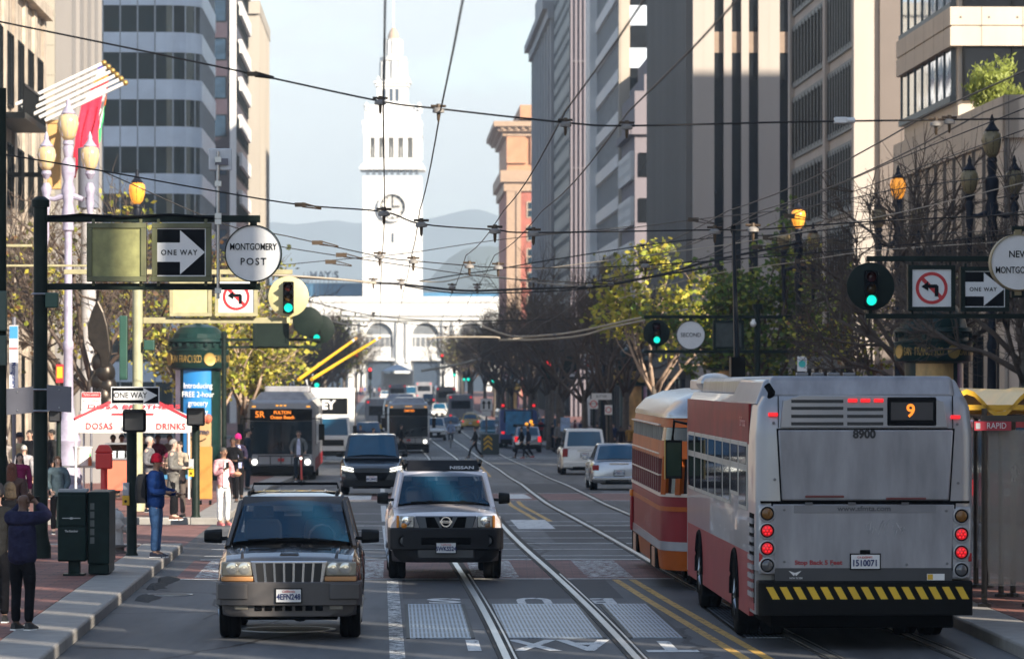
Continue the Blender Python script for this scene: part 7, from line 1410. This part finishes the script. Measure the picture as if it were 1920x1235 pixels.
def person(label,px,D,h=1.74,yaw=0,arms=('down','down'),walk=0,top=(.05,.05,.07),legs=(.02,.02,.025),skin=0,hair=(.02,.015,.012),hairlen=0,hat=None,coat=0,dz=.14,shoes=(.02,.02,.02),puffy=1.0,fat=1.0,detail=2,grp=None,bald=False,lean=0,sitting=False,shirt=None,pos=None,bag=None):
    """yaw 0 faces the camera; positive turns to the viewer's right"""
    o=thing('person',label,'person',pos if pos else at(px,D,dz),TH+yaw,grp); k=h/1.75
    V=lambda x,y,z,r:(x*k,(y-lean*max(0,z-.9))*k,z*k,tuple(a*k for a in r) if isinstance(r,tuple) else r*k)
    sk=K('skin %d'%skin,skins[skin],.55,var=.08,scale=12); ct=cloth(top,'%.2f %.2f %.2f'%top); cl=cloth(legs,'%.2f %.2f %.2f'%legs)
    # arm poses: elbow, wrist for the side s
    def arm(s,p):
        sh=(s*.185,0,1.43)
        if p=='down': e,w=(s*.235,.03,1.15),(s*.24,-.04,.89)
        elif p=='hold': e,w=(s*.235,.02,1.14),(s*.14,-.26,1.13)
        elif p=='phone': e,w=(s*.225,-.03,1.14),(s*.10,-.24,1.27)
        elif p=='photo': e,w=(s*.25,-.22,1.45),(s*.085,-.20,1.62)
        elif p=='swing': e,w=(s*.225,.12,1.17),(s*.235,.06,.92)
        elif p=='swingf': e,w=(s*.225,-.10,1.16),(s*.22,-.25,.97)
        elif p=='bar': e,w=(s*.26,-.05,1.18),(s*.24,-.30,1.02)
        elif p=='reach': e,w=(s*.24,-.05,1.16),(s*.20,-.34,1.10)
        else: e,w=(s*.235,.0,1.15),(s*.15,-.12,.98)
        return sh,e,w
    f=fat
    hip=.095
    def leg(s):
        d=walk*s
        if sitting: return (s*hip,0,.92),(s*.12,-.32,.78),(s*.11,-.22,.40)
        return (s*hip,0,.90),(s*(hip+.005),-.05-d*.22 if d>0 else -.02-d*.10,.50),(s*hip,-d*.36 if d>0 else -d*.40,.085 if d>=0 else .14)
    # body, one skinned surface
    ch=[[V(0,0,.95,(.13*f,.09*f)),V(0,0,1.12,(.125*f,.09*f)),V(0,.01,1.32,(.15*f,.10*f)),V(0,.01,1.45,(.09,.075)),V(0,0,1.52,.052),V(0,-.015,1.575,.058),V(0,-.025,1.65,(.074,.09)),V(0,-.015,1.725,(.06,.075))]]
    for s,p in ((-1,arms[0]),(1,arms[1])):
        sh,e,w=arm(s,p); d=(Vector(w)-Vector(e)).normalized(); hnd=Vector(w)+d*.07
        ch.append([V(0,.01,1.45,0),V(*sh,.055),V(*e,.042),V(*w,.026),V(hnd.x,hnd.y,hnd.z,(.036,.018))])
    for s in (-1,1):
        a,b,c=leg(s); ch.append([V(0,0,.95,0),V(*a,.085*f),V(*b,.055),V(*c,.04),V(c[0]*1.05,c[1]-.12,c[2]-.045,.036)])
    b=skin_obj('body',ch,sk,o,detail)
    if detail>=2:   # face, ears and fingers joined into the body mesh
        m=M(sk); c=Vector(V(0,-.025,1.65,0)[:3]); hd=.09*k
        yf=c.y-hd
        m.loft([[(-.013*k,yf+.012,c.z+.01*k),(.013*k,yf+.012,c.z+.01*k),(.013*k,yf+.02,c.z+.01*k),(-.013*k,yf+.02,c.z+.01*k)],[(-.017*k,yf-.018*k,c.z-.03*k),(.017*k,yf-.018*k,c.z-.03*k),(.015*k,yf+.02,c.z-.038*k),(-.015*k,yf+.02,c.z-.038*k)]])
        for s in (-1,1): m.ball((s*.077*k,c.y+.01*k,c.z-.01*k),(.012*k,.02*k,.03*k),8,6)
        for s,p in ((-1,arms[0]),(1,arms[1])):
            sh,e,w=arm(s,p); d=(Vector(w)-Vector(e)).normalized(); side=Vector((1,0,0)) if abs(d.x)<.8 else Vector((0,1,0)); up=d.cross(side).normalized(); side=up.cross(d).normalized(); curl=-up if p in('down','swing','swingf') else up
            base=Vector(w)+d*.085
            for i,(off,ln) in enumerate(((-.027,.062),(-.009,.075),(.009,.07),(.026,.055))):
                p0=base+side*off; p1=p0+d*ln*.55+curl*.008; p2=p1+d*ln*.4+curl*.028; m.tube([V(*q,0)[:3] for q in (p0-d*.02,p1,p2)],[.0095*k,.0085*k,.006*k],6)
            t0=Vector(w)+d*.03-side*.03*s; m.tube([V(*q,0)[:3] for q in (t0,t0-side*.03*s+d*.03,t0-side*.035*s+d*.06+curl*.01)],[.011*k,.010*k,.007*k],6)
        tmp=m.build('tmp'); bm=bmesh.new(); bm.from_mesh(b.data); bm.from_mesh(tmp.data); bm.to_mesh(b.data); bm.free(); b.data.shade_smooth(); bpy.data.objects.remove(tmp)
        m=M(K('eye dark',(.03,.02,.018),.3))
        for s in (-1,1): m.ball((s*.030*k,yf+.014*k,c.z+.012*k),(.013*k,.006*k,.007*k),8,5)
        for s in (-1,1): m.box((s*.016*k,yf+.006*k,c.z+.030*k),(s*.048*k,yf+.016*k,c.z+.037*k))
        m.build('eyes',b); m=M(K('lip',(.28,.10,.08),.5)); m.box((-.024*k,yf+.004*k,c.z-.063*k),(.024*k,yf+.016*k,c.z-.053*k)); m.build('mouth',b)
    # clothes over the same skeleton
    g=.018*puffy; ch=[[V(0,0,.80 if not coat else .95,((.155+g)*f,(.115+g)*f)),V(0,0,1.0,((.145+g)*f,(.11+g)*f)),V(0,0,1.14,((.14+g)*f,(.105+g)*f)),V(0,.01,1.33,((.16+g)*f,(.115+g)*f)),V(0,.01,1.45,(.10+g,.085+g)),V(0,.0,1.51,(.062,.062))]]
    if coat: ch.insert(0,[V(0,0,.95,0),V(0,.01,.7,((.17+g)*f,(.13+g)*f)),V(0,.01,coat,((.19+g)*f,(.15+g)*f))])
    for s,p in ((-1,arms[0]),(1,arms[1])):
        sh,e,w=arm(s,p); w2=Vector(e).lerp(Vector(w),.93); ch.append([V(0,.01,1.45,0),V(sh[0],sh[1],sh[2],.065+g),V(*e,.052+g*.9),V(w2.x,w2.y,w2.z,.038+g*.6)])
    if coat: ch=[ch[1],ch[0]]+ch[2:]
    t_=skin_obj('jacket',ch,ct,o,2 if detail>=2 else 1)
    if shirt: m=M(cloth(shirt,'%.2f %.2f %.2f'%shirt)); m.loft([[(x*k*w_,(-.125*f-.02*puffy+.03*abs(x)/.06*.5)*k,z*k) for x in (-.06,0,.06)] for z,w_ in ((.86,1.2),(1.1,1.15),(1.35,1.0),(1.48,.5))],caps=False,closed=False); m.build('shirt',o,smooth=180)
    ch=[[V(0,0,1.02,((.135)*f,(.095)*f)),V(0,0,.90,(.145*f,.10*f))]]
    for s in (-1,1):
        a,b_,c=leg(s); b2=Vector(a).lerp(Vector(b_),.5); ch.append([V(0,0,.90,0),V(a[0]*1.02,a[1],a[2]-.07,.098*f),V(b2.x,b2.y,b2.z-.02,.082*f),V(*b_,.070),V((b_[0]+c[0])/2,(b_[1]+c[1])/2+.01,(b_[2]+c[2])/2,.066),V(c[0],c[1],c[2]+.01,.062)])
    skin_obj('trousers',ch,cl,o,2 if detail>=2 else 1)
    for s in (-1,1):
        a,b_,c=leg(s); m=M(K('shoe %.2f %.2f %.2f'%shoes,shoes,.5)); zb=c[2]-.085; x=c[0]*1.05
        m.loft([[V(x+dx*w_,c[1]+y,zb+z,0)[:3] for dx,z in ((-.045,.0),(.045,.0),(.042,.04),(.025,hh),(-.025,hh),(-.042,.04))] for y,w_,hh in ((.07,.8,.09),(.0,1,.11),(-.08,1.0,.075),(-.15,.95,.055),(-.19,.6,.03))]); s_=m.build('shoe',o,smooth=60)
        if sum(shoes)<.2 and detail>=2: m=M(white); m.loft([[V(x+dx*w_,c[1]+y,zb-.004+z,0)[:3] for dx,z in ((-.05,.0),(.05,.0),(.05,.022),(-.05,.022))] for y,w_ in ((.075,.8),(.0,1),(-.1,1.0),(-.195,.6))]); m.build('sole',s_)
    c=V(0,-.01,1.675,0); hc=K('hair %.2f %.2f %.2f'%hair,hair,.7,var=.3,scale=30,bump=.5,bs=60)
    if not bald:
        m=M(hc); rows=[]
        for i in range(9):
            a=math.pi*.5*i/8*1.25; row=[]
            for q in range(16):
                th=2*math.pi*q/16; fr=max(0,-math.sin(th))   # facing -y
                aa=a*(1-.42*fr); row.append((c[0]+.084*k*math.sin(aa)*math.cos(th),c[1]+.012*k+.102*k*math.sin(aa)*math.sin(th),c[2]-.01*k+.098*k*math.cos(aa)))
            rows.append(row)
        m.loft(rows,caps=True)
        if hairlen: m.loft([[(c[0]+x*k,c[1]+y*k,c[2]+z*k) for x,y in ((-.085*w_,.0),(-.07*w_,.085),(0,.11),(.07*w_,.085),(.085*w_,.0),(.06*w_,.035),(0,.06),(-.06*w_,.035))] for z,w_ in ((.02,1),(-.1,1.12),(-.1-hairlen*.5,1.25),(-.1-hairlen,1.0))])
        m.build('hair',o,smooth=180)
    if hat:
        kind,hcol=hat; m=M(cloth(hcol,'%.2f %.2f %.2f'%hcol))
        if kind=='beanie': m.lathe([(.093*k,-.03*k),(.10*k,-.025*k),(.10*k,.02*k),(.092*k,.025*k),(.09*k,.07*k),(.065*k,.115*k),(.02*k,.135*k)],16,(c[0],c[1],c[2]-.0))
        else: m.lathe([(.10*k,-.01*k),(.10*k,.05*k),(.06*k,.10*k),(.01*k,.11*k)],16,(c[0],c[1],c[2])); m.loft([[(c[0]+x*k,c[1]-.09*k-y*k,c[2]+z*k) for x in (-.07,0,.07)] for y,z in ((0,.01),(.08,-.01))],caps=False,closed=False)
        m.build('hat',o,smooth=180)
    return o
PI=math.pi
def held(name,label,cat,o,off,fn,mat,**kw):
    ob=thing(name,label,cat,o.location+Matrix.Rotation(o.rotation_euler.z,3,'Z')@Vector(off),o.rotation_euler.z); m=M(mat); fn(m); m.build('body',ob,**kw); return ob
DK=(.007,.007,.010); navy_=(.018,.02,.045)
# near left
p=person('bald man in a navy quilted jacket photographing the street with raised hands',42,52.4,1.69,PI-.45,('photo','photo'),top=(.022,.022,.05),legs=(.008,.008,.01),skin=2,bald=True,puffy=2.2,fat=1.12,shoes=(.03,.03,.03),dz=.15)
held('camera','small black camera in the raised hands of the bald man','camera',p,(0,-.30,1.60),lambda m:m.box((-.06,-.03,-.035),(.06,.03,.035)),black,bev=.008)
person('person with dark curly hair behind the photographing bald man',18,57,1.70,PI+.3,top=DK,legs=DK,hair=(.045,.03,.015),hairlen=.05,dz=.15,puffy=1.5)
person('person in a black jacket with a pale stripe cut by the left edge',-6,54,1.72,PI,top=(.02,.02,.02),legs=DK,dz=.15,hat=('beanie',(.02,.02,.025)))
person('woman with auburn hair seen from behind at the left edge',22,71,1.66,PI,top=(.10,.06,.05),legs=DK,hair=(.16,.05,.025),hairlen=.2,dz=.15,detail=2)
person('dark haired person at the left edge beside the green pole',5,78,1.70,PI-.2,top=(.08,.09,.10),legs=DK,hair=(.02,.012,.01),hairlen=.15,dz=.15)
person('woman with glasses and a magenta top between the crowd and the mast',37,90,1.60,.3,top=(.18,.015,.07),legs=DK,hair=(.015,.01,.01),hairlen=.18,skin=3,dz=.05)
person('man in a beige jacket with a dark cap at the left',36,106,1.78,.9,('hold','hold'),top=(.42,.36,.22),legs=(.05,.05,.06),hat=('cap',(.03,.03,.04)),hair=(.03,.03,.03))
person('man in black with dark hair beside the beige jacketed man',56,111,1.82,-.5,top=DK,legs=DK)
person('grey haired man in a pale hat at the left edge',6,108,1.70,.4,top=(.25,.22,.2),legs=DK,hat=('cap',(.55,.55,.55)))
person('grey haired person in a grey coat behind the dark mast',45,100,1.55,PI,top=(.3,.29,.3),legs=DK,hair=(.45,.42,.38))
person('woman in a teal grey quilted jacket with long brown hair beside the dark mast',108,88,1.60,.1,('x','x'),top=(.10,.14,.155),legs=DK,hair=(.13,.06,.025),hairlen=.3,skin=3,puffy=1.8,dz=.02)
person('man in dark clothes half hidden behind the dark mast',97,112,1.83,-1.2,top=(.02,.02,.022),legs=DK,skin=1)
pr=person('man in a red beanie and blue jacket wearing a black backpack and jeans',292,73.2,1.735,PI*.42,('hold','reach'),top=(.008,.03,.125),legs=(.05,.11,.23),skin=1,hat=('beanie',(.45,.012,.03)),puffy=1.7,fat=1.15,shoes=(.015,.015,.03),hair=(.02,.015,.01),dz=.15)
held('backpack','black backpack on the back of the man in the red beanie','backpack',pr,(0,.22,1.17),lambda m:m.loft([[(x,y,z) for x,y in ((-.14*w_,-.07),(.14*w_,-.07),(.15*w_,.05),(.08*w_,.12*w_),(-.08*w_,.12*w_),(-.15*w_,.05))] for z,w_ in ((-.24,.85),(-.18,1),(.08,1),(.2,.9),(.26,.6))]),K('backpack black',(.012,.012,.014),.8,bump=.3),smooth=50)
pc=person('man in a long grey coat eating from a green plate by the stall',325,93.5,1.76,PI*.45,('hold','hold'),top=(.15,.145,.135),legs=DK,hair=(.30,.28,.25),coat=.48,shoes=(.12,.05,.03),skin=3)
held('plate','lime green plate held by the man in the grey coat','plate',pc,(.02,-.34,1.10),lambda m:m.lathe([(.02,0),(.09,.005),(.12,.02),(.115,.025),(.0,.01)],16),K('lime plate',(.35,.6,.03),.5))
person('dark haired man in a beige jacket eating beside the grey coated man',336,95.2,1.70,-.5,('hold','phone'),top=(.40,.33,.25),legs=(.10,.08,.07),hair=(.03,.02,.016),skin=3)
person('bald man in a grey hoodie behind the red beanie man',280,99,1.76,PI*.4,('hold','hold'),top=(.13,.13,.14),legs=DK,hair=(.4,.36,.32),skin=3)
pk=person('man in a pink open shirt and white jeans looking at his phone',419,93.5,1.70,PI*.17,('phone','hold'),top=(.58,.30,.32),legs=(.60,.62,.62),hair=(.08,.07,.06),skin=1,shirt=(.75,.74,.72),coat=0,shoes=(.5,.12,.12),dz=.02)
held('phone','dark phone in the hand of the man in the pink shirt','phone',pk,(-.08,-.33,1.33),lambda m:m.box((-.035,-.005,-.06),(.035,.005,.06)),black)
held('food_tray','small tray of red and green food held by the man in the pink shirt','food',pk,(.15,-.36,1.10),lambda m:m.lathe([(.05,-.02),(.10,.03),(.09,.05),(.05,.08),(.0,.09)],12),K('salad',(.5,.25,.15),.6,var=.7,scale=30))
person('person in a magenta beanie and striped blue scarf behind the pink shirted man',446,112,1.68,.3,('hold','hold'),top=(.03,.025,.05),legs=DK,hat=('beanie',(.42,.02,.14)),shirt=(.4,.45,.7),skin=2)
person('person in black beside the magenta beanie',437,108,1.66,-.2,('hold','hold'),top=DK,legs=DK,hair=(.015,.012,.01),skin=2)
person('tall man in a dark navy coat in front of the left bus',464,124,1.80,PI*.55,top=(.008,.02,.035),legs=(.01,.018,.03),coat=.6,hair=(.01,.01,.01))
person('man in a grey cardigan riding the kick scooter',560,145,1.72,0,('bar','bar'),top=(.12,.125,.12),legs=(.015,.017,.025),shirt=(.55,.55,.68),hair=(.03,.022,.018),pos=at(560,145,.14))
# stall staff and customers
for px,D,c,lab,sk in ((212,114,(.10,.045,.02),'stall cook in a brown apron under the tent behind the alarm post',2),(228,115,(.16,.07,.03),'stall worker in an orange brown shirt under the middle of the tent',1),(268,114,(.02,.02,.025),'person in black under the tent beside the beige mast',1),(296,114.5,(.14,.02,.05),'person in a maroon top under the right half of the tent',2),(318,115,(.25,.2,.16),'person in a tan top under the right half of the tent',1),(245,116,(.015,.015,.02),'dark clad worker behind the coral cart',2)): person(lab,px,D,1.68,.2,('hold','hold'),top=c,legs=DK,skin=sk,detail=1)
# walkers
person('man in a black jacket striding left across the far crossing',891,236,1.74,-PI*.5,('swing','swingf'),1,top=(.008,.010,.016),legs=(.01,.014,.022),dz=0,detail=1,hair=(.05,.03,.02))
person('person in a black coat striding left, front one of the pair before the silver hatchback',978,236,1.74,-PI*.5,('swingf','swing'),1,top=(.008,.009,.014),legs=(.01,.012,.02),dz=0,detail=1)
person('person in navy with red shoes, rear one of the walking pair',990,235,1.76,-PI*.5,('swing','swing'),-.7,top=(.012,.014,.028),legs=(.01,.012,.02),shoes=(.3,.03,.03),dz=0,detail=1)
person('cyclist in a pale blue top riding between the far tram rails',845,282.2,1.72,0,('bar','bar'),top=(.25,.32,.45),legs=(.04,.05,.07),dz=.12,detail=1,sitting=True)
person('person in black crossing before the oncoming trolleybus',752,250,1.78,PI*.5,('swing','swingf'),1,top=(.01,.011,.014),legs=DK,dz=0,detail=1)
person('woman in dark clothes standing before the amber kiosk',1164,226,1.66,.2,top=(.02,.014,.02),legs=(.08,.04,.05),skin=2,detail=1,hair=(.01,.01,.01))
person('person with a yellow bag before the amber kiosk',1181,228,1.72,-.3,top=(.35,.20,.04),legs=(.05,.04,.05),detail=1)
person('white haired man in a dark jacket behind the bus shelter',1911,93,1.78,PI,top=(.012,.014,.022),legs=DK,hair=(.6,.58,.55),detail=2)
person('dark clad person behind the bus shelter at the right edge',1928,86,1.76,PI,top=DK,legs=DK,hair=(.02,.015,.01))
rnd=random.Random(21)
mid=[(700,800,210,'black'),(676,0,226,'navy'),(1036,0,262,'black'),(1048,0,250,'grey'),(1078,0,290,'maroon'),(1090,0,300,'navy'),(1120,0,255,'black'),(1140,0,250,'tan'),(1205,0,232,'black'),(1222,0,215,'grey'),(640,0,262,'black'),(655,0,300,'tan'),(1014,0,305,'red'),(1150,0,238,'navy')]
cc={'black':(.015,.015,.018),'navy':(.02,.03,.08),'grey':(.2,.2,.21),'maroon':(.15,.02,.03),'tan':(.35,.26,.17),'red':(.4,.03,.04),'white':(.6,.6,.62),'blue':(.05,.1,.35),'pale blue':(.3,.4,.6)}
place=['left of the white truck cab','in front of the white truck','right of the blue bus','behind the large white SUV','left of the large white SUV','under the small no left turn sign','right of the large white SUV','beside the wood coloured kiosk','between the kiosk and the streetcar','near the streetcar end','beside the left distant trees','on the left pavement beyond the truck','beyond the blue bus','left of the amber kiosk']
for (px,_,D,c),pl in zip(mid,place): person(f'small distant pedestrian in {c} {pl}',px,D,rnd.uniform(1.62,1.8),rnd.uniform(-3,3),top=cc[c],legs=DK,detail=1,dz=.14,hair=(.03,.02,.015))
proto_p=None
for i in range(26):
    c=rnd.choice(['black','navy','white','blue','red','pale blue','grey','white']); px=rnd.uniform(672,830); D=rnd.uniform(740,880)
    lab=f'tiny pedestrian in {c} among the crowd before the terminal'
    key=c
    if key in used: o=dup(used[key],at(px,D,.1),rnd.uniform(-3,3),lab)
    else: o=used[key]=person(lab,px,D,1.72,rnd.uniform(-3,3),top=cc[c],legs=cc[rnd.choice(['black','navy','grey'])],detail=1,grp=f'crowd pedestrians in {c}')
o=thing('pavilion_tent','pale blue pyramid roofed pavilion before the terminal door','pavilion',at(745,860,.1),0); m=M(K('pavilion blue',(.35,.43,.52),.6)); z=sy(696,860); m.add([(-3.2,-3.2,z),(3.2,-3.2,z),(3.2,3.2,z),(-3.2,3.2,z),(0,0,sy(683,860))],[(0,1,4),(1,2,4),(2,3,4),(3,0,4)]); m.build('roof',o); m=M(K('pavilion wall',(.35,.33,.30),.7))
for x in (-2.9,2.9):
    for y in (-2.9,2.9): m.box((x-.25,y-.25,-1),(x+.25,y+.25,z))
m.box((-2.8,2.6,0),(2.8,2.8,z-.5)); m.build('posts',o)
# ---------------------------------------------------------------- added off-frame blocks and slotted screen, shaped to shade the street, haze
b=bld('slotted_shade_screen','added unseen slotted screen casting shade and sun streaks on the near street',22,-120)
edges=[-120,4.6,7.8,10.6,13.7,16.5,19.6,22.3,25.1,33.6,36.4,39.5,42.1,45.2,47.9,50.8]
for i,(a,c) in enumerate(zip(edges,edges[1:])):
    m=M(beige); slit=(.15,.3,.2,.42,.18,.3,.25)[i%7]; m.box((0,a+120+(1.95+slit*1.15+.12 if i else 0),-1),(1.5,c+120,34)); m.build('wall',b)  # slits between the slabs are sized to throw sun streaks on the road
block('added unseen block of middle height that keeps the road in shade',22,46,50.8,83,19)
block('added tall unseen block that shades the left bus',24.5,46,113,122,30)
block('added broad unseen block that shades the dark SUV',24.5,46,84,112.8,24)
hz=bpy.data.materials.new('haze'); hz.use_nodes=True; t=hz.node_tree; t.nodes.remove(t.nodes['Principled BSDF'])
v=N(t,'ShaderNodeVolumePrincipled'); v.inputs['Color'].default_value=(.76,.89,1,1); v.inputs['Density'].default_value=HAZE; v.inputs['Anisotropy'].default_value=.08
t.links.new(v.outputs[0],t.nodes['Material Output'].inputs['Volume'])
m=M(hz); m.box((-9500,-260,-6),(9500,17800,240)); o=m.build('haze'); o['kind']='stuff'
